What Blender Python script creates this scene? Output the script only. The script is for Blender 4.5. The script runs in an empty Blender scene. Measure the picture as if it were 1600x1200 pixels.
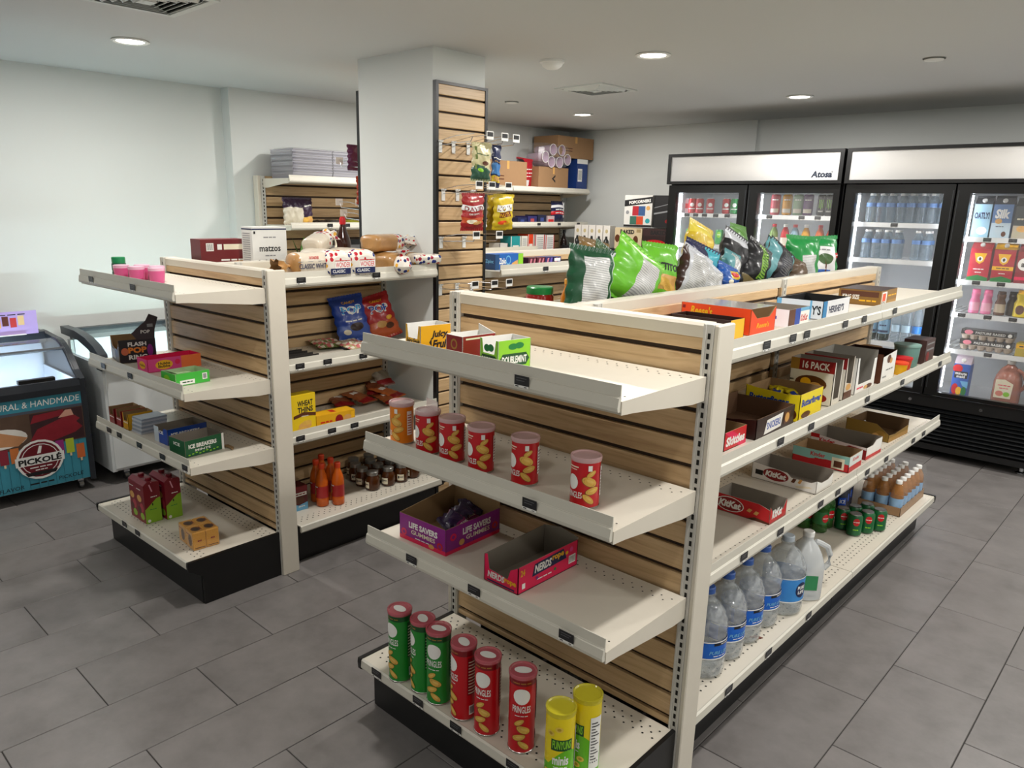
import bpy, math, random
from mathutils import Matrix, Vector
R = math.radians
PI = math.pi
scene = bpy.context.scene
C = scene.collection

# ------------------------------------------------------------------ camera
CAM = Vector((1.3484, -1.7403, 1.6467))
cd = bpy.data.cameras.new('camera')
cam = bpy.data.objects.new('camera', cd)
C.objects.link(cam)
yaw, pitch, roll = R(-43.2701), R(14.566), R(1.1215)
fw = Vector((math.sin(yaw) * math.cos(pitch), math.cos(yaw) * math.cos(pitch), -math.sin(pitch)))
rt0 = Vector((math.cos(yaw), -math.sin(yaw), 0))
up0 = rt0.cross(fw)
rt = rt0 * math.cos(roll) + up0 * math.sin(roll)
up = -rt0 * math.sin(roll) + up0 * math.cos(roll)
mw = Matrix((rt, up, -fw)).transposed().to_4x4()
mw.translation = CAM
cam.matrix_world = mw
cd.sensor_width = 36
cd.lens = 1182.97 / 1600 * 36
cd.shift_x = (800 - 772.56) / 1600
cd.shift_y = (628.99 - 600) / 1600
cd.clip_start = 0.02
scene.camera = cam
cy = scene.cycles
cy.adaptive_threshold = 0.02
cy.max_bounces = 6
cy.diffuse_bounces = 3
cy.glossy_bounces = 2
cy.transmission_bounces = 4
cy.transparent_max_bounces = 12
cy.caustics_reflective = False
cy.caustics_refractive = False

# ------------------------------------------------------------------ world, exposure, ceiling lamps
w = bpy.data.worlds.new('world')
scene.world = w
w.use_nodes = True
w.node_tree.nodes['Background'].inputs[0].default_value = (0.55, 0.65, 0.8, 1)
w.node_tree.nodes['Background'].inputs[1].default_value = 0.4
vs = scene.view_settings
vs.view_transform = 'Standard'
vs.look = 'None'
vs.gamma = 1
vs.use_curve_mapping = False
vs.exposure = 0.03
LAMP_W = 18.0
LAMP_W_FRONT = 7.0      # the row behind the camera is dimmed
LAMP_COL = (1.0, 0.965, 0.92)
CEIL = 2.39
LAMPS = [(x, y) for x in (-2.7, -0.9, 0.9, 2.7) for y in (-1.9, -0.07, 1.75, 3.55)]

# ------------------------------------------------------------------ materials
def lin(c):
    return tuple((v / 12.92 if v <= 0.04045 else ((v + 0.055) / 1.055) ** 2.4) for v in c)
def hexc(h):
    h = h.lstrip('#')
    return lin(tuple(int(h[i:i + 2], 16) / 255 for i in (0, 2, 4)))
MATS = {}
def mat(h, rough=0.45, metal=0.0, var=0.06, scale=30.0, emit=0.0, name=None, coat=0.0, bump=0.0):
    """a plain procedural material: principled with a little noise in its colour"""
    key = (h, rough, metal, var, scale, emit, name, coat, bump)
    if key in MATS:
        return MATS[key]
    m = bpy.data.materials.new(name or 'paint_' + h.lstrip('#'))
    m.use_nodes = True
    nt = m.node_tree
    b = nt.nodes['Principled BSDF']
    c = hexc(h)
    if var:
        tc = nt.nodes.new('ShaderNodeTexCoord')
        nz = nt.nodes.new('ShaderNodeTexNoise')
        nz.inputs['Scale'].default_value = scale
        nz.inputs['Detail'].default_value = 3
        nt.links.new(tc.outputs['Object'], nz.inputs['Vector'])
        mx = nt.nodes.new('ShaderNodeMix')
        mx.data_type = 'RGBA'
        mx.inputs[6].default_value = tuple(v * (1 - var) for v in c) + (1,)
        mx.inputs[7].default_value = tuple(min(1, v * (1 + var)) for v in c) + (1,)
        nt.links.new(nz.outputs['Fac'], mx.inputs[0])
        nt.links.new(mx.outputs[2], b.inputs['Base Color'])
        if bump:
            bp = nt.nodes.new('ShaderNodeBump')
            bp.inputs['Strength'].default_value = bump
            bp.inputs['Distance'].default_value = 0.002
            nt.links.new(nz.outputs['Fac'], bp.inputs['Height'])
            nt.links.new(bp.outputs[0], b.inputs['Normal'])
    else:
        b.inputs['Base Color'].default_value = c + (1,)
    b.inputs['Roughness'].default_value = rough
    b.inputs['Metallic'].default_value = metal
    if coat:
        b.inputs['Coat Weight'].default_value = coat
        b.inputs['Coat Roughness'].default_value = 0.15
    if emit:
        b.inputs['Emission Color'].default_value = c + (1,)
        b.inputs['Emission Strength'].default_value = emit
    MATS[key] = m
    return m
def clear(h='#ffffff', alpha=0.15, rough=0.05, name='clear_plastic', tint=None, ior=1.45):
    """thin see-through sheet: transparent with a coloured film and a fresnel gloss"""
    key = ('clear', h, alpha, rough, name)
    if key in MATS:
        return MATS[key]
    m = bpy.data.materials.new(name)
    m.use_nodes = True
    nt = m.node_tree
    nt.nodes.clear()
    out = nt.nodes.new('ShaderNodeOutputMaterial')
    tr = nt.nodes.new('ShaderNodeBsdfTransparent')
    tr.inputs[0].default_value = (tint or (1, 1, 1)) + (1,)
    df = nt.nodes.new('ShaderNodeBsdfDiffuse')
    df.inputs[0].default_value = hexc(h) + (1,)
    gl = nt.nodes.new('ShaderNodeBsdfGlossy')
    gl.inputs['Roughness'].default_value = rough
    lw = nt.nodes.new('ShaderNodeLayerWeight')
    pw = nt.nodes.new('ShaderNodeMath'); pw.operation = 'POWER'; pw.inputs[1].default_value = 4.5
    nt.links.new(lw.outputs['Facing'], pw.inputs[0])
    fr = nt.nodes.new('ShaderNodeMath'); fr.operation = 'MULTIPLY_ADD'
    f0 = ((ior - 1) / (ior + 1)) ** 2
    fr.inputs[1].default_value = .75 * (ior - 1) / .45
    fr.inputs[2].default_value = f0
    nt.links.new(pw.outputs[0], fr.inputs[0])
    m1 = nt.nodes.new('ShaderNodeMixShader')
    m1.inputs[0].default_value = alpha
    m2 = nt.nodes.new('ShaderNodeMixShader')
    nt.links.new(tr.outputs[0], m1.inputs[1])
    nt.links.new(df.outputs[0], m1.inputs[2])
    nt.links.new(fr.outputs[0], m2.inputs[0])
    nt.links.new(m1.outputs[0], m2.inputs[1])
    nt.links.new(gl.outputs[0], m2.inputs[2])
    nt.links.new(m2.outputs[0], out.inputs[0])
    MATS[key] = m
    return m
def node_mat(name, build):
    if name in MATS:
        return MATS[name]
    m = bpy.data.materials.new(name)
    m.use_nodes = True
    build(m.node_tree, m.node_tree.nodes['Principled BSDF'])
    MATS[name] = m
    return m
def ramp(nt, stops, src, interp='LINEAR'):
    r = nt.nodes.new('ShaderNodeValToRGB')
    r.color_ramp.interpolation = interp
    el = r.color_ramp.elements
    while len(el) < len(stops):
        el.new(0.5)
    for e, (p, h) in zip(el, stops):
        e.position = p
        e.color = hexc(h) + (1,)
    nt.links.new(src, r.inputs[0])
    return r
def wood_build(nt, b):
    tc = nt.nodes.new('ShaderNodeTexCoord')
    oi = nt.nodes.new('ShaderNodeObjectInfo')
    mu = nt.nodes.new('ShaderNodeMath'); mu.operation = 'MULTIPLY'; mu.inputs[1].default_value = 37.0
    nt.links.new(oi.outputs['Random'], mu.inputs[0])
    ad = nt.nodes.new('ShaderNodeVectorMath'); ad.operation = 'ADD'
    nt.links.new(tc.outputs['Object'], ad.inputs[0])
    nt.links.new(mu.outputs[0], ad.inputs[1])
    mp = nt.nodes.new('ShaderNodeMapping')
    mp.inputs['Scale'].default_value = (1.6, 8, 26)
    nt.links.new(ad.outputs[0], mp.inputs[0])
    nz = nt.nodes.new('ShaderNodeTexNoise')
    nz.inputs['Scale'].default_value = 1.6
    nz.inputs['Detail'].default_value = 6
    nz.inputs['Distortion'].default_value = 1.6
    nt.links.new(mp.outputs[0], nz.inputs[0])
    r = ramp(nt, [(0.25, '#b08e66'), (0.48, '#cbab80'), (0.6, '#d2b388'), (0.8, '#bb976b')], nz.outputs['Fac'])
    nt.links.new(r.outputs[0], b.inputs['Base Color'])
    b.inputs['Roughness'].default_value = 0.42
def tile_build(nt, b):
    tc = nt.nodes.new('ShaderNodeTexCoord')
    oi = nt.nodes.new('ShaderNodeObjectInfo')
    ad = nt.nodes.new('ShaderNodeVectorMath'); ad.operation = 'ADD'
    mu = nt.nodes.new('ShaderNodeMath'); mu.operation = 'MULTIPLY'; mu.inputs[1].default_value = 61.0
    nt.links.new(oi.outputs['Random'], mu.inputs[0])
    nt.links.new(tc.outputs['Object'], ad.inputs[0])
    nt.links.new(mu.outputs[0], ad.inputs[1])
    nz = nt.nodes.new('ShaderNodeTexNoise')
    nz.inputs['Scale'].default_value = 5
    nz.inputs['Detail'].default_value = 9
    nz.inputs['Roughness'].default_value = 0.65
    nt.links.new(ad.outputs[0], nz.inputs[0])
    r = ramp(nt, [(0.3, '#686462'), (0.5, '#767270'), (0.72, '#817c7a')], nz.outputs['Fac'])
    nt.links.new(r.outputs[0], b.inputs['Base Color'])
    b.inputs['Roughness'].default_value = 0.38
    bp = nt.nodes.new('ShaderNodeBump')
    bp.inputs['Strength'].default_value = 0.08
    bp.inputs['Distance'].default_value = 0.002
    nt.links.new(nz.outputs['Fac'], bp.inputs['Height'])
    nt.links.new(bp.outputs[0], b.inputs['Normal'])
WOOD = node_mat('maple_laminate', wood_build)
TILE = node_mat('grey_stone_tile', tile_build)
GROUT = mat('#3a3836', 0.9, name='dark_grout')
GROOVE = mat('#3b2a1c', 0.7, name='groove_shadow_board')
WALLP = mat('#dcdfdc', 0.75, var=0.015, scale=2.5, name='wall_paint')
CEILP = mat('#d2d3d1', 0.85, var=0.012, scale=1.5, name='ceiling_paint')
STEEL = mat('#d8d1c2', 0.38, var=0.02, name='cream_enamel_steel')
STEELD = mat('#cfcdc6', 0.4, var=0.02, name='upright_grey_white_steel')
RAILP = mat('#d0ccbf', 0.35, var=0.02, name='price_rail_plastic')
BLACK = mat('#0b0b0c', 0.4, var=0, name='black_enamel')
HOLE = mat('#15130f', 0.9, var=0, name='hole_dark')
WHITE = mat('#f2f1ec', 0.5, var=0.02, name='white_print')
INK = mat('#141416', 0.55, var=0, name='black_ink')
CHROME = mat('#c9ccd0', 0.18, metal=1.0, var=0.03, name='chrome')
ALU = mat('#c4c6c8', 0.3, metal=1.0, var=0.03, name='aluminium')
CARD = mat('#9a7b55', 0.85, var=0.08, name='brown_cardboard')
CARDG = mat('#8b8276', 0.85, var=0.05, name='grey_cardboard')
GLASS = clear('#ffffff', 0.03, 0.02, 'window_glass')

# ------------------------------------------------------------------ mesh helpers
class MB:
    def __init__(s):
        s.v, s.f, s.mi, s.uv = [], [], [], None
    def add(s, vs, fs, m=0):
        o = len(s.v)
        s.v += [tuple(p) for p in vs]
        s.f += [tuple(i + o for i in f) for f in fs]
        s.mi += ([m] * len(fs) if isinstance(m, int) else list(m))
        return s
    def box(s, a, b, m=0):
        (x0, y0, z0), (x1, y1, z1) = a, b
        # faces in the order: front(-y) right(+x) back(+y) left(-x) bottom top
        return s.add([(x0, y0, z0), (x1, y0, z0), (x1, y1, z0), (x0, y1, z0), (x0, y0, z1), (x1, y0, z1), (x1, y1, z1), (x0, y1, z1)],
                     [(0, 1, 5, 4), (1, 2, 6, 5), (2, 3, 7, 6), (3, 0, 4, 7), (3, 2, 1, 0), (4, 5, 6, 7)], m)
    def bev(s, a, b, r=0.004, m=0):
        """box with its vertical and top edges chamfered"""
        (x0, y0, z0), (x1, y1, z1) = a, b
        r = min(r, (x1 - x0) * .45, (y1 - y0) * .45, (z1 - z0) * .45)
        ring = lambda d, z: [(x0 + d + r, y0 + d, z), (x1 - d - r, y0 + d, z), (x1 - d, y0 + d + r, z), (x1 - d, y1 - d - r, z),
                             (x1 - d - r, y1 - d, z), (x0 + d + r, y1 - d, z), (x0 + d, y1 - d - r, z), (x0 + d, y0 + d + r, z)]
        vs = ring(0, z0 + r) + ring(0, z1 - r) + ring(r * .7, z1) + ring(r * .7, z0)
        fs = []
        for i in range(8):
            j = (i + 1) % 8
            fs += [(i, j, 8 + j, 8 + i), (8 + i, 8 + j, 16 + j, 16 + i), (24 + i, 24 + j, j, i)]
        fs += [tuple(range(16, 24)), tuple(range(31, 23, -1))]
        return s.add(vs, fs, m)
    def prism(s, prof, a, b, axis='x', m=0, cap=True):
        """closed 2-D profile extruded along an axis; prof gives the other two coordinates in order"""
        n = len(prof)
        def P(t, p):
            return (t, p[0], p[1]) if axis == 'x' else ((p[0], t, p[1]) if axis == 'y' else (p[0], p[1], t))
        vs = [P(a, p) for p in prof] + [P(b, p) for p in prof]
        fs = [(i, (i + 1) % n, n + (i + 1) % n, n + i) for i in range(n)]
        if cap:
            fs += [tuple(range(n - 1, -1, -1)), tuple(range(n, 2 * n))]
        return s.add(vs, fs, m)
    def lathe(s, prof, c=(0, 0, 0), n=24, m=0, mats=None, sq=0.0, cap=True, wob=None):
        """profile of (r, z); sq > 0 squares the plan off"""
        vs = []
        for r, z in prof:
            for i in range(n):
                t = 2 * PI * i / n
                k = 1.0
                if sq:
                    k = 1 + sq * (1 / max(abs(math.cos(t)), abs(math.sin(t))) - 1)
                if wob:
                    k *= wob(t, z)
                vs.append((c[0] + r * k * math.cos(t), c[1] + r * k * math.sin(t), c[2] + z))
        fs, ms = [], []
        for k in range(len(prof) - 1):
            for i in range(n):
                j = (i + 1) % n
                fs.append((k * n + i, k * n + j, (k + 1) * n + j, (k + 1) * n + i))
                ms.append(mats[k] if mats else m)
        if cap:
            fs += [tuple(range(n - 1, -1, -1)), tuple(range((len(prof) - 1) * n, len(prof) * n))]
            ms += [mats[0] if mats else m, mats[-1] if mats else m]
        return s.add(vs, fs, ms)
    def tube(s, pts, r=0.002, n=6, m=0):
        pts = [Vector(p) for p in pts]
        rings = []
        for i, p in enumerate(pts):
            d = (pts[min(i + 1, len(pts) - 1)] - pts[max(i - 1, 0)]).normalized()
            a = d.cross(Vector((0, 0, 1)))
            if a.length < 1e-3:
                a = d.cross(Vector((1, 0, 0)))
            a.normalize()
            b = d.cross(a)
            rings.append([p + (a * math.cos(2 * PI * k / n) + b * math.sin(2 * PI * k / n)) * r for k in range(n)])
        vs = [v for rg in rings for v in rg]
        fs = []
        for i in range(len(rings) - 1):
            for k in range(n):
                j = (k + 1) % n
                fs.append((i * n + k, i * n + j, (i + 1) * n + j, (i + 1) * n + k))
        fs += [tuple(range(n - 1, -1, -1)), tuple(range((len(rings) - 1) * n, len(rings) * n))]
        return s.add(vs, fs, m)
    def disc(s, c, r, n=16, m=0):
        return s.add([(c[0] + r * math.cos(2 * PI * i / n), c[1] + r * math.sin(2 * PI * i / n), c[2]) for i in range(n)], [tuple(range(n))], m)
    def grid(s, f, nu, nv, m=0, mfun=None, uv=False):
        """sheet f(u, v) over 0..1 x 0..1"""
        o = len(s.v)
        vs = [f(i / nu, j / nv) for j in range(nv + 1) for i in range(nu + 1)]
        fs, ms = [], []
        for j in range(nv):
            for i in range(nu):
                a = j * (nu + 1) + i
                fs.append((a, a + 1, a + nu + 2, a + nu + 1))
                ms.append(mfun((i + .5) / nu, (j + .5) / nv) if mfun else m)
        s.add(vs, fs, ms)
        return s
    def mesh(s, name, mats, smooth=False):
        me = bpy.data.meshes.new(name)
        me.from_pydata(s.v, [], s.f)
        for x in (mats if isinstance(mats, (list, tuple)) else [mats]):
            me.materials.append(x)
        if any(s.mi):
            me.polygons.foreach_set('material_index', s.mi)
        if smooth:
            me.polygons.foreach_set('use_smooth', [True] * len(s.f))
            try:
                me.set_sharp_from_angle(angle=R(35 if smooth is True else smooth))
            except Exception:
                pass
        me.update()
        return me
def link(name, data, parent=None, loc=(0, 0, 0), rotz=0.0):
    o = bpy.data.objects.new(name, data)
    C.objects.link(o)
    o.location = loc
    o.rotation_euler = (0, 0, rotz)
    if parent is not None:
        o.parent = parent
    return o
def obj(name, mb, mats, parent=None, loc=(0, 0, 0), rotz=0.0, smooth=False):
    return link(name, mb.mesh(name, mats, smooth), parent, loc, rotz)
def tag(o, label, cat, group=None, kind=None):
    o['label'] = label
    o['category'] = cat
    if group:
        o['group'] = group
    if kind:
        o['kind'] = kind
    return o
def thing(name, label, cat, loc=(0, 0, 0), rotz=0.0, group=None):
    return tag(link(name, None, None, loc, rotz), label, cat, group)
def struct(o):
    o['kind'] = 'structure'
    return o
def clone(root, loc, rotz=None, label=None, group=None):
    """a copy of a thing with copies of its parts and sub-parts"""
    r = root.copy()
    C.objects.link(r)
    r.location = loc
    if rotz is not None:
        r.rotation_euler = (0, 0, rotz)
    if label:
        r['label'] = label
    if group:
        r['group'] = group
    for ch in list(root.children):
        c = ch.copy()
        C.objects.link(c)
        c.parent = r
        for g in list(ch.children):
            d = g.copy()
            C.objects.link(d)
            d.parent = c
    return r

# ---- lettering: font outlines turned into flat meshes and laid on a surface
_txt = {}
def text_mesh(s, bold=0.0, shear=0.0, space=1.0):
    k = (s, bold, shear, space)
    if k not in _txt:
        c = bpy.data.curves.new('lettering', 'FONT')
        c.body = s
        c.offset = bold
        c.shear = shear
        c.space_character = space
        c.resolution_u = 2
        o = bpy.data.objects.new('lettering', c)
        m = o.to_mesh()
        vs = [(v.co.x, v.co.y) for v in m.vertices]
        fs = [tuple(p.vertices) for p in m.polygons]
        o.to_mesh_clear()
        bpy.data.objects.remove(o)
        bpy.data.curves.remove(c)
        x0 = min(v[0] for v in vs); x1 = max(v[0] for v in vs)
        y0 = min(v[1] for v in vs); y1 = max(v[1] for v in vs)
        vs = [((x - x0) / max(x1 - x0, 1e-6) - .5, (y - y0) / max(y1 - y0, 1e-6) - .5) for x, y in vs]
        _txt[k] = (vs, fs, (x1 - x0) / max(y1 - y0, 1e-6))
    return _txt[k]
def ell_poly(cu, cv, ru, rv, rings=3, n=20, rot=0.0):
    vs = [(cu, cv)]
    for k in range(1, rings + 1):
        vs += [(cu + ru * k / rings * math.cos(2 * PI * i / n), cv + rv * k / rings * math.sin(2 * PI * i / n)) for i in range(n)]
    fs = [(0, 1 + i, 1 + (i + 1) % n) for i in range(n)]
    for k in range(rings - 1):
        a, b = 1 + k * n, 1 + (k + 1) * n
        fs += [(a + i, b + i, b + (i + 1) % n, a + (i + 1) % n) for i in range(n)]
    return vs, fs
def rect_poly(u0, v0, u1, v1, nu=6, nv=2):
    vs = [(u0 + (u1 - u0) * i / nu, v0 + (v1 - v0) * j / nv) for j in range(nv + 1) for i in range(nu + 1)]
    fs = [(j * (nu + 1) + i, j * (nu + 1) + i + 1, (j + 1) * (nu + 1) + i + 1, (j + 1) * (nu + 1) + i) for j in range(nv) for i in range(nu)]
    return vs, fs
class Print:
    """collects flat print (areas and letters) on a surface map S(u, v, lift) -> local xyz, u and v in metres or fractions"""
    def __init__(s, S):
        s.S, s.g, s.t = S, {}, {}
        s.k = 0
        s.mg, s.mt = [], []
        s.G, s.T = MB(), []
    def _m(s, lst, m):
        if m not in lst:
            lst.append(m)
        return lst.index(m)
    def poly(s, vf, m):
        s.k += 1
        vs, fs = vf
        s.G.add([s.S(u, v, 0.0004 + 0.00006 * s.k) for u, v in vs], fs, s._m(s.mg, m))
        return s
    def rect(s, u0, v0, u1, v1, m, nu=6, nv=2):
        return s.poly(rect_poly(u0, v0, u1, v1, nu, nv), m)
    def ell(s, cu, cv, ru, rv, m, rings=3):
        return s.poly(ell_poly(cu, cv, ru, rv, rings), m)
    def pts(s, p, m):
        return s.poly((p, [tuple(range(len(p)))]), m)
    def txt(s, st, cu, cv, wd, ht, m, bold=0.02, shear=0.0, rot=0.0, space=1.0):
        s.k += 1
        vs, fs, asp = text_mesh(st, bold, shear, space)
        c, n = math.cos(rot), math.sin(rot)
        P = [(cu + (x * wd) * c - (y * ht) * n, cv + (x * wd) * n + (y * ht) * c) for x, y in vs]
        s.T.append((MB().add([s.S(u, v, 0.0004 + 0.00006 * s.k) for u, v in P], fs), m))
        return s
    def dash(s, cu, cv, wd, ht, m, *_):
        """print too small to read in the photo: a broken line"""
        for a, b in ((-.5, -.12), (-.06, .2), (.26, .5)):
            s.rect(cu + a * wd, cv - ht * .22, cu + b * wd, cv + ht * .22, m, 4, 1)
        return s
    def done(s, parent):
        if s.G.f:
            obj('printed_graphic', s.G, s.mg, parent)
        for tm, m in s.T:
            obj('lettering', tm, m, parent)
def plane_map(o, r, u, n):
    o, r, u, n = Vector(o), Vector(r), Vector(u), Vector(n)
    return lambda a, b, l: tuple(o + r * a + u * b + n * l)
def box_face(face, size):
    """map of fractions 0..1 on one face of a box whose base centre is the origin"""
    sx, sy, sz = size
    if face == 'f': return plane_map((-sx / 2, -sy / 2, 0), (sx, 0, 0), (0, 0, sz), (0, -1, 0))
    if face == 'r': return plane_map((sx / 2, -sy / 2, 0), (0, sy, 0), (0, 0, sz), (1, 0, 0))
    if face == 'b': return plane_map((sx / 2, sy / 2, 0), (-sx, 0, 0), (0, 0, sz), (0, 1, 0))
    if face == 'l': return plane_map((-sx / 2, sy / 2, 0), (0, -sy, 0), (0, 0, sz), (-1, 0, 0))
    return plane_map((-sx / 2, -sy / 2, sz), (sx, 0, 0), (0, sy, 0), (0, 0, 1))
def cyl_map(r, z0, a0):
    """u in radians from a0, v in metres above z0"""
    return lambda u, v, l: ((r + l) * math.cos(a0 + u), (r + l) * math.sin(a0 + u), z0 + v)

# ================================================================== the room
FX0, FX1, FY0, FY1 = -3.85, 3.4, -3.4, 4.72
fl = struct(obj('floor', MB().box((FX0, FY0, -0.1), (FX1, FY1, -0.003)), GROUT))
def build_floor():
    px, py, g = 0.3025, 0.617, 0.0032
    tm = MB().bev((g / 2, g / 2, -0.008), (px - g / 2, py - g / 2, 0.0), 0.0015).mesh('tile', TILE)
    rest = MB()
    for r in range(-12, 14):
        x = -0.4815 + px * r
        if x < FX0 - .1 or x > FX1:
            continue
        off = -0.398 if r % 2 else -0.093
        for k in range(-7, 9):
            y = off + py * k
            if y + py < FY0 or y > FY1:
                continue
            whole = x >= FX0 and x + px <= FX1 and y >= FY0 and y + py <= FY1
            if whole and x < 2.0 and -1.75 < y < 4.0:
                link('tile', tm, fl, (x, y, 0))
            else:
                rest.bev((max(x, FX0) + g / 2, max(y, FY0) + g / 2, -0.008), (min(x + px, FX1) - g / 2, min(y + py, FY1) - g / 2, 0), 0.0015)
    o = obj('outer_tiles', rest, TILE, fl)
    o['kind'] = 'stuff'
build_floor()
struct(obj('ceiling', MB().box((FX0 - .1, FY0 - .1, CEIL), (FX1 + .1, FY1 + .1, CEIL + .12)), CEILP))
struct(obj('wall_left', MB().prism([(-3.95, FY0 - .1), (-3.85, FY0 - .1), (-3.85, 0.985), (-3.75, 0.985), (-3.75, FY1), (-3.95, FY1)], 0, CEIL, 'z'), WALLP))
wb = struct(obj('wall_back', MB().box((-3.95, FY1, 0), (FX1 + .1, FY1 + .12, CEIL)), WALLP))
obj('pilaster', MB().box((-2.36, FY1 - .03, 0), (-1.72, FY1, CEIL)), WALLP, wb)
struct(obj('wall_right', MB().box((FX1, FY0 - .1, 0), (FX1 + .12, FY1, CEIL)), WALLP))
struct(obj('wall_front', MB().box((FX0, FY0 - .12, 0), (FX1, FY0, CEIL)), WALLP))
CX0, CX1, CY0, CY1 = -2.216, -1.617, 0.925, 1.29
struct(obj('wall_column', MB().box((CX0, CY0, 0), (CX1, CY1, CEIL)), WALLP))

# ------------------------------------------------------------------ ceiling fittings
DIFF = mat('#fffaf0', 0.5, var=0, emit=12.0, name='lit_diffuser')
TRIMW = mat('#eeeeea', 0.5, var=0, name='white_trim')
ringm = MB().lathe([(0.062, -0.001), (0.085, -0.001), (0.088, -0.006), (0.078, -0.010), (0.064, -0.006), (0.062, -0.001)], n=32, cap=False).mesh('trim_ring', TRIMW, True)
dism = MB().lathe([(0.064, -0.002), (0.062, -0.005), (0.045, -0.007), (0.0, -0.0075)][::-1], n=32, cap=False).mesh('diffuser', DIFF, True)
LLAB = {(-2.7, -0.07): 'round recessed downlight nearest the left wall by the freezers', (-0.9, 1.75): 'round recessed downlight right of the smoke detector',
        (-0.9, 3.55): 'round recessed downlight above the first cooler header', (-2.7, 3.55): 'round recessed downlight deepest in the room, near the corner'}
for x, y in LAMPS:
    t = thing('ceiling_light', LLAB.get((x, y), 'round recessed downlight out of view, %s across and %s deep in the grid' % (('first', 'second', 'third', 'fourth')[round((x + 2.7) / 1.8)], ('first', 'second', 'third', 'fourth')[round((y + 1.9) / 1.81)])), 'ceiling light', (x, y, CEIL), 0, 'recessed downlights')
    link('trim_ring', ringm, t)
    link('diffuser', dism, t)
    ld = bpy.data.lights.new('downlight_beam', 'AREA')
    ld.shape = 'DISK'
    ld.size = 0.12
    ld.energy = LAMP_W if y > -1 else LAMP_W_FRONT
    ld.color = LAMP_COL
    lo = bpy.data.objects.new('downlight_beam', ld)
    C.objects.link(lo)
    lo.parent = t
    lo.location = (0, 0, -0.012)
VENT = mat('#d9dcd8', 0.45, var=0.02, name='vent_enamel')
def vent(x, y, s, label, rz=0):
    t = thing('ceiling_vent', label, 'air vent', (x, y, CEIL), rz, 'square ceiling vents')
    f = MB()
    for a, b in (((-s, -s), (s, -s + .03)), ((-s, s - .03), (s, s)), ((-s, -s + .03), (-s + .03, s - .03)), ((s - .03, -s + .03), (s, s - .03))):
        f.box((a[0], a[1], -.008), (b[0], b[1], 0))
    obj('frame', f, VENT, t)
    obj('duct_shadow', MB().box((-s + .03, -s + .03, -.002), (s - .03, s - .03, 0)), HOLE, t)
    n = 0
    for q in range(4):
        for k in range(5):
            d = s - .04 - k * (s - .06) / 5
            m = MB().prism([(-d, -0.002), (-d + .018, -0.016), (-d + .021, -0.016), (-d + .004, -0.002)], -d, d - .02, 'x')
            o = obj('louver', m, VENT, t, rotz=q * PI / 2)
    obj('centre_plate', MB().box((-.03, -.03, -.018), (.03, .03, -.012)), VENT, t)
vent(-1.82, -0.36, .20, 'square white louvred ceiling vent cut off by the top edge of the photo')
vent(-1.80, 2.50, .19, 'square white louvred ceiling vent near the smoke detector')
t = thing('smoke_detector', 'round white smoke detector on the ceiling beside the column', 'smoke detector', (-1.40, 1.57, CEIL))
obj('base_ring', MB().lathe([(0.0, 0), (.065, 0), (.065, -.012), (.058, -.016)][::-1], n=28, cap=False), TRIMW, t, smooth=True)
obj('sensor_dome', MB().lathe([(.058, -.016), (.05, -.03), (.032, -.042), (0, -.045)], n=28, cap=False), TRIMW, t, smooth=True)
for (x, y, lb) in ((0.13, 2.66, 'flat white sprinkler cover disc on the ceiling above the coolers'), (-2.67, 2.65, 'flat white sprinkler cover disc on the ceiling right of the column')):
    t = thing('sprinkler_cover', lb, 'sprinkler', (x, y, CEIL), 0, 'ceiling sprinkler covers')
    obj('cover_plate', MB().lathe([(0, -.012), (.042, -.011), (.045, -.008), (.045, -.006), (0, -.006)], n=24, cap=False), TRIMW, t, smooth=True)
    obj('rim', MB().lathe([(.05, -.004), (.052, 0), (0.03, 0), (.03, -.004)], n=24, cap=False), mat('#8d8d88', .6, var=0, name='gap_grey'), t)

# ================================================================== shop shelving
HG = 1.372
_sh = {}
def shared(key, fn):
    if key not in _sh:
        _sh[key] = fn()
    return _sh[key]
def perf(rows, x0, x1, step, r=0.0028):
    m = MB()
    for k, (y, z) in enumerate(rows):
        x = x0 + (step / 2 if k % 2 else 0)
        while x < x1:
            m.add([(x + r * math.cos(PI / 3 * i), y + r * math.sin(PI / 3 * i), z) for i in range(6)], [(0, 1, 2, 3, 4, 5)])
            x += step
    return m
TAGW = mat('#e9e8e2', .5, var=0, name='tag_paper')
TAGK = mat('#17171a', .35, var=0, name='tag_black')
def tag_mesh(w=.046, h=.024):
    m = MB().box((-w / 2, -.0012, -h * .35), (w / 2, 0, h * .65), 1)
    m.box((-w / 2, -.0014, -h * .58), (w / 2, -.0002, -h * .35), 0)
    for k in range(2):
        m.box((-w * .36, -.0016, h * (.36 - .26 * k)), (w * (.34 - .14 * k), -.0012, h * (.41 - .26 * k)), 2)
    m.box((-w * .42, -.0018, -h * .52), (-w * .2, -.0014, -h * .42), 1)
    m.box((w * .2, -.0018, -h * .52), (w * .36, -.0014, -h * .44), 1)
    return m.mesh('price_tag', [TAGW, TAGK, mat('#6a6a6c', .5, var=0, name='tag_grey_print')])
TAGM = tag_mesh()
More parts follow.
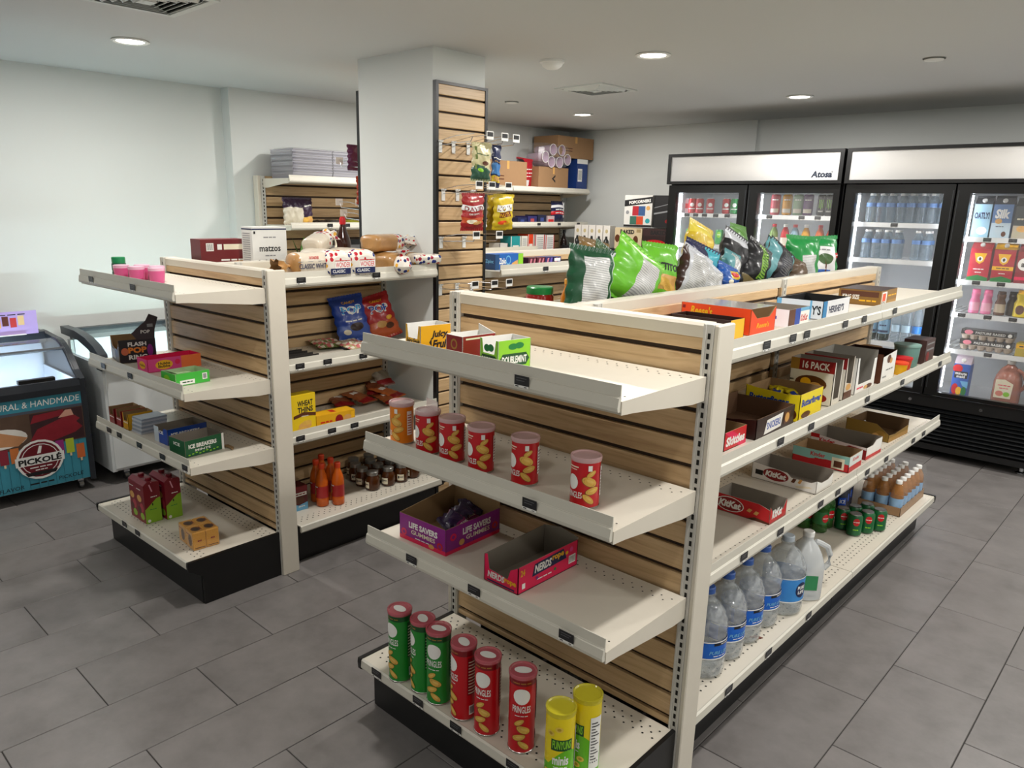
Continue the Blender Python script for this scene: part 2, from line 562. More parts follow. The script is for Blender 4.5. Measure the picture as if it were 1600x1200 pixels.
def shelf(parent, o, rot, w, d, tags=(), name='shelf', lip=.037, rail=True):
    def mk():
        m = MB().box((-w / 2, -d, -.004), (w / 2, 0, 0))
        m.box((-w / 2, -d, -.03), (w / 2, -d + .003, -.004))
        m.box((-w / 2, -.012, -.03), (w / 2, -.009, -.004))
        return m.mesh('shelf', STEEL)
    s = link(name, shared(('shelf', w, d), mk), parent, o, rot)
    for sx in (-1, 1):
        def mkb():
            return MB().prism([(0, -.062), (-.06, -.062), (-d + .05, -.034), (-d, -.031), (-d, .0005), (0, .0005)], -.0025, .0025, 'x').mesh('bracket', STEEL)
        link('bracket', shared(('br', d), mkb), s, (sx * (w / 2 + .0002), 0, 0))
    def mkh():
        return perf([(-.035, .0005), (-.055, .0005), (-d + .045, .0005)], -w / 2 + .03, w / 2 - .02, .032).mesh('perforation_pattern', HOLE)
    link('perforation_pattern', shared(('pf', w, d), mkh), s)['kind'] = 'stuff'
    if rail:
        def mkr():
            p = [(-d, lip), (-d - .0025, lip), (-d - .0035, .012), (-d - .0085, .008), (-d - .0125, -.014), (-d - .0105, -.0225), (-d, -.024)]
            m = MB().prism(p, -w / 2, w / 2, 'x')
            m.box((-w / 2, -d - .0058, .0088), (w / 2, -d - .0030, .0104), 1)
            return m.mesh('price_rail', [RAILP, mat('#8d8a82', .6, var=0, name='rail_seam')])
        link('price_rail', shared(('rail', w, d, lip), mkr), s)
        for u in tags:
            link('price_tag', TAGM, s, (u, -d - .0128, -.002))
    return s
def base(parent, o, rot, w, d, kick, hb=.203, tags=(), ends=(1, 1)):
    s = obj('base_deck', MB().box((-w / 2, -d, -.005), (w / 2, 0, 0)), STEEL, parent, (o[0], o[1], hb), rot)
    obj('deck_rail', MB().prism([(-d + .003, .0006), (-d, .0012), (-d - .006, -.003), (-d - .0085, -.027), (-d - .005, -.033), (-d + .003, -.03)], -w / 2, w / 2, 'x'), RAILP, s)
    obj('kickplate', MB().box((-w / 2, -kick - .006, -hb), (w / 2, -kick, -.008)), BLACK, s)
    obj('perforation_pattern', perf([(-.03, .0006), (-.05, .0006), (-.07, .0006), (-d + .045, .0006), (-d + .065, .0006), (-d + .085, .0006)], -w / 2 + .02, w / 2 - .015, .032, .0036), HOLE, s)['kind'] = 'stuff'
    for i, sx in enumerate((-1, 1)):
        if ends[i]:
            p = [(-d - .009, .004), (-d - .011, -.012), (-d - .009, -.034), (-d + .01, -.046), (-kick - .004, -.075), (-kick - .004, -hb), (0, -hb), (0, .004)]
            obj('base_end_panel', MB().prism(p, 0, sx * .013, 'x'), BLACK, s, (sx * (w / 2 + .0005), 0, 0))
    for u in tags:
        link('price_tag', TAGM, s, (u, -d - .0092, -.012))
    return s
def panel(parent, o, rot, w, z0, z1, g0, pitch=.0762, back=True, gap=.0125):
    """slatted wood panel: separate slats in front of a dark board; g0 is the height of the first groove from the top"""
    if back:
        obj('backing_board', MB().box((-w / 2, .005, z0), (w / 2, .011, z1)), GROOVE, parent, o, rot)
    hi, g = z1, g0
    while hi > z0 + .01:
        lo = max(g + gap / 2, z0)
        h = round(hi - lo, 4)
        if h > .004:
            def mk():
                return MB().prism([(-.008, .003), (-.006, 0), (.004, 0), (.004, h), (-.006, h), (-.008, h - .003)], -w / 2, w / 2, 'x').mesh('slat', WOOD)
            link('slat', shared(('slat', w, h), mk), parent, (o[0], o[1], lo), rot)
        hi = g - gap / 2
        g -= pitch
def upright(parent, o, rot, h=HG, w=.034, d=.04, z0=0.0, top=0.0):
    def mk():
        m = MB().box((-w / 2, 0, z0), (w / 2, d, h), 0)
        m.box((-w / 2 + .004, -.003, z0), (-w / 2 + .0085, 0, h), 0).box((w / 2 - .0085, -.003, z0), (w / 2 - .004, 0, h), 0)
        return m.mesh('upright', STEELD)
    u = link('upright', shared(('up', h, w, d, z0), mk), parent, o, rot)
    def mks():
        m = MB()
        z = h - .022
        while z > max(z0, .2):
            m.box((-.0036, -.0006, z - .0145), (.0036, .0002, z))
            z -= .0254
        return m.mesh('slot_column', HOLE)
    link('slot_column', shared(('slots', h, z0), mks), u)['kind'] = 'stuff'
    return u
def gondola_end(root, heights, d, db, tags, btags):
    W = .4607
    for sx in (-1, 1):
        upright(root, (sx * (W - .004), -.02, 0), 0)
        obj('post_cover', MB().bev((-.0075, -.022, 0), (.0075, .062, HG), .003), STEEL, root, (sx * (W + .0165), 0, 0))
    obj('cap_rail', MB().prism([(-.014, HG - .036), (-.016, HG - .006), (-.01, HG + .001), (.03, HG + .001), (.03, HG - .036)], -W + .013, W - .013, 'x'), STEEL, root)
    panel(root, (0, -.004, 0), 0, 2 * W - .045, .205, HG - .036, 1.298)
    for h, tg in zip(heights, tags):
        shelf(root, (0, -.021, h), 0, .915, d - .021, tg)
    base(root, (0, -.021), 0, .905, db - .021, .374 - .021 if d < .4 else .385 - .021, tags=btags)
def gondola_side(root, side, y0, y1, heights, d, db, tags, btags, slats=True, ends=(0, 0)):
    rot = R(90) * side
    w = round(y1 - y0 - .004, 4)
    ym = (y0 + y1) / 2
    x = side * .022
    if slats:
        panel(root, (x, ym, 0), rot, w - .03, .205, HG - .034, 1.298)
    else:
        obj('back_panel', MB().box((-w / 2, -.004, .2), (w / 2, .004, HG - .034)), WOOD, root, (x, ym, 0), rot)
    for h, tg in zip(heights, tags):
        shelf(root, (side * .034, ym, h), rot, w, d - .034, [(t - ym) * side for t in tg])
    base(root, (side * .034, ym), rot, w, db - .034, db - .10, tags=[(t - ym) * side for t in btags], ends=ends)

# ---- front gondola
G1 = thing('shelving_gondola', 'double-sided white gondola with slatted maple panels in the foreground, holding crisp cans and candy boxes', 'shelving unit', (0, 0, 0), 0, 'shop gondolas')
gondola_end(G1, (1.2404, .935, .6255), .393, .4326, ([.181], [.218], [-.234, .029, .35]), [-.369, -.167, -.002, .219])
S1, SM, S2 = .07, 1.38, 2.60
GH = (1.2729, .9430, .6080)
gondola_side(G1, 1, S1, SM, GH, .4285, .466, ([.361, .544, .65, .984, 1.175], [.544, .789, 1.345], [.366, .633, .983, 1.155]), [.284, .571, .916])
gondola_side(G1, 1, SM, S2, GH, .4285, .466, ([1.526], [1.787, 2.38], [1.485, 1.728, 2.123, 2.292]), [], ends=(0, 1))
gondola_side(G1, -1, S1, SM, GH, .4285, .466, ([], [], []), [], slats=False)
gondola_side(G1, -1, SM, S2, GH, .4285, .466, ([], [], []), [], slats=False, ends=(1, 0))
for y in (.10, SM + .04, S2 + .02):
    for s in (1, -1):
        upright(G1, (s * .034, y, 0), s * R(90), d=.03)
obj('cap_rail', MB().prism([(-.024, HG - .034), (-.026, HG - .004), (-.02, HG + .001), (.02, HG + .001), (.026, HG - .004), (.024, HG - .034)], .031, S2 + .035, 'y'), STEEL, G1)

# ---- second gondola, against the column
G2 = thing('shelving_gondola', 'double-sided white gondola in front of the column, with bread on its top shelf', 'shelving unit', (-1.9657, -.0967, 0), R(1.36), 'shop gondolas')
gondola_end(G2, (1.2979, .9114, .6045), .4016, .441, ([-.31, .116], [-.281, 0], [-.299, -.187, .02, .242, .44]), [-.145, -.007])
gondola_side(G2, 1, .085, .985, (1.318, .942, .611), .4285, .466, ([.168, .583], [.142, .289, .493], [.127, .299, .43]), [], ends=(0, 1))
gondola_side(G2, -1, .085, .985, (1.318, .942, .611), .4285, .466, ([], [], []), [], slats=False, ends=(1, 0))
for y in (.11, .965):
    for s in (1, -1):
        upright(G2, (s * .034, y, 0), s * R(90), d=.03)
obj('cap_rail', MB().prism([(-.024, HG - .034), (-.026, HG - .004), (-.02, HG + .001), (.02, HG + .001), (.026, HG - .004), (.024, HG - .034)], .031, .995, 'y'), STEEL, G2)

# ---- third gondola, behind the column
G5 = thing('shelving_gondola', 'low white gondola behind the column, holding a blue bag box and foil boxes', 'shelving unit', (-1.93, 1.32, 0), 0, 'shop gondolas')
gondola_side(G5, 1, .02, 1.28, (1.295, .942, .611), .40, .466, ([.40], [], []), [], ends=(1, 1))
gondola_side(G5, -1, .02, 1.28, (1.33, .942, .611), .40, .466, ([], [], []), [], slats=False, ends=(1, 1))
for y in (.03, 1.27):
    for s in (1, -1):
        upright(G5, (s * .034, y, 0), s * R(90), d=.03)
obj('cap_rail', MB().prism([(-.024, HG - .034), (-.026, HG - .004), (-.02, HG + .001), (.02, HG + .001), (.026, HG - .004), (.024, HG - .034)], .0, 1.29, 'y'), STEEL, G5)

# ---- wall shelving along the left wall
G3 = thing('wall_shelving', 'tall white wall shelving with slatted maple back along the left wall, behind the column', 'shelving unit', (-3.74, 0, 0))
HW = 1.87
ys = (1.17, 2.30, 3.43, 4.56)
for i in range(3):
    a, b = ys[i], ys[i + 1]
    panel(G3, (.04, (a + b) / 2, 0), R(90), b - a - .034, .22, HW - .05, HW - .11)
    w = round(b - a - .006, 4)
    for h, tg in ((1.802, []), (1.487, [-.25, -.1] if i == 0 else [-.2, .1, .4]), (1.18, []), (.85, []), (.52, [])):
        shelf(G3, (.055, (a + b) / 2, h), R(90), w, .335, tg, lip=.022)
    base(G3, (.055, (a + b) / 2), R(90), w, .40, .34, ends=(i == 0, i == 2))
for y in ys:
    upright(G3, (.058, y, 0), R(90), h=HW - .05, d=.05)
obj('end_cover', MB().bev((0.0, ys[0] - .045, 0), (.06, ys[0] - .018, HW - .048), .004), STEEL, G3)

# ================================================================== slatwall on the column
def slatwall(label, x, side):
    t = thing('slatwall_panel', label, 'slatwall', (x, CY0, 0), 0, 'black-framed slatwall panels on the column')
    w = CY1 - CY0
    rot = R(90) * side
    panel(t, (side * .012, w / 2, 0), rot, w - .034, .02, 2.222, 2.167, pitch=.0752, gap=.010)
    for nm, a, b in (('frame_stile', 0, .018), ('frame_stile', w - .018, w)):
        obj(nm, MB().box((0, a, 0), (side * .024, b, 2.236)), BLACK, t)
    obj('frame_top', MB().box((0, .018, 2.222), (side * .024, w - .018, 2.236)), BLACK, t)
    return t
slatwall('black-framed maple slatwall facing the aisle, with snack bags on hooks', CX1, 1)
slatwall('black-framed maple slatwall on the far side of the column, seen edge on', CX0, -1)
WIRE = mat('#d8dadc', .2, metal=.9, var=0, name='bright_wire')
CLEARP = clear('#f4f6f8', .35, .1, 'clear_hook_plastic')
hook_n = {}
def hook(y, z, length, label, tagged=True, x=CX1 + .021, side=1, dz=0.02):
    t = thing('display_hook', label, 'hook', (x, y, z), 0, 'wire display hooks on the slatwall')
    obj('back_clip', MB().box((0, -.011, -.045), (side * .004, .011, .012)).box((0, -.014, .006), (side * .010, .014, .014)), mat('#e4e4e0', .4, var=0, name='clip_white'), t)
    obj('wire_arm', MB().tube([(side * .004, 0, -.01), (side * length * .5, 0, -.004), (side * (length - .012), 0, 0), (side * length, 0, dz)], .0024), WIRE, t)
    obj('scan_arm', MB().tube([(side * .004, 0, .012), (side * length * .5, 0, .03), (side * (length + .01), 0, .034)], .0018), WIRE, t)
    if tagged:
        g = MB().box((side * (length + .008), -.024, .012), (side * (length + .010), .024, .05), 0)
        g.box((side * (length + .0104), -.02, .026), (side * (length + .0108), .02, .046), 1)
        obj('tag_holder', g, [WHITE, TAGK], t)
    return t

# ================================================================== glass-door coolers on the back wall
LINER = mat('#c9ccce', .3, var=.02, name='cooler_liner')
GASK = mat('#070708', .3, var=0, name='door_black')
RACK = mat('#e8eaea', .35, var=0, name='white_wire')
LED = mat('#f2f7ff', .5, var=0, emit=20.0, name='cooler_led')
TUBE = mat('#fff4e2', .5, var=0, emit=2.6, name='sign_tube')
NAVY = mat('#1c2536', .4, var=0, name='navy_ink')
def trans_build(nt, b):
    out = [n for n in nt.nodes if n.type == 'OUTPUT_MATERIAL'][0]
    t = nt.nodes.new('ShaderNodeBsdfTranslucent')
    t.inputs[0].default_value = (.9, .9, .9, 1)
    d = nt.nodes.new('ShaderNodeBsdfDiffuse')
    d.inputs[0].default_value = (.8, .8, .8, 1)
    m = nt.nodes.new('ShaderNodeMixShader')
    m.inputs[0].default_value = .45
    nt.links.new(t.outputs[0], m.inputs[1])
    nt.links.new(d.outputs[0], m.inputs[2])
    nt.links.new(m.outputs[0], out.inputs[0])
MILK = node_mat('milky_sign_panel', trans_build)
CY = 4.0
def cooler(x0, label, shelves_l, shelves_r, logo, tags_l, tags_r):
    W, D, H = 1.40, .70, 2.08
    t = thing('glass_door_cooler', label, 'cooler', (x0, CY, 0), 0, 'two-door display coolers')
    m = MB()
    m.box((0, .03, .06), (.05, D, H)).box((W - .05, .03, .06), (W, D, H)).box((.05, D - .04, .06), (W - .05, D, H))
    m.box((.05, .03, H - .03), (W - .05, D - .04, H)).box((.05, .05, .06), (W - .05, D - .04, .42))
    m.box((.05, .03, 1.80), (W - .05, D - .04, 1.84))
    obj('cabinet', m, BLACK, t)
    ln = MB()
    ln.box((.052, D - .06, .42), (W - .052, D - .042, 1.80)).box((.05, .06, .42), (.058, D - .06, 1.80)).box((W - .058, .06, .42), (W - .05, D - .06, 1.80))
    ln.box((.05, .05, .42), (W - .05, D - .04, .435)).box((.05, .06, 1.785), (W - .05, D - .04, 1.80))
    obj('liner', ln, LINER, t)
    obj('mullion', MB().box((W / 2 - .035, .03, .42), (W / 2 + .035, .09, 1.80)), BLACK, t)
    # header light box: white box, a lamp tube and a milky front panel
    hb = MB().box((.03, .05, 1.865), (W - .03, .06, 2.06)).box((.03, -.03, 1.858), (W - .03, .06, 1.868)).box((.03, -.03, 2.055), (W - .03, .06, 2.065))
    hd = obj('header_box', hb, WHITE, t)
    hf = MB().box((0, -.05, 2.058), (W, .06, 2.08)).box((0, -.05, 1.845), (W, .06, 1.868)).box((0, -.05, 1.868), (.028, .06, 2.058)).box((W - .028, -.05, 1.868), (W, .06, 2.058))
    obj('header_frame', hf, BLACK, hd)
    obj('lamp_tube', MB().prism([(.02 + .012 * math.cos(k * PI / 4), 1.965 + .012 * math.sin(k * PI / 4)) for k in range(8)], .10, W - .10, 'x'), TUBE, hd)
    obj('sign_panel', MB().box((.028, -.044, 1.868), (W - .028, -.041, 2.058)), MILK, hd)
    if logo:
        p = Print(plane_map((1.20, -.044, 1.885), (1, 0, 0), (0, 0, 1), (0, -1, 0)))
        p.txt('Atosa', .055, .024, .15, .046, NAVY, .045, .15).txt('®', .128, .04, .012, .012, NAVY)
        p.done(hd)
    # louvred grille
    gr = MB().box((.0, .01, .06), (W, .04, .10)).box((0, .01, .36), (W, .05, .44))
    g = obj('grille', gr, BLACK, t)
    for k in range(9):
        z = .115 + k * .027
        obj('louver', MB().prism([(.035, z + .02), (.012, z + .004), (.012, z), (.035, z + .012)], .01, W - .01, 'x'), mat('#141618', .3, var=0, name='grille_black'), g)
    for x in (.33, .62, 1.05):
        obj('screw_head', MB().lathe([(0, .004), (.011, .004), (.012, 0)][::-1], n=12, cap=False), CHROME, g, (x, .008, .395)).rotation_euler = (R(90), 0, 0)
    for x in (.08, W - .08):
        for y in (.10, D - .1):
            obj('leg', MB().lathe([(.03, 0), (.032, .01), (.014, .016), (.014, .06)], n=14), CHROME, t, (x, y, 0), smooth=True)
    for k, (a, b, ga, gb) in enumerate(((.01, .695, .08, .63), (.705, 1.39, .783, 1.347))):
        d = MB()
        for q in (((a, -.022, .45), (ga, .025, 1.838)), ((gb, -.022, .45), (b, .025, 1.838)), ((ga, -.022, 1.78), (gb, .025, 1.838)), ((ga, -.022, .45), (gb, .025, .475))):
            d.box(*q)
        dr = obj('door', d, GASK, t)
        obj('glass_pane', MB().box((ga, -.006, .475), (gb, -.002, 1.78)), GLASS, dr)
        e = b - .012 if k == 0 else a + .008
        obj('edge_handle', MB().box((e, -.026, .50), (e + .004, -.022, 1.80)), mat('#55585c', .3, metal=.8, var=0, name='handle_grey'), dr)
        obj('led_strip', MB().box((ga - .004, .06, .50), (ga + .003, .075, 1.77)).box((gb + .002, .06, .50), (gb + .008, .075, 1.77)), LED, t)
        for i, z in enumerate((shelves_l, shelves_r)[k]):
            xa, xb = (.06, W / 2 - .02) if k == 0 else (W / 2 + .02, W - .06)
            r = MB()
            n = 16
            for j in range(n + 1):
                x = xa + (xb - xa) * j / n
                r.box((x - .002, .09, z - .005), (x + .002, .60, z - .001))
            r.box((xa, .085, z - .012), (xb, .092, z)).box((xa, .58, z - .012), (xb, .587, z)).box((xa, .33, z - .012), (xb, .336, z - .005))
            rk = obj('wire_shelf', r, RACK, t)
            obj('shelf_strip', MB().box((xa, .076, z - .03), (xb, .082, z + .002)), RACK, rk)
            for u in (tags_l, tags_r)[k].get(i, ()):
                link('price_tag', TAGM, rk, (u, .0755, z - .016))
    return t
cooler(-2.105, 'black two-door cooler of cans with a lit white header lettered in navy', (1.617, 1.372, 1.10, .80), (1.617, 1.362, 1.10, .80), True,
       {0: (.14, .22, .30, .40, .50)}, {0: (.85, 1.10, 1.22)})
cooler(-.685, 'black two-door cooler of bottled water and milk cartons at the right edge', (1.583, 1.335, .757), (1.507, 1.230, 1.012, .767), False,
       {0: (.33,), 2: (.18,)}, {0: (.90, 1.04, 1.2), 1: (.88, 1.02, 1.2), 2: (.83, .98, 1.12), 3: (1.02,)})

# ================================================================== freezers along the left wall
TEAL = mat('#3f93a8', .4, var=.12, scale=9, name='teal_plank_print')
TEALD = mat('#2a6a7c', .4, var=.05, name='teal_plank_line')
MAROON = mat('#6d1420', .4, var=.03, name='maroon_print')
CHAR = mat('#2b2f36', .35, var=.03, name='charcoal_plastic')
FWHITE = mat('#e9eded', .35, var=.01, name='freezer_white')
FROST = mat('#dfe8f4', .5, var=.02, name='frosted_liner')
def caster(p, x, y):
    c = MB()
    c.prism([(x + .028 * math.cos(k * PI / 6), .028 + .028 * math.sin(k * PI / 6)) for k in range(12)], y - .012, y + .012, 'y')
    c.box((x - .018, y - .016, .05), (x + .018, y + .016, .085))
    return obj('caster', c, CHROME, p)
def freezer_one():
    t = thing('ice_cream_freezer', 'curved-glass ice cream freezer printed with teal planks and a round maroon logo', 'freezer', (0, 0, 0))
    y0, y1, xb, xf = -1.42, -.295, -3.82, -3.205
    prof = [(xb, .07), (xf - .012, .07), (xf, .08), (xf, .60), (xb + .02, .60), (xb + .02, .585), (xb, .585)]
    obj('cabinet', MB().prism([(xb, .07), (xf - .012, .07), (xf, .08), (xf, .605), (xf - .04, .605), (xf - .04, .30), (xb + .04, .30), (xb + .04, .78), (xb, .78)], y0 + .03, y1 - .03, 'y'), FWHITE, t)
    arc = [(xf + .004, .605), (xf + .006, .66)] + [(xf - .10 * k * .42 - .02, .66 + .19 * math.sin(min(1, k / 7) * PI / 2)) for k in range(1, 9)]
    arc += [(xb + .05, .862), (xb, .862)]
    for yy in (y0, y1 - .03):
        obj('end_trim', MB().prism([(xb, .06), (xf + .004, .06)] + arc, yy, yy + .03, 'y'), CHAR, t)
    obj('front_rim', MB().prism([(xf - .03, .59), (xf + .008, .59), (xf + .012, .625), (xf + .004, .665), (xf - .02, .665)], y0 + .03, y1 - .03, 'y'), CHAR, t)
    obj('back_rim', MB().prism([(xb, .78), (xb + .12, .80), (xb + .12, .868), (xb, .868)], y0 + .03, y1 - .03, 'y'), CHAR, t)
    # curved sliding glass in a thin frame
    pts = arc[1:10]
    gl = MB()
    n = len(pts)
    gl.add([(x, y0 + .03, z - .004) for x, z in pts] + [(x, y1 - .03, z - .004) for x, z in pts], [(i, i + 1, n + i + 1, n + i) for i in range(n - 1)])
    gp = obj('curved_glass', gl, clear('#e8f0ff', .10, .03, 'lid_glass'), t, smooth=True)
    i = 4
    obj('lid_frame', MB().tube([(pts[i][0], y0 + .03, pts[i][1]), (pts[i][0], y1 - .03, pts[i][1])], .010).tube([(x, y1 - .034, z) for x, z in pts], .008), CHAR, gp)
    obj('lid_handle', MB().box((xf - .045, -.62, .665), (xf - .01, -.44, .685)), BLACK, gp)
    obj('inner_liner', MB().box((xb + .05, y0 + .04, .32), (xf - .05, y1 - .04, .33)).box((xb + .045, y0 + .04, .33), (xb + .055, y1 - .04, .80)).box((xf - .055, y0 + .04, .33), (xf - .045, y1 - .04, .60)).box((xb + .05, y1 - .045, .33), (xf - .05, y1 - .035, .66)), FROST, t)
    obj('lamp_strip', MB().box((xf - .066, y0 + .06, .585), (xf - .056, y1 - .06, .598)), mat('#dcf4ff', .5, var=0, emit=60.0, name='freezer_led'), t)
    for x in (xb + .08, xf - .06):
        for y in (y0 + .08, y1 - .07):
            caster(t, x, y)
    # front print: u = y from the near... left end, v = z
    pr = Print(plane_map((xf, y0 + .03, .075), (0, 1, 0), (0, 0, 1), (1, 0, 0)))
    L = y1 - y0 - .06
    pr.rect(0, 0, L, .52, TEAL)
    for k in range(1, 24):
        pr.rect(k * L / 24, 0, k * L / 24 + .0025, .25, TEALD, 1, 1)
    pr.rect(0, .43, L, .445, mat('#4a5260', .5, name='band_grey'), 1, 1).rect(0, .24, L, .43, mat('#5a4436', .5, var=.25, scale=14, name='ice_pop_photo'), 2, 2)
    pr.txt('NATURAL & HANDMADE', L - .26, .48, .50, .035, WHITE, .0, .1)
    def band(c, pts_):
        pr.pts(pts_, c)
    # red and tan ice pops lying in the photographed band
    redp = mat('#8d2430', .35, var=.25, scale=20, name='red_pop')
    tanp = mat('#c98f62', .4, var=.15, scale=18, name='tan_pop')
    pr.rect(L - .27, .245, L - .005, .425, mat('#3a2024', .5, var=.2, name='dark_plate'), 2, 2)
    pr.ell(L - .42, .31, .13, .055, mat('#e8e4dc', .5, name='white_plate')).pts([(L - .56, .335), (L - .45, .36), (L - .29, .30), (L - .34, .26), (L - .47, .275)], tanp)
    pr.pts([(L - .28, .275), (L - .24, .335), (L - .06, .395), (L - .02, .36), (L - .06, .33), (L - .22, .265)], redp)
    pr.pts([(L - .24, .25), (L - .20, .30), (L - .04, .345), (L - .01, .31), (L - .05, .285), (L - .19, .25)], redp)
    pr.pts([(L - .27, .37), (L - .25, .415), (L - .10, .425), (L - .09, .395)], redp).pts([(L - .13, .38), (L - .09, .42), (L - .06, .42), (L - .05, .385)], mat('#d9a48e', .4, var=.1, name='pale_pop'))
    cols = ['#d9703a', '#b8c93a', '#9a2f7c', '#7db33e', '#d0783c', '#8d2a3a', '#e0c23a', '#d9703a', '#4fae4a', '#7a2f6c']
    for k in range(12):
        u = L - .035 - k * .052 - (.12 if k > 3 else 0)
        v = .19 + (.02 if k % 3 else -.02)
        pr.rect(u - .021, v - .042, u + .021, v + .042, mat(cols[k % 10], .4, name='pop_' + cols[k % 10].strip('#')), 1, 1).rect(u - .005, v - .06, u + .005, v - .042, mat('#e6d2a8', .5, name='pop_stick'), 1, 1)
    cu, cv = L - .245, .165
    pr.ell(cu, cv, .118, .112, WHITE).ell(cu, cv, .106, .100, MAROON).ell(cu, cv, .094, .089, WHITE).ell(cu, cv, .09, .085, MAROON)
    pr.rect(cu - .122, cv - .026, cu + .122, cv + .026, WHITE)
    pr.pts([(cu - .012, cv + .035), (cu + .006, cv + .035), (cu + .016, cv + .075), (cu + .002, cv + .078)], WHITE)
    pr.pts([(cu - .07, cv - .088), (cu + .07, cv - .088), (cu + .082, cv - .068), (cu - .082, cv - .068)], INK)
    pr.txt('PICKOLÉ', cu, cv, .215, .042, INK, .04).dash(cu, cv - .042, .11, .014, WHITE, 0, .2).dash(cu, cv - .058, .06, .013, WHITE, 0, .2)
    pr.txt('FLAVOR', L - .40, .024, .12, .022, INK, 0, .1, .02).txt('PICKOLE', L - .10, .036, .13, .022, INK, 0, .1, .03).dash(L - .25, .03, .12, .02, INK)
    pr.done(t)
    # card sign standing on top
    s = thing('counter_sign', 'lilac card sign with small ice pop pictures on top of the printed freezer', 'sign', (-3.66, -.64, .868))
    obj('card', MB().box((-.004, -.27, 0), (.004, .27, .135)), mat('#b9a2dc', .5, var=.08, scale=6, name='lilac_card'), s)
    obj('foot', MB().box((-.03, -.2, 0), (.03, .2, .004)), WHITE, s)
    p = Print(plane_map((.004, -.27, 0), (0, 1, 0), (0, 0, 1), (1, 0, 0)))
    for k, c in enumerate(('#c8843c', '#e8d8b0', '#7a3b20', '#b03030', '#e0b060', '#5c2a1c', '#c03838', '#e8c890')):
        p.rect(.10 + k * .04 + (.06 if k > 2 else 0), .045 + .01 * (k % 2), .132 + k * .04 + (.06 if k > 2 else 0), .10 + .01 * (k % 2), mat(c, .5, name='pop_picture'), 1, 1)
    p.dash(.16, .025, .14, .016, INK).dash(.40, .118, .16, .012, INK)
    p.done(s)
freezer_one()
def freezer_two():
    t = thing('chest_freezer', 'white chest freezer with black rim and sliding glass lid, against the left wall', 'freezer', (0, 0, 0))
    y0, y1, xb, xf = -.215, 1.02, -3.74, -3.16
    obj('cabinet', MB().prism([(xb, .08), (xf - .02, .08), (xf, .10), (xf, .70), (xf - .05, .70), (xf - .05, .25), (xb + .05, .25), (xb + .05, .80), (xb, .80)], y0 + .02, y1 - .02, 'y'), FWHITE, t)
    obj('end_wall', MB().box((xb, y0 + .005, .08), (xf - .01, y0 + .03, .72)), FWHITE, t)
    obj('end_wall', MB().box((xb, y1 - .03, .08), (xf - .01, y1 - .005, .72)), FWHITE, t)
    cap = [(xf + .03, .70), (xf + .035, .745), (xf + .015, .79), (xf - .06, .83), (xf - .18, .865), (xf - .34, .885), (xb, .885), (xb, .84), (xf - .30, .835), (xf - .14, .80), (xf - .06, .765), (xf - .04, .70)]
    for yy in (y0 - .012, y1 - .035):
        obj('end_trim', MB().prism(cap, yy, yy + .047, 'y'), CHAR, t, smooth=True)
    obj('front_rim', MB().prism([(xf - .045, .695), (xf + .02, .695), (xf + .022, .735), (xf - .02, .76), (xf - .045, .75)], y0 + .035, y1 - .035, 'y'), FWHITE, t)
    obj('back_rail', MB().prism([(xb, .80), (xb + .05, .80), (xb + .05, .868), (xb, .868)], y0 + .035, y1 - .035, 'y'), CHAR, t)
    for a, b, dz in ((y0 + .035, y0 + .64, .004), (y0 + .60, y1 - .035, -.006)):
        g = obj('glass_lid', MB().add([(xf - .03, a, .757 + dz), (xb + .05, a, .842 + dz), (xb + .05, b, .842 + dz), (xf - .03, b, .757 + dz)], [(0, 3, 2, 1)]), clear('#e8f4f2', .10, .03, 'freezer_lid_glass'), t)
        obj('lid_frame', MB().tube([(xf - .03, a, .757 + dz), (xb + .05, a, .842 + dz)], .008).tube([(xf - .03, b, .757 + dz), (xb + .05, b, .842 + dz)], .008), CHAR, g)
    obj('inner_liner', MB().box((xb + .052, y0 + .04, .26), (xf - .052, y1 - .04, .27)).box((xb + .052, y0 + .04, .27), (xb + .058, y1 - .04, .80)).box((xf - .058, y0 + .04, .27), (xf - .052, y1 - .04, .70)), FROST, t)
    obj('lamp_strip', MB().box((xf - .070, y0 + .06, .685), (xf - .060, y1 - .06, .698)), mat('#dcfff6', .5, var=0, emit=60.0, name='freezer_led_two'), t)
    for x in (xb + .08, xf - .08):
        for y in (y0 + .10, y1 - .10):
            caster(t, x, y)
freezer_two()

# ================================================================== product builders
def pm(h, rough=.42, var=.05, scale=22, **k):
    return mat(h, rough, var=var, scale=scale, **k)
YEL, RED, DRED, GRN, LIME = pm('#f2b71c'), pm('#c8141e'), pm('#8c1218'), pm('#0f7a35'), pm('#8ccf2a')
PINK, HOTP, PURP, ORNG, BLUE = pm('#e0448c'), pm('#e21a52'), pm('#8c1f86'), pm('#ee4a1c'), pm('#1546a8')
DBLUE, BRWN, DBRN, GOLD, SILV = pm('#14224e'), pm('#5a2d14'), pm('#2c1510'), pm('#a57a2c'), mat('#b9bcc2', .3, metal=.5, var=.08, name='silver_foil')
CREAM, TEA, GREY, SKY, TEALP = pm('#efe6cc'), pm('#d8a45c'), pm('#8f9092'), pm('#6fb3dc'), pm('#2a9aa0')
CHIP = pm('#dcae4e', .6, var=.2, scale=60)
WHITEI = pm('#eeece6', .7)
ORD = ['first', 'second', 'third', 'fourth', 'fifth', 'sixth', 'seventh', 'eighth', 'ninth', 'tenth', 'eleventh', 'twelfth', 'thirteenth', 'fourteenth']
FACES = 'frbl'
def prints(parent, size, spec, faces=None):
    by = {}
    for it in spec:
        by.setdefault(it[0], []).append(it[1:])
    for f, items in by.items():
        p = Print(box_face(f, size))
        for it in items:
            getattr(p, it[0])(*it[1:])
        p.done(parent)
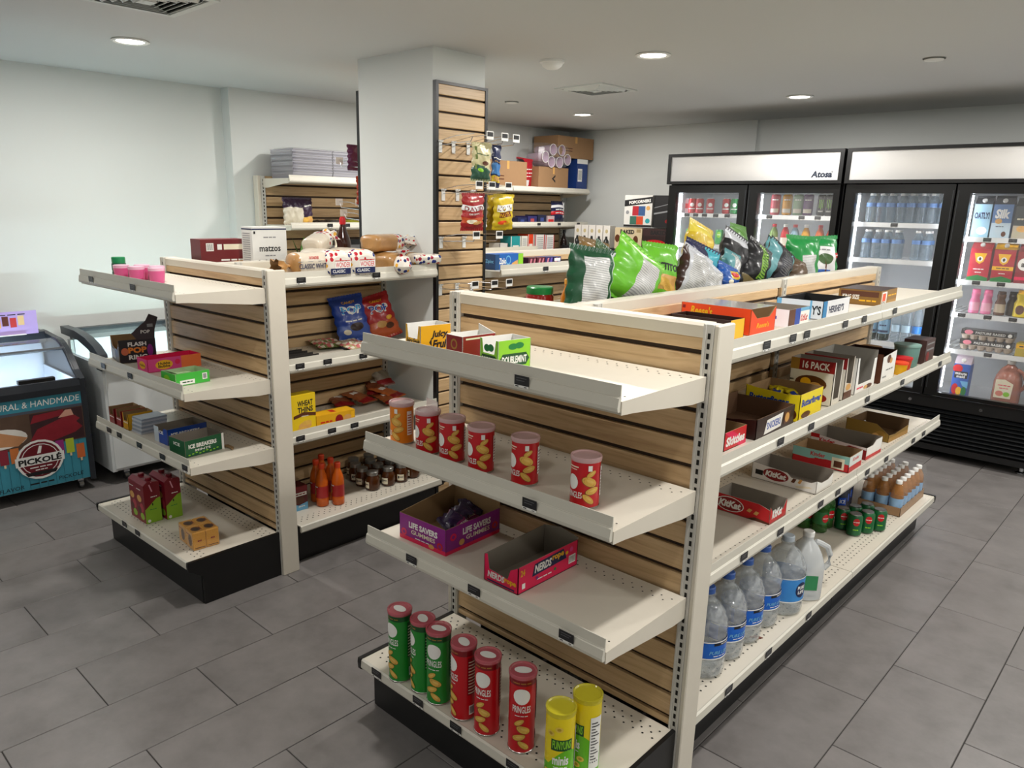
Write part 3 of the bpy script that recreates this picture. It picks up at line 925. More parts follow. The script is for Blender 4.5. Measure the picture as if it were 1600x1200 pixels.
def carton(name, label, cat, pos, size, m, spec=(), rot=0.0, group=None, faces=None, top=None):
    """closed box, base centre at pos"""
    sx, sy, sz = size
    fm = [m]
    idx = [0] * 6
    for f, mm in (faces or {}).items():
        if mm not in fm:
            fm.append(mm)
        idx[{'f': 0, 'r': 1, 'b': 2, 'l': 3, 't': 5}[f]] = fm.index(mm)
    t = thing(name, label, cat, pos, R(rot), group)
    e = .0012
    obj('box_body', MB().box((-sx / 2, -sy / 2, 0), (sx / 2, sy / 2, sz), idx), fm, t)
    obj('lid_flap', MB().box((-sx / 2 + e, -sy / 2 + e, sz - .0002), (sx / 2 - e, sy / 2 - e, sz + .0008)), fm[idx[5]], t)
    prints(t, (sx, sy, sz + .0008), spec)
    return t
def tray(name, label, cat, pos, size, m, spec=(), rot=0.0, group=None, faces=None, prof=None, inside=None, back_flap=0.0):
    """open display box with real walls; prof gives the top outline of a wall as (u, h) fractions"""
    sx, sy, sz = size
    th = .0022
    t = thing(name, label, cat, pos, R(rot), group)
    ins = inside or CARDG
    mats = [ins, m]
    b = MB().box((-sx / 2, -sy / 2, 0), (sx / 2, sy / 2, th), 0)
    obj('tray_floor', b, mats, t)
    for f in FACES:
        S = box_face(f, size)
        pf = (prof or {}).get(f, [(0, 1), (1, 1)])
        out = [(0, 0), (1, 0)] + pf[::-1]
        n = len(out)
        mm = (faces or {}).get(f, m)
        vs = [S(u, v, 0) for u, v in out] + [S(u, v, -th) for u, v in out]
        fs = [tuple(range(n)), tuple(range(2 * n - 1, n - 1, -1))] + [(i, n + i, n + (i + 1) % n, (i + 1) % n) for i in range(n)]
        obj('side_wall', MB().add(vs, fs, [1, 0] + [0] * n), [ins, mm], t)
    prints(t, size, spec)
    return t
CUT = [(0, 1), (.12, 1), (.2, .55), (.8, .55), (.88, 1), (1, 1)]
SLOPE = [(0, 1), (.55, 1), (.85, .6), (1, .6)]
SLOPEL = [(0, .6), (.15, .6), (.45, 1), (1, 1)]
LIDR = clear('#d8606e', .62, .15, 'red_clear_lid')
LIDC = clear('#f0c4c4', .6, .12, 'clear_pink_lid')
LIDY = clear('#e6da3a', .6, .15, 'yellow_clear_lid')
RIM = mat('#b8b4b0', .25, metal=1.0, var=0, name='tin_rim')
CHIPD, CHIPL = pm('#8a5420', .6), pm('#e6bf66', .6)
def chip(p, u, v, a, b, R2, k):
    """one printed crisp: a tilted oval with a dark rim and a light fold"""
    for s, m, du in ((1.08, CHIPD, 0), (1.0, CHIP, .0006), (.5, CHIPL, .002)):
        vs, fs = ell_poly(0, 0, a * s, b * s * (.62 if s == .5 else 1), 3)
        r = (.6, -.4, .3, -.7)[k % 4]
        p.poly(([((u + du + x * math.cos(r) - y * math.sin(r)) * R2, v + x * math.sin(r) + y * math.cos(r) + du) for x, y in vs], fs), m)
def crisp_can(label, pos, h, body, dark, rot, lid, group, r=.0368, small=False, name='crisp_can'):
    t = thing(name, label, 'crisp can', pos, R(rot), group)
    obj('can_body', MB().lathe([(r - .003, 0), (r + .0005, .001), (r + .0005, .004), (r - .0006, .005), (r - .0006, h * .5), (r - .0006, h - .012), (r - .0014, h - .011), (r - .0014, h - .009)], n=36, mats=[1, 1, 1, 0, 0, 1, 1]), [body, RIM], t, smooth=True)
    obj('lid', MB().lathe([(r + .0016, h - .012), (r + .0022, h - .010), (r + .0022, h - .002), (r + .001, h), (r - .003, h), (r - .005, h - .003), (0, h - .003)], n=36, cap=False), lid, t, smooth=True)
    obj('foil_seal', MB().lathe([(0, h - .0085), (r - .002, h - .0085)], n=36, cap=False), mat('#c9a0a4', .35, metal=.3, var=.1, name='foil_pink') if not small else SILV, t)
    S = cyl_map(r - .0004, 0, R(-90))
    p = Print(S)
    R2 = 1 / r
    if small:
        p.ell(-.005 * R2, .066, .0165 * R2, .0195, WHITE).txt('PRINGLES', 0, .035, .046 * R2, .016, WHITE, .018)
        p.rect(-.02 * R2, .104, .012 * R2, .107, CREAM, 6, 1).rect(-.016 * R2, .098, .008 * R2, .1, CREAM, 6, 1)
        for k, (u, v, a, b) in enumerate(((.044, .090, .013, .006), (.040, .070, .019, .011), (.048, .047, .017, .0085), (.038, .026, .017, .0075))):
            chip(p, u, v, a, b, R2, k)
        p.rect(.036 * R2, .098, .046 * R2, .112, WHITE, 3, 1)
        p.rect(.075 * R2, .03, .092 * R2, .105, WHITE, 4, 1)
        for k in range(8):
            p.rect(.077 * R2, .035 + k * .008, .090 * R2, .038 + k * .008, dark, 3, 1)
    else:
        p.rect(-PI, h - .030, PI, h - .013, dark, 40, 1)
        p.dash(0, h - .022, .052 * R2, .006, GOLD, 0)
        p.ell(0, .178, .0235 * R2, .024, WHITE).txt('PRINGLES', 0, .139, .052 * R2, .021, WHITE, .018)
        p.dash(0, .119, .036 * R2, .0055, WHITE)
        for k, (u, v, a, b) in enumerate(((-.006, .098, .015, .007), (.006, .076, .019, .0105), (-.006, .052, .018, .009), (.007, .028, .018, .008))):
            chip(p, u, v, a, b, R2, k)
        p.rect(.055 * R2, .085, .082 * R2, .205, dark, 4, 2).rect(.06 * R2, .02, .078 * R2, .05, WHITE, 4, 1)
        for k in range(7):
            p.rect((.062 + k * .0022) * R2, .024, (.0633 + k * .0022) * R2, .046, INK, 1, 1)
        for k in range(11):
            p.rect(.057 * R2, .09 + k * .010, .080 * R2, .0935 + k * .010, pm('#d9d2b8', name='small_print'), 3, 1)
    p.done(t)
    if not small:
        q = Print(plane_map((0, 0, h - .003), (1, 0, 0), (0, 1, 0), (0, 0, 1)))
        q.ell(0, 0, .024, .015, WHITE)
        q.done(t)
    return t
GRN2, GRND = pm('#1f8a2e', .3), pm('#0c4a1e', .3)
CRED, CREDD = pm('#c4101c', .3), pm('#7d0a14', .3)
CORG, CORGD = pm('#e8820e', .3), pm('#b4420c', .3)

def bottle(name, label, cat, pos, prof, m, cap, label_band=None, group=None, rot=0.0, n=20, sq=0.0, capm=None, spec=None, liquid=None, wob=None):
    """lathed bottle: prof for the body, cap profile, optional wrap label (r, z0, z1, material)"""
    t = thing(name, label, cat, pos, R(rot), group)
    obj('bottle_body', MB().lathe(prof, n=n, sq=sq, wob=wob), m, t, smooth=50)
    if liquid:
        obj('liquid', MB().lathe(liquid[0], n=n, sq=sq), liquid[1], t, smooth=50)
    if cap:
        obj('cap', MB().lathe(cap, n=16), capm or WHITE, t, smooth=True)
    if label_band:
        r, z0, z1, lm = label_band
        obj('wrap_label', MB().lathe([(r, z0), (r, z1)], n=n, sq=sq, cap=False), lm, t, smooth=50)
    if spec:
        p = Print(cyl_map(spec[0], 0, R(-90)))
        for it in spec[1:]:
            getattr(p, it[0])(*it[1:])
        p.done(t)
    return t
def can(name, label, pos, r, h, m, group, rot=0.0, spec=None):
    t = thing(name, label, 'drink can', pos, R(rot), group)
    obj('can_body', MB().lathe([(r * .72, 0), (r * .78, .002), (r, .010), (r, h - .014), (r * .8, h - .003), (r * .82, h)], n=20, mats=[1, 0, 0, 0, 1]), [m, ALU], t, smooth=True)
    obj('can_top', MB().lathe([(r * .82, h), (r * .76, h), (r * .74, h - .004), (0, h - .004)], n=20, cap=False), ALU, t)
    obj('pull_tab', MB().box((-r * .2, -r * .5, h - .0036), (r * .2, r * .25, h - .0022)), ALU, t)
    if spec:
        p = Print(cyl_map(r, 0, R(-90)))
        for it in spec:
            getattr(p, it[0])(*it[1:])
        p.done(t)
    return t

def nutri_build(nt, b):
    tc = nt.nodes.new('ShaderNodeTexCoord')
    wv = nt.nodes.new('ShaderNodeTexWave')
    wv.bands_direction = 'Z'
    wv.inputs['Scale'].default_value = 42
    wv.inputs['Distortion'].default_value = 1.5
    wv.inputs['Detail Scale'].default_value = 30
    nz = nt.nodes.new('ShaderNodeTexNoise')
    nz.inputs['Scale'].default_value = 190
    nt.links.new(tc.outputs['Object'], wv.inputs['Vector'])
    nt.links.new(tc.outputs['Object'], nz.inputs['Vector'])
    mu = nt.nodes.new('ShaderNodeMath'); mu.operation = 'MULTIPLY'
    nt.links.new(wv.outputs['Fac'], mu.inputs[0])
    nt.links.new(nz.outputs['Fac'], mu.inputs[1])
    r = ramp(nt, [(.04, '#9fa1a2'), (.16, '#c6c7c6'), (.5, '#d4d5d3')], mu.outputs[0])
    nt.links.new(r.outputs[0], b.inputs['Base Color'])
    b.inputs['Roughness'].default_value = .3
NUTRI = node_mat('nutrition_table_print', nutri_build)
FOIL = {}
def foil(h, rough=.34):
    return mat(h, rough, var=.08, scale=14, coat=.15, name='film_' + h.strip('#'), bump=1.0)
def bag(name, label, cat, pos, w, h, t, mats, pat=None, rz=90.0, tilt=0.0, roll=0.0, seed=0, group=None, texts=(), hang=False, crump=.006, sag=0.0):
    """pillow bag: local x is width, z height, -y the front; pat(u, v) gives the front's material index; origin at the bottom centre"""
    rnd = random.Random(seed)
    ph = [rnd.uniform(0, 6.28) for _ in range(8)]
    sealf = .07
    def depth(u, v):
        a = max(0.0, 1 - abs(2 * u - 1) ** 2.4) ** .62
        vv = min(1, max(0, (v - sealf * .6) / (1 - 1.2 * sealf)))
        bb = max(0.0, 1 - abs(2 * vv - 1) ** 3.2) ** .7
        c = a * bb
        e = abs(2 * v - 1) ** 2
        wr = crump * c * (.8 * math.sin(9 * u + 5 * v + ph[0]) + .7 * math.sin(15 * v - 8 * u + ph[1]) + .5 * math.sin(19 * u + ph[2]) * math.sin(13 * v + ph[3]) + .7 * e * math.sin(34 * u + 4 * v + ph[6]) + .3 * math.sin(27 * v + 21 * u + ph[7]))
        return c * t * .5 * (1 + sag * (.5 - v)) + wr * .5
    def px(u, v):
        pinch = 1 - .07 * math.sin(PI * min(1, max(0, v))) ** .5
        edge = .004 * math.sin(29 * v + ph[4])
        return (u - .5) * w * pinch + edge * (2 * u - 1)
    def zz(u, v):
        return v * h + .004 * math.sin(6 * u + ph[5]) * (1 if .05 < v < .95 else 0)
    nu, nv = 22, 26
    F = lambda u, v: (px(u, v), -depth(u, v) - .0004, zz(u, v))
    B = lambda u, v: (px(u, v), depth(u, v) + .0004, zz(u, v))
    b = MB()
    b.grid(F, nu, nv, 0, pat)
    b.grid(lambda u, v: B(1 - u, v), nu, nv, 0, None)
    th = thing(name, label, cat, pos, 0, group)
    th.rotation_euler = (Matrix.Rotation(R(rz), 3, 'Z') @ Matrix.Rotation(R(tilt), 3, 'X') @ Matrix.Rotation(R(roll), 3, 'Y')).to_euler()
    obj('pouch', b, mats, th, smooth=60)
    # crimped seals top and bottom
    for v0, nm in ((.0, 'bottom_seal'), (1.0, 'top_seal')):
        z0 = v0 * h
        n = 24
        s = MB()
        sg = 1 if v0 else -1
        vs = []
        for i in range(n + 1):
            u = i / n
            x = (u - .5) * w
            vs += [(x, .0015 * (1 if i % 2 else -1), z0 - sg * .012), (x, .0015 * (-1 if i % 2 else 1), z0 + sg * (.004 if i % 2 else .007))]
        s.add(vs, [(2 * i, 2 * i + 2, 2 * i + 3, 2 * i + 1) for i in range(n)])
        obj(nm, s, mats[0], th)
    if texts:
        S = lambda u, v, l: (px(u, v), -depth(u, v) - l - .0012, zz(u, v))
        p = Print(S)
        for it in texts:
            getattr(p, it[0])(*it[1:])
        p.done(th)
    return th
def box_pat(u0, v0, u1, v1, a=1, b=0):
    return lambda u, v: a if (u0 < u < u1 and v0 < v < v1) else b
def pats(*rules):
    """first matching rule (test, index) wins"""
    def f(u, v):
        for test, i in rules:
            if test(u, v):
                return i
        return 0
    return f

# ================================================================== front gondola, end shelves
z1, z2, z3, zb = 1.2406, .9352, .6257, .2036
GUM = 'chewing gum boxes on the front gondola'
tray('gum_box', 'yellow open gum box on the top end shelf of the front gondola', 'gum box', (-.245, -.326, z1), (.072, .106, .082), YEL,
     [('f', 'txt', 'Juicy Fruit', .5, .42, .9, .26, INK, .03, .2), ('r', 'txt', 'Juicy', .62, .66, .56, .3, INK, .04, .25), ('r', 'txt', 'Fruit', .66, .34, .56, .3, INK, .04, .25), ('r', 'pts', [(.28, .42), (.36, .56), (.36, .28)], INK)],
     rot=-6, group=GUM, prof={'f': CUT}, inside=WHITEI)
tray('gum_box', 'dark red open gum box between the yellow and the lime gum boxes', 'gum box', (-.088, -.312, z1), (.068, .118, .072), DRED,
     [('f', 'ell', .5, .68, .2, .2, GOLD), ('f', 'ell', .5, .68, .13, .13, DRED), ('f', 'txt', 'BIG RED', .5, .3, .8, .22, WHITE, .03, .1), ('r', 'rect', .1, .86, .9, .92, CREAM)],
     rot=-4, group=GUM, prof={'f': [(0, 1), (1, 1)], 'b': [(0, 1), (1, 1.25), (1, 1.25)]}, inside=WHITEI)
tray('gum_box', 'lime green open gum box with a black arrow name panel', 'gum box', (.050, -.324, z1), (.074, .108, .080), LIME,
     [('f', 'pts', [(.05, .34), (.14, .5), (.86, .5), (.95, .34), (.86, .18), (.14, .18)], GRND), ('f', 'txt', 'DOUBLEMINT', .5, .34, .74, .18, WHITE, .02), ('f', 'ell', .4, .72, .16, .12, GRN), ('f', 'ell', .62, .74, .16, .12, GRN),
      ('r', 'pts', [(.04, .36), (.14, .56), (.86, .56), (.96, .36), (.86, .16), (.14, .16)], GRND), ('r', 'txt', 'DOUBLEMINT', .5, .36, .76, .24, WHITE, .03), ('r', 'ell', .45, .78, .14, .1, GRN), ('r', 'ell', .64, .8, .14, .1, GRN)],
     rot=-8, group=GUM, prof={'f': CUT}, inside=WHITEI)
SMALL = 'short crisp cans on the middle end shelf'
for i, (x, y) in enumerate(((-.392, -.305), (-.264, -.312), (-.160, -.312), (-.042, -.313), (.105, -.297), (.310, -.306))):
    lb = ('short orange crisp can, leftmost on the middle end shelf', 'short red crisp can beside the orange one, with a clear tab standing on its lid', 'short red crisp can, third from the left on the middle end shelf',
          'short red crisp can, fourth from the left on the middle end shelf', 'short red crisp can standing alone between the row and the rightmost can', 'short red crisp can, rightmost and nearest on the middle end shelf')[i]
    c = crisp_can(lb, (x, y, z2), .130, CORG if i == 0 else CRED, CORGD if i == 0 else CREDD, (-42, -12, -8, -12, -16, -10)[i], LIDC, SMALL, small=True)
    if i == 1:
        obj('lid_tab', MB().box((-.03, .012, .128), (.036, .0128, .158)), clear('#ffe9e6', .35, .1, 'clear_tab'), c)
# candy boxes on the lowest end shelf
t = tray('candy_box', 'purple open gummies box holding a few packets on the lowest end shelf', 'candy box', (-.285, -.200, z3), (.205, .245, .084), PURP,
     [('f', 'rect', 0, 0, 1, .16, HOTP), ('f', 'txt', 'LIFE SAVERS', .52, .66, .62, .24, WHITE, .045), ('f', 'txt', 'GUMMIES', .52, .40, .52, .17, CREAM, .02),
      ('f', 'ell', .1, .3, .06, .14, HOTP), ('f', 'ell', .1, .3, .03, .07, PURP), ('f', 'ell', .88, .28, .06, .14, RED), ('f', 'ell', .88, .28, .03, .07, PURP), ('f', 'ell', .7, .14, .06, .09, TEA), ('f', 'dash', .5, .2, .3, .08, WHITE, 0),
      ('r', 'rect', 0, 0, 1, .14, HOTP), ('r', 'txt', 'LIFE SAVERS', .56, .68, .52, .26, WHITE, .045), ('r', 'txt', 'GUMMIES', .58, .40, .44, .18, CREAM, .02),
      ('r', 'ell', .13, .62, .055, .14, HOTP), ('r', 'ell', .13, .62, .025, .07, PURP), ('r', 'ell', .9, .4, .055, .14, RED), ('r', 'ell', .9, .4, .025, .07, PURP), ('r', 'ell', .28, .3, .05, .12, TEA)],
     rot=2, inside=CARD, group='candy boxes on the front gondola end', prof={'b': [(0, 1.35), (.06, 1.45), (.94, 1.45), (1, 1.35)], 'l': [(0, 1.35), (.35, 1.2), (1, 1)]})
for i, (dx, dy, rz, rl) in enumerate(((-.02, .02, 30, 20), (.03, .05, 60, -15), (.01, .08, 80, 10), (.06, .02, 100, -20), (-.05, -.02, 15, 30))):
    bag('candy_packet', 'small dark purple gummy packet, %s in the purple box' % ORD[i], 'candy packet', (-.26 + dx, -.19 + dy, z3 + .012 + .004 * i), .07, .10, .018, [foil('#2a1440'), foil('#7c1f5e'), WHITE],
        pats((lambda u, v: .35 < v < .6, 1)), rz=rz, tilt=-58, roll=rl, seed=i, group='gummy packets in the purple box', texts=[('txt', 'LIFE SAVERS', .5, .48, .7, .1, WHITE, .02)], crump=.002)
tray('candy_box', 'empty pink rope candy box with a notched front on the lowest end shelf', 'candy box', (.066, -.208, z3), (.128, .262, .080), HOTP,
     [('f', 'txt', 'NERDS', .36, .32, .5, .24, WHITE, .04, .15), ('f', 'txt', 'rope', .78, .30, .34, .2, YEL, .04), ('f', 'rect', .1, .06, .9, .12, DBLUE),
      ('r', 'pts', [(.22, .42), (.26, .86), (.74, .92), (.80, .50)], DBLUE), ('r', 'txt', 'NERDS', .40, .66, .28, .30, WHITE, .04, .15), ('r', 'txt', 'rope', .65, .72, .20, .24, YEL, .04), ('r', 'txt', '24', .07, .74, .07, .24, YEL, .03),
      ('r', 'rect', .84, .2, .96, .52, WHITE), ('r', 'txt', 'IIIIIIII', .9, .36, .1, .24, INK, 0), ('r', 'rect', .06, .14, .11, .34, WHITE), ('r', 'dash', .42, .24, .24, .10, WHITE, .02), ('r', 'ell', .88, .76, .03, .1, PINK), ('r', 'ell', .8, .7, .025, .07, YEL), ('r', 'ell', .3, .3, .02, .06, PURP), ('r', 'ell', .6, .3, .02, .06, GRN)],
     rot=0, inside=CARDG, group='candy boxes on the front gondola end', prof={'f': [(0, 1), (.1, 1.05), (.16, .5), (.7, .42), (.78, .8), (.9, .9), (1, 1)], 'b': [(0, 1.1), (.5, 1.25), (1, 1.1)], 'l': [(0, 1.1), (1, 1)]})
TALL = 'tall crisp cans on the base deck'
for i, (x, y, c, d, rot, lb) in enumerate(((-.292, -.405, GRN2, GRND, 0, 'tall green crisp can, leftmost on the base deck of the front gondola'), (-.200, -.392, GRN2, GRND, -28, 'tall green crisp can between the two other green ones'),
        (-.125, -.395, GRN2, GRND, 20, 'tall green crisp can touching the first red one'), (-.022, -.392, CRED, CREDD, -22, 'tall red crisp can next to the green ones, showing its barcode'),
        (.072, -.390, CRED, CREDD, 18, 'tall red crisp can in the middle of the three red ones'), (.188, -.374, CRED, CREDD, 38, 'tall red crisp can standing apart, third and nearest of the red ones'))):
    crisp_can(lb, (x, y, zb), .240, c, d, rot, LIDR, TALL)
def onion_can(label, pos, rot):
    r, h = .0375, .235
    t = thing('onion_ring_can', label, 'snack can', pos, R(rot), 'yellow and green snack cans')
    g, y = pm('#6abf1e', .25), pm('#f0d818', .25)
    obj('can_body', MB().lathe([(r, 0), (r, h * .35), (r, h * .36), (r, h - .012), (r - .001, h - .011)], n=36, mats=[0, 0, 1, 1]), [g, y], t, smooth=True)
    obj('lid', MB().lathe([(r + .0015, h - .014), (r + .002, h - .012), (r + .002, h - .001), (r - .001, h), (r - .004, h - .003), (0, h - .003)], n=36, cap=False), LIDY, t, smooth=True)
    obj('foil_seal', MB().lathe([(0, h - .009), (r - .002, h - .009)], n=36, cap=False), mat('#c8b71e', .3, var=.15, scale=60, name='foil_yellow'), t)
    k = 1 / r
    p = Print(cyl_map(r, 0, R(-90)))
    vs, fs = [], []
    n = 40
    for i in range(n + 1):
        u = -PI + 2 * PI * i / n
        vs += [(u, .0), (u, .075 + .055 * math.sin(u * 1.0 + .9))]
    p.poly((vs, [(2 * i, 2 * i + 2, 2 * i + 3, 2 * i + 1) for i in range(n)]), g)
    p.rect(-.02 * k, .128, .036 * k, .160, GRND, 8, 1).txt('FUNYUNS', .008 * k, .145, .05 * k, .024, LIME, .03, .1).txt('minis', .006 * k, .10, .042 * k, .026, WHITE, .03)
    p.dash(.006 * k, .080, .036 * k, .006, WHITE, 0)
    for u, v in ((.0, .19), (-.022, .175), (.02, .04), (-.012, .03), (.03, .06), (-.03, .06)):
        p.ell(u * k, v, .010 * k, .008, pm('#e8c84a', .4)).ell(u * k, v, .005 * k, .004, pm('#b8962a', .4))
    p.rect(.052 * k, .03, .085 * k, .185, WHITE, 5, 2)
    for i in range(14):
        p.rect(.055 * k, .05 + i * .009, (.078 - .006 * (i % 3)) * k, .053 + i * .009, INK, 3, 1)
    p.done(t)
onion_can('yellow and green snack can in front, nearest on the base deck', (.352, -.415, zb), 34)
onion_can('yellow and green snack can behind the nearest one, turned to its nutrition table', (.368, -.325, zb), -28)

# ================================================================== front gondola, right side
r1, r2, r3 = 1.2731, .9432, .6082
CB = 'candy boxes on the right side of the front gondola'
tray('candy_box', 'dark brown open candy tray with a yellow end, nearest on the top right shelf', 'candy box', (.232, .391, r1), (.20, .092, .060), DBRN,
     [('r', 'rect', .05, .1, .95, .9, YEL)], faces={'r': YEL}, inside=DBRN, group=CB)
t = tray('candy_box', 'large orange peanut butter cup box with yellow script on the top right shelf', 'candy box', (.213, .563, r1), (.245, .165, .082), ORNG,
     [('f', 'txt', "Reese's", .30, .74, .32, .34, YEL, .03, .2), ('r', 'txt', "Reese's", .5, .34, .5, .2, YEL, .02, .2), ('f', 'rect', .02, .78, .06, .9, DRED)], inside=CARD, group=CB,
     prof={'r': [(0, 1), (.25, .62), (.75, .62), (1, 1)]}, rot=-2)
obj('clear_cover', MB().box((-.118, -.078, .0815), (.118, .078, .0825)), clear('#f5efe8', .25, .1, 'clear_film'), t)
t = tray('candy_box', 'open white and blue candy tray with brown and blue bars behind the orange box', 'candy box', (.255, .835, r1), (.165, .17, .058), SKY,
     [('f', 'rect', .08, 0, 1, 1, pm('#e8ecf2')), ('f', 'dash', .5, .5, .5, .4, BLUE, .02), ('r', 'rect', 0, .0, .3, 1, BRWN), ('r', 'rect', .3, 0, .55, 1, BLUE), ('r', 'rect', .55, 0, 1, .8, WHITE), ('r', 'txt', 'KitKat', .75, .4, .36, .4, RED, .03, .2)], inside=CARDG, group=CB)
t = tray('candy_box', 'white and blue chocolate bar box with a blue stripe on the top right shelf', 'candy box', (.262, 1.15, r1), (.17, .26, .066), pm('#e4e6ea'),
     [('f', 'rect', .0, 0, .1, 1, SKY), ('f', 'txt', "Y'S", .86, .5, .2, .5, INK, .03), ('f', 'rect', .72, 0, .76, 1, SKY), ('r', 'rect', 0, 0, .14, 1, pm('#1f7fb8')), ('r', 'txt', "HERSHEY'S", .5, .5, .56, .4, DBLUE, .03)], inside=INK, group=CB)
carton('candy_box', 'brown and gold king size candy box, last on the top right shelf', 'candy box', (.262, 1.75, r1), (.168, .235, .062), pm('#8a6426'),
     [('f', 'rect', .05, .55, .95, .9, BRWN), ('f', 'txt', 'KING SIZE', .3, .5, .4, .3, WHITE, .03), ('f', 'dash', .7, .3, .4, .24, YEL, .02), ('r', 'rect', .06, .1, .36, .9, WHITE), ('r', 'rect', .1, .3, .3, .8, ORNG), ('r', 'txt', 'KING', .2, .2, .24, .2, INK, .02), ('r', 'dash', .7, .6, .5, .2, YEL, .01), ('r', 'rect', .42, .1, .98, .3, GOLD)], rot=2, group=CB, top=DBRN, faces={'t': DBRN})
# middle right shelf
tray('candy_box', 'small red fruit candy box with white lettering, nearest on the middle right shelf', 'candy box', (.28, .385, r2), (.17, .145, .058), RED,
     [('f', 'txt', 'SKITTLES', .55, .5, .8, .4, WHITE, .03), ('r', 'pts', [(0, 1), (.3, 1), (1, .2), (1, .0), (.7, 0)], HOTP), ('r', 'txt', 'Skittles', .5, .45, .85, .5, WHITE, .05, .1)], inside=CARD, group=CB)
t = tray('candy_box', 'dark brown open peanut bar tray with a blue-edged name panel', 'candy box', (.275, .64, r2), (.21, .29, .068), DBRN,
     [('f', 'dash', .4, .6, .5, .2, CREAM, .01), ('r', 'pts', [(.2, .1), (.26, .78), (.68, .86), (.64, .18)], WHITE), ('r', 'txt', 'SNICKERS', .44, .48, .36, .36, BLUE, .03, .15, R(4)), ('r', 'rect', .72, .2, .88, .8, BRWN), ('r', 'ell', .8, .5, .06, .24, TEA)], inside=pm('#6b4c34', .8), group=CB,
     prof={'f': [(0, 1), (.4, .8), (.6, .8), (1, 1)], 'l': [(0, 1.15), (1, 1.15)]})
t = tray('candy_box', 'bright yellow peanut butter bar box with blue lettering, some bars inside', 'candy box', (.290, .905, r2), (.198, .20, .098), pm('#f4dc1e'),
     [('f', 'txt', 'Butterfinger', .44, .62, .74, .34, BLUE, .04, .1), ('r', 'txt', 'Butterfinger', .5, .62, .86, .34, BLUE, .04, .1), ('f', 'ell', .86, .25, .1, .2, BRWN), ('r', 'ell', .3, .2, .2, .12, BRWN)], inside=CARD, group=CB, prof={'f': [(0, 1.06), (.2, 1), (.8, .94), (1, 1)]})
for i, (dx, dy, rz, rl) in enumerate(((-.06, .0, 0, 10), (-.03, .03, 20, -12), (.05, .02, 60, 14))):
    bag('candy_bar', 'yellow wrapped bar, %s from the back in the yellow box' % ORD[i], 'candy bar', (.29 + dx, .905 + dy, r2 + .030), .045, .10, .02, [foil('#e8d420'), foil('#1c3f9c')], pats((lambda u, v: .3 < v < .7 and .2 < u < .8, 1)), rz=rz, tilt=-66, roll=rl, seed=60 + i, group='bars in the yellow box', crump=.003)
GR = 'tall nut bar boxes on the middle right shelf'
OPENR = [(0, 1), (.06, 1), (.12, .3), (.88, .3), (.94, 1), (1, 1)]
WIN = [('f', 'rect', 0, .74, 1, 1, DRED), ('f', 'txt', '16 PACK', .58, .87, .62, .17, WHITE, .03), ('f', 'rect', .0, .74, .2, 1, GOLD)]
tray('snack_box', 'tall cream box marked 16 pack with a nut bar picture', 'snack box', (.302, 1.155, r2), (.165, .085, .168), pm('#e4dfd2'),
     WIN + [('f', 'ell', .5, .46, .36, .18, BRWN), ('f', 'ell', .38, .48, .12, .1, YEL), ('f', 'ell', .6, .42, .14, .08, TEA), ('f', 'ell', .7, .16, .2, .1, DRED), ('f', 'dash', .06, .5, .08, .08, INK), ('f', 'pts', [(.0, .0), (.25, .0), (.15, .12), (0, .16)], YEL)], inside=CARDG, group=GR, prof={'r': [(0, 1), (.1, 1), (.2, .15), (.8, .15), (.9, 1), (1, 1)]})
tray('snack_box', 'tall white and red box right behind the 16 pack box', 'snack box', (.300, 1.285, r2), (.165, .085, .166), pm('#e4dfd2'),
     [('f', 'rect', 0, .74, 1, 1, DRED), ('r', 'rect', 0, 0, 1, .2, BRWN), ('r', 'ell', .5, .3, .3, .08, TEA)], inside=CARDG, group=GR, prof={'r': [(0, 1), (.1, 1), (.2, .42), (.8, .36), (.9, 1), (1, 1)]}, faces={'r': pm('#d8cfc0')})
tray('snack_box', 'wide white open box with a grey inside in the middle of the nut bar boxes', 'snack box', (.290, 1.49, r2), (.18, .23, .156), WHITE,
     [('r', 'dash', .25, .14, .3, .1, HOTP, .02), ('r', 'ell', .7, .1, .18, .06, BRWN), ('r', 'ell', .55, .1, .1, .05, TEA)], inside=pm('#a8a49c', .8), group=GR, prof={'r': [(0, .95), (.08, .95), (.14, .24), (.8, .24), (.86, .8), (1, .8)], 'f': [(0, .92), (.5, 1), (1, .95)]})
tray('snack_box', 'white box with an almond picture, farthest of the nut bar boxes', 'snack box', (.295, 1.76, r2), (.18, .18, .128), WHITE,
     [('r', 'ell', .45, .78, .14, .14, BRWN), ('r', 'ell', .62, .7, .1, .1, TEA), ('r', 'dash', .55, .42, .5, .1, GREY, 0), ('r', 'dash', .25, .2, .26, .12, GREY, 0), ('f', 'rect', 0, 0, 1, 1, BRWN)], inside=DBRN, group=GR, faces={'f': BRWN}, prof={'r': [(0, .9), (1, 1)], 'f': [(0, 1), (1, .9)]})
def tub(label, pos, r, h, m, lidm, spec=()):
    t = thing('snack_tub', label, 'snack tub', pos, 0, 'round snack tubs on the middle right shelf')
    obj('tub_body', MB().lathe([(r * .86, 0), (r * .9, .003), (r, h - .006), (r + .002, h - .005), (r + .002, h), (r - .003, h)], n=24), m, t, smooth=True)
    obj('lid', MB().lathe([(r + .003, h - .008), (r + .003, h + .001), (r - .004, h + .0015), (0, h + .001)], n=24, cap=False), lidm, t, smooth=True)
tub('small yellow snack tub beside the orange tub', (.372, 1.965, r2), .034, .055, YEL, ORNG)
tub('orange snack tub between the yellow and the teal tubs', (.350, 2.06, r2), .046, .062, pm('#d8481c'), RED)
tub('large teal snack tub behind the orange tub', (.335, 2.19, r2), .056, .106, pm('#6f9a92'), pm('#86aca2'))
tub('dark red snack tub behind the white nut bar boxes', (.235, 1.99, r2), .044, .105, pm('#5e1420'), pm('#a8783c'))
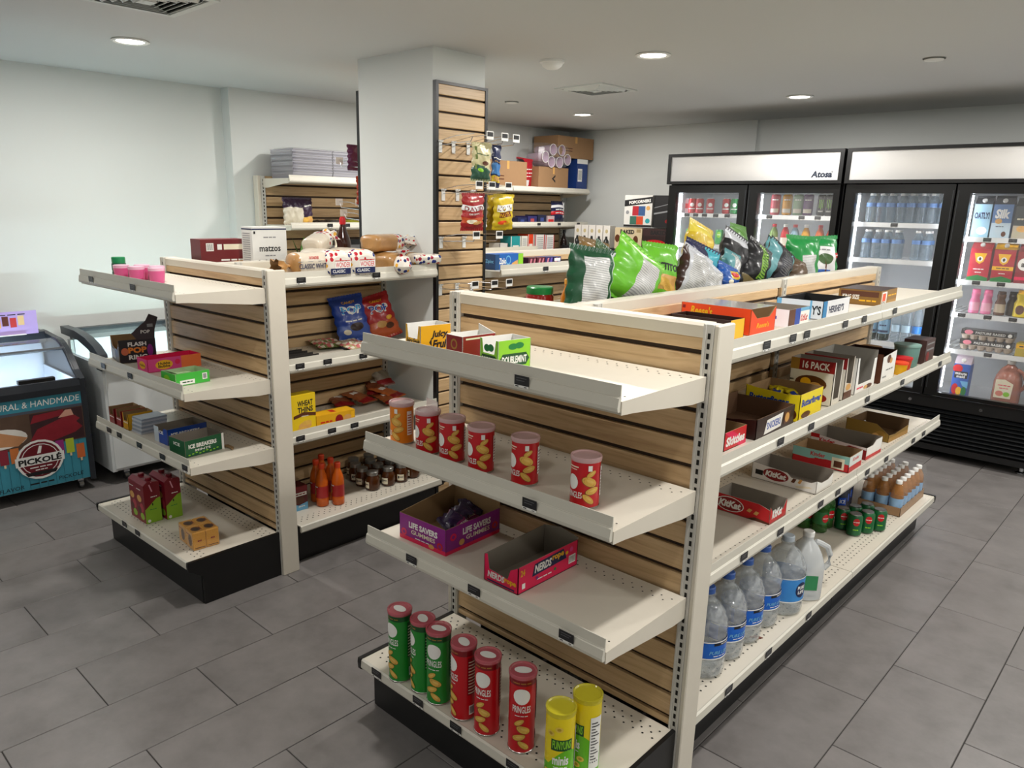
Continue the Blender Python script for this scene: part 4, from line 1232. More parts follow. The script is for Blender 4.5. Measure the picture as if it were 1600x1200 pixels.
carton('snack_box', 'dark brown snack box, last on the middle right shelf', 'snack box', (.34, 2.37, r2), (.10, .15, .115), pm('#4a2f2c'), [('r', 'rect', .1, .55, .9, .62, GREY), ('r', 'rect', .1, .8, .9, .86, GREY), ('r', 'ell', .3, .3, .16, .2, DRED)])
# low right shelf
tray('candy_box', 'red open wafer bar tray with a white script oval, nearest on the low right shelf', 'candy box', (.285, .725, r3), (.212, .13, .064), RED,
     [('f', 'ell', .3, .52, .25, .42, WHITE), ('f', 'ell', .3, .52, .235, .38, DRED), ('f', 'txt', 'KitKat', .3, .52, .40, .42, WHITE, .05, .2), ('f', 'pts', [(.6, .42), (.64, .6), (.70, .56), (.66, .38)], TEA), ('f', 'pts', [(.72, .36), (.76, .56), (.82, .52), (.78, .32)], TEA), ('f', 'pts', [(.6, 0), (.75, .2), (1, .1), (1, 0)], BRWN),
      ('r', 'txt', 'KitKat', .42, .5, .6, .5, WHITE, .05, .2)], inside=CARDG, group=CB, prof={'r': [(0, 1), (.2, .5), (.8, .5), (1, 1)], 'f': [(0, 1), (.8, 1), (1, .8)]}, rot=-1)
tray('candy_box', 'long white open wafer bar tray with a red script oval', 'candy box', (.262, 1.145, r3), (.262, .15, .066), WHITE,
     [('f', 'ell', .38, .52, .2, .36, DRED), ('f', 'txt', 'KitKat', .38, .52, .33, .36, WHITE, .05, .2), ('f', 'rect', .06, .3, .18, .6, INK), ('f', 'pts', [(.62, .36), (.65, .62), (.70, .6), (.67, .34)], BRWN), ('f', 'pts', [(.72, .4), (.75, .66), (.79, .64), (.76, .38)], TEA), ('f', 'pts', [(.68, .2), (.9, .36), (.94, .28), (.72, .1)], CREAM)],
     inside=CARDG, group=CB, prof={'f': [(0, 1), (.55, .85), (.62, .62), (.92, .62), (1, .8)], 'r': [(0, .8), (.3, .55), (.7, .55), (1, .8)]}, rot=-2)
tray('candy_box', 'red and teal chocolate egg box with an open top on the low right shelf', 'candy box', (.272, 1.485, r3), (.235, .15, .068), RED,
     [('f', 'pts', [(0, 1), (0, .45), (.3, .4), (.6, .55), (1, .5), (1, 1)], pm('#8fc4bc')), ('f', 'txt', 'Kinder', .45, .74, .26, .26, RED, .03), ('f', 'dash', .5, .48, .2, .16, RED, .02), ('f', 'rect', .70, .1, .92, .8, CREAM), ('f', 'rect', .74, .2, .88, .6, BRWN),
      ('r', 'rect', 0, .36, 1, 1, pm('#dfe8e4')), ('r', 'txt', 'Kinder', .5, .74, .5, .24, RED, .03), ('r', 'pts', [(0, 0), (1, 0), (1, .3), (.6, .38), (.3, .22), (0, .36)], RED)], inside=CARD, group=CB)
tray('candy_box', 'white and brown chocolate tray behind the red and teal box', 'candy box', (.262, 1.735, r3), (.246, .18, .072), WHITE,
     [('f', 'txt', 'Kinder', .3, .66, .28, .3, RED, .03), ('f', 'rect', 0, .75, .16, 1, RED), ('f', 'pts', [(.45, .3), (.7, .7), (1, .6), (1, 0), (.5, 0)], DRED), ('r', 'rect', 0, 0, 1, .22, RED)], inside=CARDG, group=CB, prof={'f': [(0, 1), (.6, .8), (1, .75)], 'r': [(0, .75), (.4, .75), (.6, 1), (1, 1)]}, rot=-2)
tray('candy_box', 'gold and brown chocolate tray, last on the low right shelf', 'candy box', (.275, 2.12, r3), (.20, .25, .072), pm('#8a6a24'),
     [('f', 'ell', .8, .4, .12, .3, GOLD), ('f', 'ell', .7, .3, .08, .2, TEA), ('r', 'rect', 0, 0, 1, .3, GOLD)], inside=pm('#5e4426', .8), group=CB, prof={'f': [(0, 1.15), (.7, 1.1), (1, .5)], 'r': [(0, .5), (.3, .4), (1, .6)]}, rot=-3)
for i, (x, y) in enumerate(((.20, 2.06), (.235, 2.10), (.21, 2.14))):
    t = thing('chocolate_ball', 'gold-wrapped chocolate ball, %s in the gold tray' % ORD[i], 'chocolate', (x, y, r3 + .003), 0, 'chocolates in the gold tray')
    obj('wrapped_ball', MB().lathe([(.006, 0), (.016, .005), (.021, .018), (.017, .032), (.007, .04), (.003, .046)], n=14), SILV, t, smooth=True)
    obj('paper_cup', MB().lathe([(.015, 0), (.022, .014)], n=14, cap=False), WHITE, t)

# base deck: water jugs, cans, bottles
def water_build(nt, b):
    out = [n for n in nt.nodes if n.type == 'OUTPUT_MATERIAL'][0]
    N, K = nt.nodes.new, nt.links.new
    tc = N('ShaderNodeTexCoord')
    nz = N('ShaderNodeTexNoise')
    nz.inputs['Scale'].default_value = 30
    nz.inputs['Detail'].default_value = 1
    bp = N('ShaderNodeBump')
    bp.inputs['Strength'].default_value = 1.0
    bp.inputs['Distance'].default_value = .012
    K(tc.outputs['Object'], nz.inputs[0])
    K(nz.outputs['Fac'], bp.inputs['Height'])
    t = N('ShaderNodeBsdfTransparent')
    t.inputs[0].default_value = (.90, .93, .94, 1)
    d = N('ShaderNodeBsdfDiffuse')
    d.inputs[0].default_value = (.80, .84, .86, 1)
    K(bp.outputs[0], d.inputs['Normal'])
    g = N('ShaderNodeBsdfGlossy')
    g.inputs['Roughness'].default_value = .06
    K(bp.outputs[0], g.inputs['Normal'])
    lw = N('ShaderNodeLayerWeight')
    K(bp.outputs[0], lw.inputs['Normal'])
    pw = N('ShaderNodeMath'); pw.operation = 'POWER'; pw.inputs[1].default_value = 3.0
    K(lw.outputs['Facing'], pw.inputs[0])
    fr = N('ShaderNodeMath'); fr.operation = 'MULTIPLY_ADD'; fr.inputs[1].default_value = .7; fr.inputs[2].default_value = .09
    K(pw.outputs[0], fr.inputs[0])
    m1, m2 = N('ShaderNodeMixShader'), N('ShaderNodeMixShader')
    m1.inputs[0].default_value = .27
    K(t.outputs[0], m1.inputs[1]); K(d.outputs[0], m1.inputs[2])
    K(fr.outputs[0], m2.inputs[0]); K(m1.outputs[0], m2.inputs[1]); K(g.outputs[0], m2.inputs[2])
    K(m2.outputs[0], out.inputs[0])
WATER = node_mat('clear_water_bottle', water_build)
BLAB = pm('#1a62c4', .25, var=.25, scale=18, name='blue_water_label')
JW = lambda t, z: 1 + (.035 * math.sin(8 * t + 260 * z) * min(1, (z - .14) / .03) if z > .14 and z < .25 else (.025 * math.sin(10 * t) if .008 < z < .06 else 0))
JP = [(.045, 0), (.064, .004), (.070, .016), (.068, .03), (.071, .045), (.069, .06), (.0695, .075), (.0695, .135), (.071, .145), (.070, .155), (.071, .165), (.070, .175), (.068, .185), (.064, .195), (.060, .206), (.055, .216), (.049, .227), (.042, .238), (.026, .252), (.021, .258), (.021, .268), (.024, .270), (.024, .274), (.02, .276), (.02, .282)]
JC = [(.022, .274), (.0225, .292), (.020, .295)]
for i, (y, rot) in enumerate(((.315, 60), (.452, 60), (.592, 62), (.735, 62))):
    bottle('water_jug', 'clear water jug with a blue label, %s from the near end post' % ORD[i], 'water jug', (.360 - .002 * i, y, zb), JP, WATER, JC, (.0712, .074, .136, BLAB), 'blue-label water jugs', rot, 40, wob=JW,
           capm=pm('#3a62b0', .4), spec=(.0716, ('rect', -1.2, .074, 1.2, .078, WHITE, 12, 1), ('rect', -1.2, .132, 1.2, .136, WHITE, 12, 1), ('rect', -.1, .122, .95, .131, INK, 10, 1), ('dash', .5, .1265, .5, .006, WHITE, 0), ('txt', 'PURE LIFE', .2, .098, 1.0, .012, SKY, .02, .2), ('dash', .2, .086, .6, .006, WHITE, 0)))
LP = [(r * 1.06, z) for r, z in JP]
bottle('water_jug', 'clear water jug with a sunburst label and round navy logo, before the milky jug', 'water jug', (.378, .882, zb), LP, WATER, JC, (.0755, .062, .150, pm('#3f8fd8', .25, var=.3, scale=12, name='sunburst_label')), None, 58, 40, wob=JW,
       capm=pm('#c9d4de', .4), spec=(.0759, ('ell', .36, .106, .36, .03, DBLUE, 4), ('txt', 'PURE', .36, .115, .5, .014, WHITE, .03), ('txt', 'LIFE', .36, .097, .44, .013, WHITE, .03), ('rect', -1.3, .058, 1.3, .062, WHITE, 12, 1), ('rect', -1.3, .150, 1.3, .153, WHITE, 12, 1)))
def milky_jug():
    mk = clear('#dfe4e6', .55, .25, 'milky_plastic')
    t = thing('gallon_jug', 'milky plastic gallon jug with a handle and green label, after the water jugs', 'jug', (.392, 1.045, zb), R(40))
    obj('jug_body', MB().lathe([(.05, 0), (.066, .005), (.068, .02), (.068, .13), (.064, .15), (.054, .18), (.038, .21), (.022, .228), (.019, .235), (.019, .25)], n=24, sq=.28), mk, t, smooth=50)
    obj('handle', MB().tube([(.072, 0, .11), (.088, 0, .13), (.090, 0, .17), (.078, 0, .20), (.05, 0, .215), (.03, 0, .222)], .011, 8), mk, t, smooth=True)
    obj('cap', MB().lathe([(.021, .244), (.0215, .262), (.019, .265)], n=16), WHITE, t, smooth=True)
    obj('wrap_label', MB().box((-.03, -.0702, .05), (.03, -.0695, .11)), pm('#3b8f5a', .4), t)
milky_jug()
t = thing('paper_scrap', 'small torn brown scrap lying on the perforated base deck by the jugs', 'scrap', (.408, .611, zb + .0012), R(30))
obj('scrap_sheet', MB().prism([(-.022, -.006), (-.006, -.002), (.004, -.012), (.012, -.004), (.026, .004), (.016, .010), (-.004, .006), (-.018, .004)], 0, .0016, 'z'), pm('#6b3a2a', .7), t)
obj('curled_edge', MB().prism([(-.006, -.002), (.012, .002), (.010, .006), (-.006, .004)], .0016, .006, 'z'), pm('#7a4634', .7), t)
CANG = pm('#0f5c30', .3)
for k in range(6):
    a, b = k % 3, k // 3
    can('drink_can', ['green soda can at the near corner of the six in the cluster', 'green soda can, middle of the row facing the aisle', 'green soda can at the far end of the aisle row', 'green soda can in the back row beside the bottles', 'green soda can, middle of the back row', 'green soda can at the far end of the back row'][k],
        (.338 + .031 * a - .066 * b, 1.776 + .070 * a + .030 * b, zb), .0325, .105, CANG, 'green soda cans on the base deck', 30, [('ell', .0, .072, .45, .018, RED), ('dash', 0, .072, .8, .008, WHITE, .02), ('dash', 0, .035, .7, .012, LIME, .01)])
PETG = clear('#2f6a22', .55, .08, 'green_pet')
for k in range(4):
    a, b = k % 2, k // 2
    bottle('soda_bottle', 'green plastic soda bottle, %s of the bunch behind the cans' % ORD[k], 'soda bottle', (.21 - .072 * b, 1.70 + .072 * a, zb), [(.026, 0), (.034, .006), (.034, .12), (.028, .145), (.014, .175), (.0125, .185), (.0125, .192)], PETG, [(.0145, .188), (.0145, .202), (.013, .204)], (.0345, .045, .105, pm('#1c6b34', .3)), 'green soda bottles on the base deck', 20, 18,
           capm=GRN, spec=(.0349, ('ell', .7, .075, .5, .02, RED), ('dash', .7, .075, .8, .009, WHITE, .02)))
for k in range(3):
    can('drink_can', 'dark blue can, %s from the front, behind the green cans' % ORD[k], (.20 - .01 * k, 1.97 + .068 * k, zb), .033, .15, pm('#10182c', .3), 'dark blue cans on the base deck', 40, [('rect', -.6, .06, .6, .1, BLUE), ('txt', 'ICE', 0, .08, .8, .02, WHITE, .02)])
def bottle_pack():
    t = thing('bottle_pack', 'shrink-wrapped pack of small white-capped amber bottles at the far end of the base deck', 'bottle pack', (0, 0, zb))
    x0, y0, s = .262, 2.19, .066
    nx, ny = 3, 6
    amb = clear('#c98a48', .45, .06, 'tray_tinted_pet')  # clear bottles; amber reflected from the cardboard tray is put into the plastic
    bm = MB().lathe([(.022, 0), (.031, .004), (.031, .05), (.029, .055), (.0305, .06), (.0305, .10), (.027, .125), (.016, .148), (.013, .155), (.013, .163)], n=16).mesh('bottle', amb, 50)
    lm = MB().lathe([(.0314, .035), (.0314, .085)], n=16, cap=False).mesh('wrap_label', pm('#8fb4d8', .35, var=.2, scale=25), 50)
    cm = MB().lathe([(.0150, .156), (.0152, .170), (.0135, .173)], n=14).mesh('cap', WHITE, True)
    for i in range(nx):
        for j in range(ny):
            b = link('bottle', bm, t, (x0 + i * s, y0 + j * s, .002))
            link('wrap_label', lm, b)
            link('cap', cm, b)
    a, b_, c, d = x0 - .034, x0 + (nx - 1) * s + .034, y0 - .034, y0 + (ny - 1) * s + .034
    tr = MB().box((a, c, 0), (b_, d, .002)).box((a, c, 0), (b_, c + .002, .045)).box((a, d - .002, 0), (b_, d, .045)).box((a, c, 0), (a + .002, d, .045)).box((b_ - .002, c, 0), (b_, d, .045))
    obj('cardboard_tray', tr, pm('#9c7a58', .8), t)
    obj('shrink_wrap', MB().prism([(a - .001, .0), (b_ + .001, 0), (b_ + .001, .13), (b_ - .008, .168), (b_ - .03, .179), (a + .03, .179), (a + .008, .168), (a - .001, .13)], c - .002, d + .002, 'y', cap=False), clear('#ffffff', .04, .25, 'shrink_film', None, 1.12), t)
bottle_pack()

# ================================================================== chip bags along the top of the front gondola
CH = 'chip bags standing along the top of the front gondola'
def cb(label, x, y, z, w, h, cols, pat=None, roll=0, tilt=-6, rz=80, t=.085, texts=(), seed=0, crump=.010):
    a = R(abs(roll))
    zn = max(z, w / 2 * math.sin(a) * .93 + .002)      # the lower corner rests on the shelf
    h -= (zn - z) / math.cos(a)
    z = zn
    return bag('chip_bag', label, 'chip bag', (x, y, r1 + z), w, h, t, cols, pat, rz=rz, tilt=tilt, roll=roll, seed=seed, group=CH, texts=texts, crump=crump)
DG, OL, LG, KB, TL = foil('#0e4a2c'), foil('#3a5a2a'), foil('#6cbf2c'), foil('#1a1a1e'), foil('#5f9aa0')
SLV, NV, BL, YW, WH = foil('#c9ccd2'), foil('#1c1e4a'), foil('#1f56a8'), foil('#d8b82a'), foil('#e6e6e8')
side = lambda a, b: (lambda u, v: a < u < b)
cb('dark green chip bag turned to its nutrition table, first from the near end', -.13, .255, .004, .19, .245, [DG, NUTRI, SLV, INK], pats((lambda u, v: .30 < u < .78 and .1 < v < .2, 2), (lambda u, v: .24 < u < .80 and .2 < v < .9, 1), (side(.9, 1), 2)), roll=9, rz=74, seed=1,
   texts=[('rect', .34, .11, .50, .19, WHITE), ('dash', .42, .15, .12, .05, INK, .03)])
cb('dark green chip bag with a white leaf-like swirl, half hidden behind the first bag', -.17, .385, .01, .19, .245, [DG, OL, SLV], pats((lambda u, v: v > .78, 1)), roll=24, rz=95, seed=2, texts=[('ell', .5, .45, .34, .14, SLV), ('ell', .52, .45, .26, .10, DG), ('dash', .55, .45, .3, .1, WHITE, .03, .2)])
cb('tan popcorn bag showing its top between the two green bags', -.26, .43, .03, .15, .235, [foil('#8a6a3c'), foil('#a98a56')], None, roll=12, seed=3)
cb('lime green tortilla chip bag turned to its nutrition table', -.10, .425, -.01, .25, .285, [LG, NUTRI, foil('#8fd84a')], pats((lambda u, v: .38 < u < .80 and .08 < v < .82, 1), (lambda u, v: v > .86, 2)), roll=31, rz=80, seed=4, t=.10)
cb('lime green tortilla chip bag with black lettering and chips, next to its turned twin', -.14, .70, .0, .18, .25, [LG, foil('#d9a860'), INK], pats((lambda u, v: .15 < u < .85 and .3 < v < .55, 1)), roll=6, rz=76, seed=5,
   texts=[('txt', 'TOSTITOS', .5, .66, .8, .11, INK, .04), ('ell', .4, .42, .22, .07, CHIP), ('ell', .6, .36, .18, .06, CHIP)])
cb('silver chip bag with a dark edge and long nutrition table', -.10, .815, -.006, .17, .25, [SLV, NUTRI, foil('#3a1f18')], pats((side(0, .14), 2), (lambda u, v: .22 < u < .82 and .12 < v < .88, 1)), roll=27, rz=76, seed=6)
cb('silver and navy chip bag lying low with its table to the aisle', -.08, .92, -.02, .16, .215, [SLV, NUTRI, NV], pats((side(.84, 1), 2), (lambda u, v: .18 < u < .72 and .1 < v < .84, 1)), roll=30, rz=82, seed=7)
cb('navy blue ridged chip bag with a teal corner', -.17, 1.00, .0, .20, .25, [NV, foil('#3fb0c0'), WH], pats((lambda u, v: u > .55 and v > .45, 1), (lambda u, v: v < .42, 2)), roll=20, rz=74, seed=8, texts=[('dash', .4, .58, .6, .09, SKY, .03, .2)])
cb('small blue chip bag with a red and yellow crest, lying low at the rail', -.08, 1.10, .0, .15, .165, [BL, YW, WH], pats((lambda u, v: .3 < u < .7 and .62 < v < .86, 1)), roll=18, rz=85, seed=9, texts=[('ell', .5, .74, .15, .07, RED), ('ell', .3, .5, .1, .08, CREAM)])
cb('yellow potato chip bag with big round chips, sticking up above the others', -.22, 1.10, .075, .19, .25, [YW, foil('#e8d44a'), TEA], pats((lambda u, v: v > .82, 1)), roll=18, rz=88, seed=10, texts=[('ell', .34, .52, .22, .14, CHIP), ('ell', .66, .62, .2, .13, pm('#e8c84a')), ('ell', .56, .36, .2, .12, pm('#c9963c'))])
cb('white and teal chip bag squeezed beside the yellow one', -.13, 1.17, -.01, .10, .23, [TL, NUTRI, SLV], pats((side(.45, .9), 1)), roll=22, rz=74, seed=11)
cb('black chip bag with a silver back, leaning behind the striped one', -.15, 1.27, .03, .22, .26, [KB, SLV, GREY], pats((lambda u, v: v > .8, 1)), roll=22, rz=84, seed=12)
cb('black chip bag with a lime striped band', -.11, 1.37, -.01, .17, .27, [KB, foil('#7fae3a'), foil('#8a7a52')], pats((lambda u, v: .42 < u < .74 and v > .25, 1), (lambda u, v: v < .22, 2)), roll=27, rz=78, seed=13, texts=[('rect', .44, .28 + .06 * 0, .72, .30, GRND)] + [('rect', .44, .28 + .06 * k, .72, .295 + .06 * k, GRND) for k in range(1, 11)])
cb('pale teal and black chip bag turned to its dark table', -.10, 1.57, -.006, .20, .26, [KB, TL, foil('#3a3c44')], pats((side(0, .26), 1), (side(.88, .96), 1), (lambda u, v: .36 < u < .8 and .2 < v < .86, 2)), roll=30, rz=78, seed=14, texts=[('rect', .40, .34 + .05 * k, .76, .35 + .05 * k, GREY) for k in range(9)])
cb('plain green chip bag whose top sticks up behind the dark ones', -.26, 1.56, .06, .16, .25, [foil('#5a8f3a'), OL], None, roll=8, rz=90, seed=15)
cb('black chip bag with a white ring mark and a teal stripe', -.19, 1.72, .0, .19, .255, [KB, TL, SLV], pats((lambda u, v: u < .3 and v > .5, 1)), roll=32, rz=80, seed=16, texts=[('ell', .62, .66, .12, .09, WHITE), ('ell', .62, .66, .07, .05, INK)])
cb('brown kraft chip bag low between the black and the green bags', -.08, 1.77, .0, .15, .165, [foil('#5a4632'), foil('#7a6242')], None, roll=18, rz=80, seed=17)
cb('green chip bag with a cream foot, turned to its nutrition table', -.12, 1.96, .004, .23, .255, [foil('#0f8a3c'), NUTRI, CREAM], pats((lambda u, v: .30 < u < .78 and .14 < v < .66, 1), (lambda u, v: v < .14, 2)), roll=4, rz=70, seed=18)
cb('white chip bag with a palm tree and blue sea, last before the cooler', -.12, 2.21, .004, .235, .25, [foil('#118a40'), WH, foil('#2f62b8')], pats((lambda u, v: .12 < u < .66 and v < .34, 2), (lambda u, v: .08 < u < .8 and v < .8, 1)), roll=-2, rz=66, seed=19,
   texts=[('ell', .5, .56, .2, .11, OL), ('rect', .49, .3, .53, .54, BRWN, 1, 2), ('dash', .42, .74, .44, .06, GREY, .02), ('rect', .78, .58, .97, .68, RED), ('dash', .88, .63, .18, .05, WHITE, .02, .1)])
bottle('salsa_jar', 'red salsa jar with a green lid on the left side of the front gondola', 'jar', (-.285, .205, r1), [(.040, 0), (.046, .006), (.047, .02), (.047, .085), (.042, .095)], pm('#8a1c14', .15), [(.044, .093), (.045, .096), (.045, .114), (.042, .117)], None, 'salsa jars', 0, 24, capm=pm('#1f7a3a', .3), spec=(.0475, ('rect', -1, .03, 1, .07, CREAM, 12, 1), ('dash', .2, .05, 1, .018, RED, .02)))
bottle('hot_sauce_bottle', 'small orange sauce bottle beside the green-lidded salsa jar', 'sauce bottle', (-.245, .305, r1), [(.02, 0), (.024, .004), (.024, .08), (.012, .11), (.011, .125)], pm('#c8781c', .15), [(.013, .122), (.013, .138), (.011, .14)], None, None, 0, 16, capm=pm('#e8a03a'))

# ================================================================== second gondola, end shelves
def G2P(lx, ly):
    c, s = math.cos(R(1.36)), math.sin(R(1.36))
    return (-1.9657 + lx * c - ly * s, -.0967 + lx * s + ly * c)
g1, g2, g3 = 1.2981, .9116, .6047
def gum_cup(label, x, y, m, h=.066):
    t = thing('gum_cup', label, 'gum cup', (x, y, g1), R(-40), 'pink gum cups on the second gondola')
    obj('cup_body', MB().lathe([(.026, 0), (.029, .003), (.033, h * .7), (.033, h - .012)], n=20), m, t, smooth=True)
    obj('cap', MB().lathe([(.0335, h - .013), (.0335, h - .001), (.03, h)], n=20), pm('#e8b4cc', .35), t, smooth=True)
    p = Print(cyl_map(.0325, 0, R(-90)))
    p.rect(-.5, .012, .5, .04, WHITE, 6, 1).rect(.2, .016, .45, .036, INK, 3, 1).dash(-.1, .027, .5, .016, DBLUE, .02)
    p.done(t)
for i, (x, y) in enumerate(((-2.17, -.42), (-2.135, -.345), (-2.06, -.40), (-2.04, -.32), (-1.95, -.36))):
    gum_cup('pink gum cup, %s from the green bottle on the top shelf of the second gondola' % ORD[i], x, y, pm('#d4588e', .35))
bottle('gum_bottle', 'dark green ribbed gum bottle at the left of the pink cups', 'gum bottle', (-2.235, -.405, g1), [(.026, 0), (.03, .004), (.03, .03), (.028, .034), (.03, .04), (.03, .066), (.027, .07)], pm('#0f5a3a', .35), [(.028, .07), (.0285, .093), (.026, .096)], None, None, 0, 20, capm=pm('#128a50', .35))
# middle shelf: pop ring box, gum boxes
t = tray('candy_box', 'black ring pop candy box with its lid flap folded up', 'candy box', (-2.305, -.352, g2), (.175, .16, .108), pm('#1c1820'),
         [('r', 'txt', 'FLASH', .5, .80, .5, .18, WHITE, .04), ('r', 'txt', 'POP', .5, .54, .5, .26, pm('#f08a30'), .05), ('r', 'txt', 'RING', .5, .24, .5, .2, WHITE, .04), ('r', 'ell', .16, .5, .1, .16, pm('#d8704a')), ('r', 'ell', .84, .5, .08, .26, PURP), ('f', 'rect', .1, .1, .5, .5, GREY), ('f', 'ell', .7, .4, .14, .2, DBLUE)],
         rot=-10, inside=CARD, group='candy boxes on the second gondola', prof={'f': [(0, 1), (.2, .6), (.8, .5), (1, .9)]})
fp = obj('lid_flap', MB().prism([(.0, .106), (.078, .106), (.082, .15), (.10, .205), (.062, .222), (.044, .19), (.012, .165), (-.02, .135)], .0855, .0880, 'x'), pm('#3a3238', .6), t)
p = Print(plane_map((.0880, 0, .106), (0, 1, 0), (0, 0, 1), (1, 0, 0)))
p.rect(.05, .055, .075, .07, GREY).txt('POP', .04, .035, .04, .016, WHITE, .02)
p.done(t)
tray('gum_box', 'long pink bubble gum box, with an orange end, on the second gondola', 'gum box', (-2.012, -.312, g2), (.10, .245, .058), PINK,
     [('r', 'rect', .62, 0, 1, 1, pm('#f0783c')), ('r', 'ell', .3, .5, .16, .36, YEL), ('r', 'txt', 'Hubba', .3, .6, .22, .2, INK, .03), ('r', 'txt', 'Bubba', .3, .38, .22, .2, INK, .03), ('r', 'ell', .55, .6, .05, .2, HOTP), ('f', 'ell', .5, .5, .3, .3, YEL), ('f', 'txt', 'Hubba', .5, .5, .5, .2, INK, .02)], inside=HOTP, group='candy boxes on the second gondola', rot=2)
tray('gum_box', 'bright green gum box in front of the long pink one', 'gum box', (-1.690, -.388, g2), (.115, .150, .052), pm('#3fb53c'),
     [('r', 'rect', .12, .1, .55, .45, WHITE), ('r', 'dash', .34, .28, .3, .2, GRND, .02), ('r', 'rect', .78, .3, .92, .8, WHITE), ('r', 'rect', .8, .36, .9, .74, GREY), ('f', 'ell', .4, .5, .2, .3, LIME), ('t', 'rect', .1, .1, .9, .5, pm('#bfe3a8'))], inside=pm('#b8d8a4'), group='candy boxes on the second gondola', rot=4)
# low shelf: mint and candy trays
for i, (x, y, m, lb) in enumerate(((-2.36, -.405, DRED, 'dark red mint box, farthest left on the low shelf of the second gondola'), (-2.29, -.40, pm('#a01824'), 'dark red mint box between another red box and the yellow one'), (-2.215, -.398, pm('#e0a81c'), 'yellow mint box beside the stacked white packs'))):
    tray('mint_box', lb, 'mint box', (x, y, g3), (.062, .115, .078), m, [('f', 'dash', .5, .45, .8, .16, WHITE, .02), ('r', 'txt', 'MINTS', .5, .5, .6, .2, WHITE, .02)], inside=CARD, group='small mint boxes on the second gondola', prof={'f': CUT})
t = thing('gum_pack_stack', 'stack of flat white and silver packs beside the yellow mint box', 'gum packs', (-2.13, -.385, g3), R(4))
for k in range(8):
    obj('pack', MB().box((-.045, -.06, .009 * k + .0005), (.045, .06, .009 * k + .0085)), (pm('#c8ccd4'), pm('#9aa4b4'))[k % 2], t, (.002 * (k % 3), .001 * k, 0))
MB1 = [('f', 'txt', 'ICE', .5, .7, .4, .2, WHITE, .03), ('r', 'txt', 'ICE BREAKERS', .45, .62, .72, .26, WHITE, .05), ('r', 'txt', 'MINTS', .45, .34, .4, .14, WHITE, .02)]
tray('mint_box', 'blue open mint box behind the green one on the low shelf', 'mint box', (-1.905, -.335, g3), (.12, .185, .072), BLUE, MB1 + [('f', 'rect', 0, 0, .35, 1, pm('#c9d4de'))], inside=CARDG, group='ice mint boxes on the second gondola', rot=3, prof={'f': [(0, .7), (.6, .7), (.75, 1), (1, 1)]})
t = tray('mint_box', 'dark green open mint box with white lettering, nearest on the low shelf', 'mint box', (-1.70, -.36, g3), (.125, .18, .072), pm('#0f5a34'), MB1 + [('r', 'rect', .94, 0, 1, 1, WHITE)] + [('r', 'ell', .1 + .09 * k, .12 + .04 * (k % 3), .03, .04, LIME) for k in range(9)], inside=CARDG, group='ice mint boxes on the second gondola', rot=5)
obj('torn_flap', MB().prism([(.0, .0), (.06, .012), (.10, .004), (.07, .03), (.02, .034)], .004, .006, 'z'), CARD, t, (.02, .09, 0))
# base deck: juice cartons and a pack of small cartons
for i, (x, y) in enumerate(((-2.05, -.455), (-2.10, -.375), (-2.04, -.365), (-2.06, -.29))):
    lb = ('red and green juice carton, front left of the four on the deck', 'red and green juice carton at the back left of the four', 'red and green juice carton, front right of the four on the deck', 'red and green juice carton at the back right of the four')[i]
    x = (-2.045, -2.125, -2.03, -2.11)[i]; y = (-.452, -.452, -.362, -.362)[i]
    t = thing('juice_carton', lb, 'juice carton', (x, y, zb), R(2), 'juice cartons on the second gondola')
    w, d, h = .078, .074, .188
    gm = pm('#8dbb2a', .35)
    rm = pm('#7c1022', .35)
    obj('carton_body', MB().box((-w / 2, -d / 2, 0), (w / 2, d / 2, h * .98)).prism([(-d / 2, h * .98), (d / 2, h * .98), (d / 2 - .004, h + .004), (-d / 2 + .02, h + .012)], -w / 2, w / 2, 'x'), rm, t)
    obj('spout_cap', MB().lathe([(.014, h + .004), (.014, h + .018), (.012, h + .02)], n=14), rm, t, (0, .006, 0), smooth=True)
    obj('straw', MB().tube([(.0395, -.01, h * .98), (.0400, .0, h * .8)], .003).tube([(-.02, .0, h + .009), (.039, 0, h + .004)], .003), pm('#e8a8b8', .4), t)
    for f in 'fr':
        p = Print(box_face(f, (w, d, h)))
        if f == 'r':
            p.pts([(0, 0), (1, 0), (1, .62), (.75, .60), (.5, .52), (.2, .42), (0, .36)], gm).dash(.6, .66, .4, .05, WHITE, .02, .2).dash(.5, .34, .4, .04, GRN).ell(.2, .06, .1, .04, WHITE).rect(.45, .44, .52, .5, INK)
        else:
            p.ell(.35, .6, .28, .09, TEA).ell(.6, .38, .24, .12, pm('#b83a4a')).ell(.3, .3, .22, .1, pm('#5a2a2a')).ell(.6, .16, .26, .09, gm).dash(.35, .84, .5, .05, WHITE, .02, .2)
        p.done(t)
t = thing('coffee_pack', 'wrapped block of four small orange coffee cartons on the deck', 'carton pack', (-1.665, -.40, zb), R(-4))
for i in range(2):
    for j in range(2):
        c = obj('small_carton', MB().bev((-.039, -.028, 0), (.039, .028, .080), .003), pm('#d8982a', .3), t, (-.04 + .080 * i, -.0285 + .057 * j, 0))
        pr = Print(box_face('r', (.078, .056, .080)))
        pr.dash(.5, .5, .3, .2, DRED, .03, .2).rect(.1, .1, .9, .14, BRWN)
        pr.done(c)
        pr = Print(box_face('t', (.078, .056, .080)))
        pr.ell(.5, .5, .3, .34, BRWN).ell(.5, .5, .22, .2, DBRN).dash(.5, .85, .4, .14, DRED, .02)
        pr.done(c)
        pr = Print(box_face('f', (.078, .056, .080)))
        pr.ell(.6, .5, .24, .34, BRWN).dash(.3, .8, .4, .14, DRED, .02)
        pr.done(c)
obj('shrink_wrap', MB().box((-.0805, -.058, 0), (.0805, .058, .0815)), clear('#ffffff', .04, .1, 'shrink_film_thin'), t)

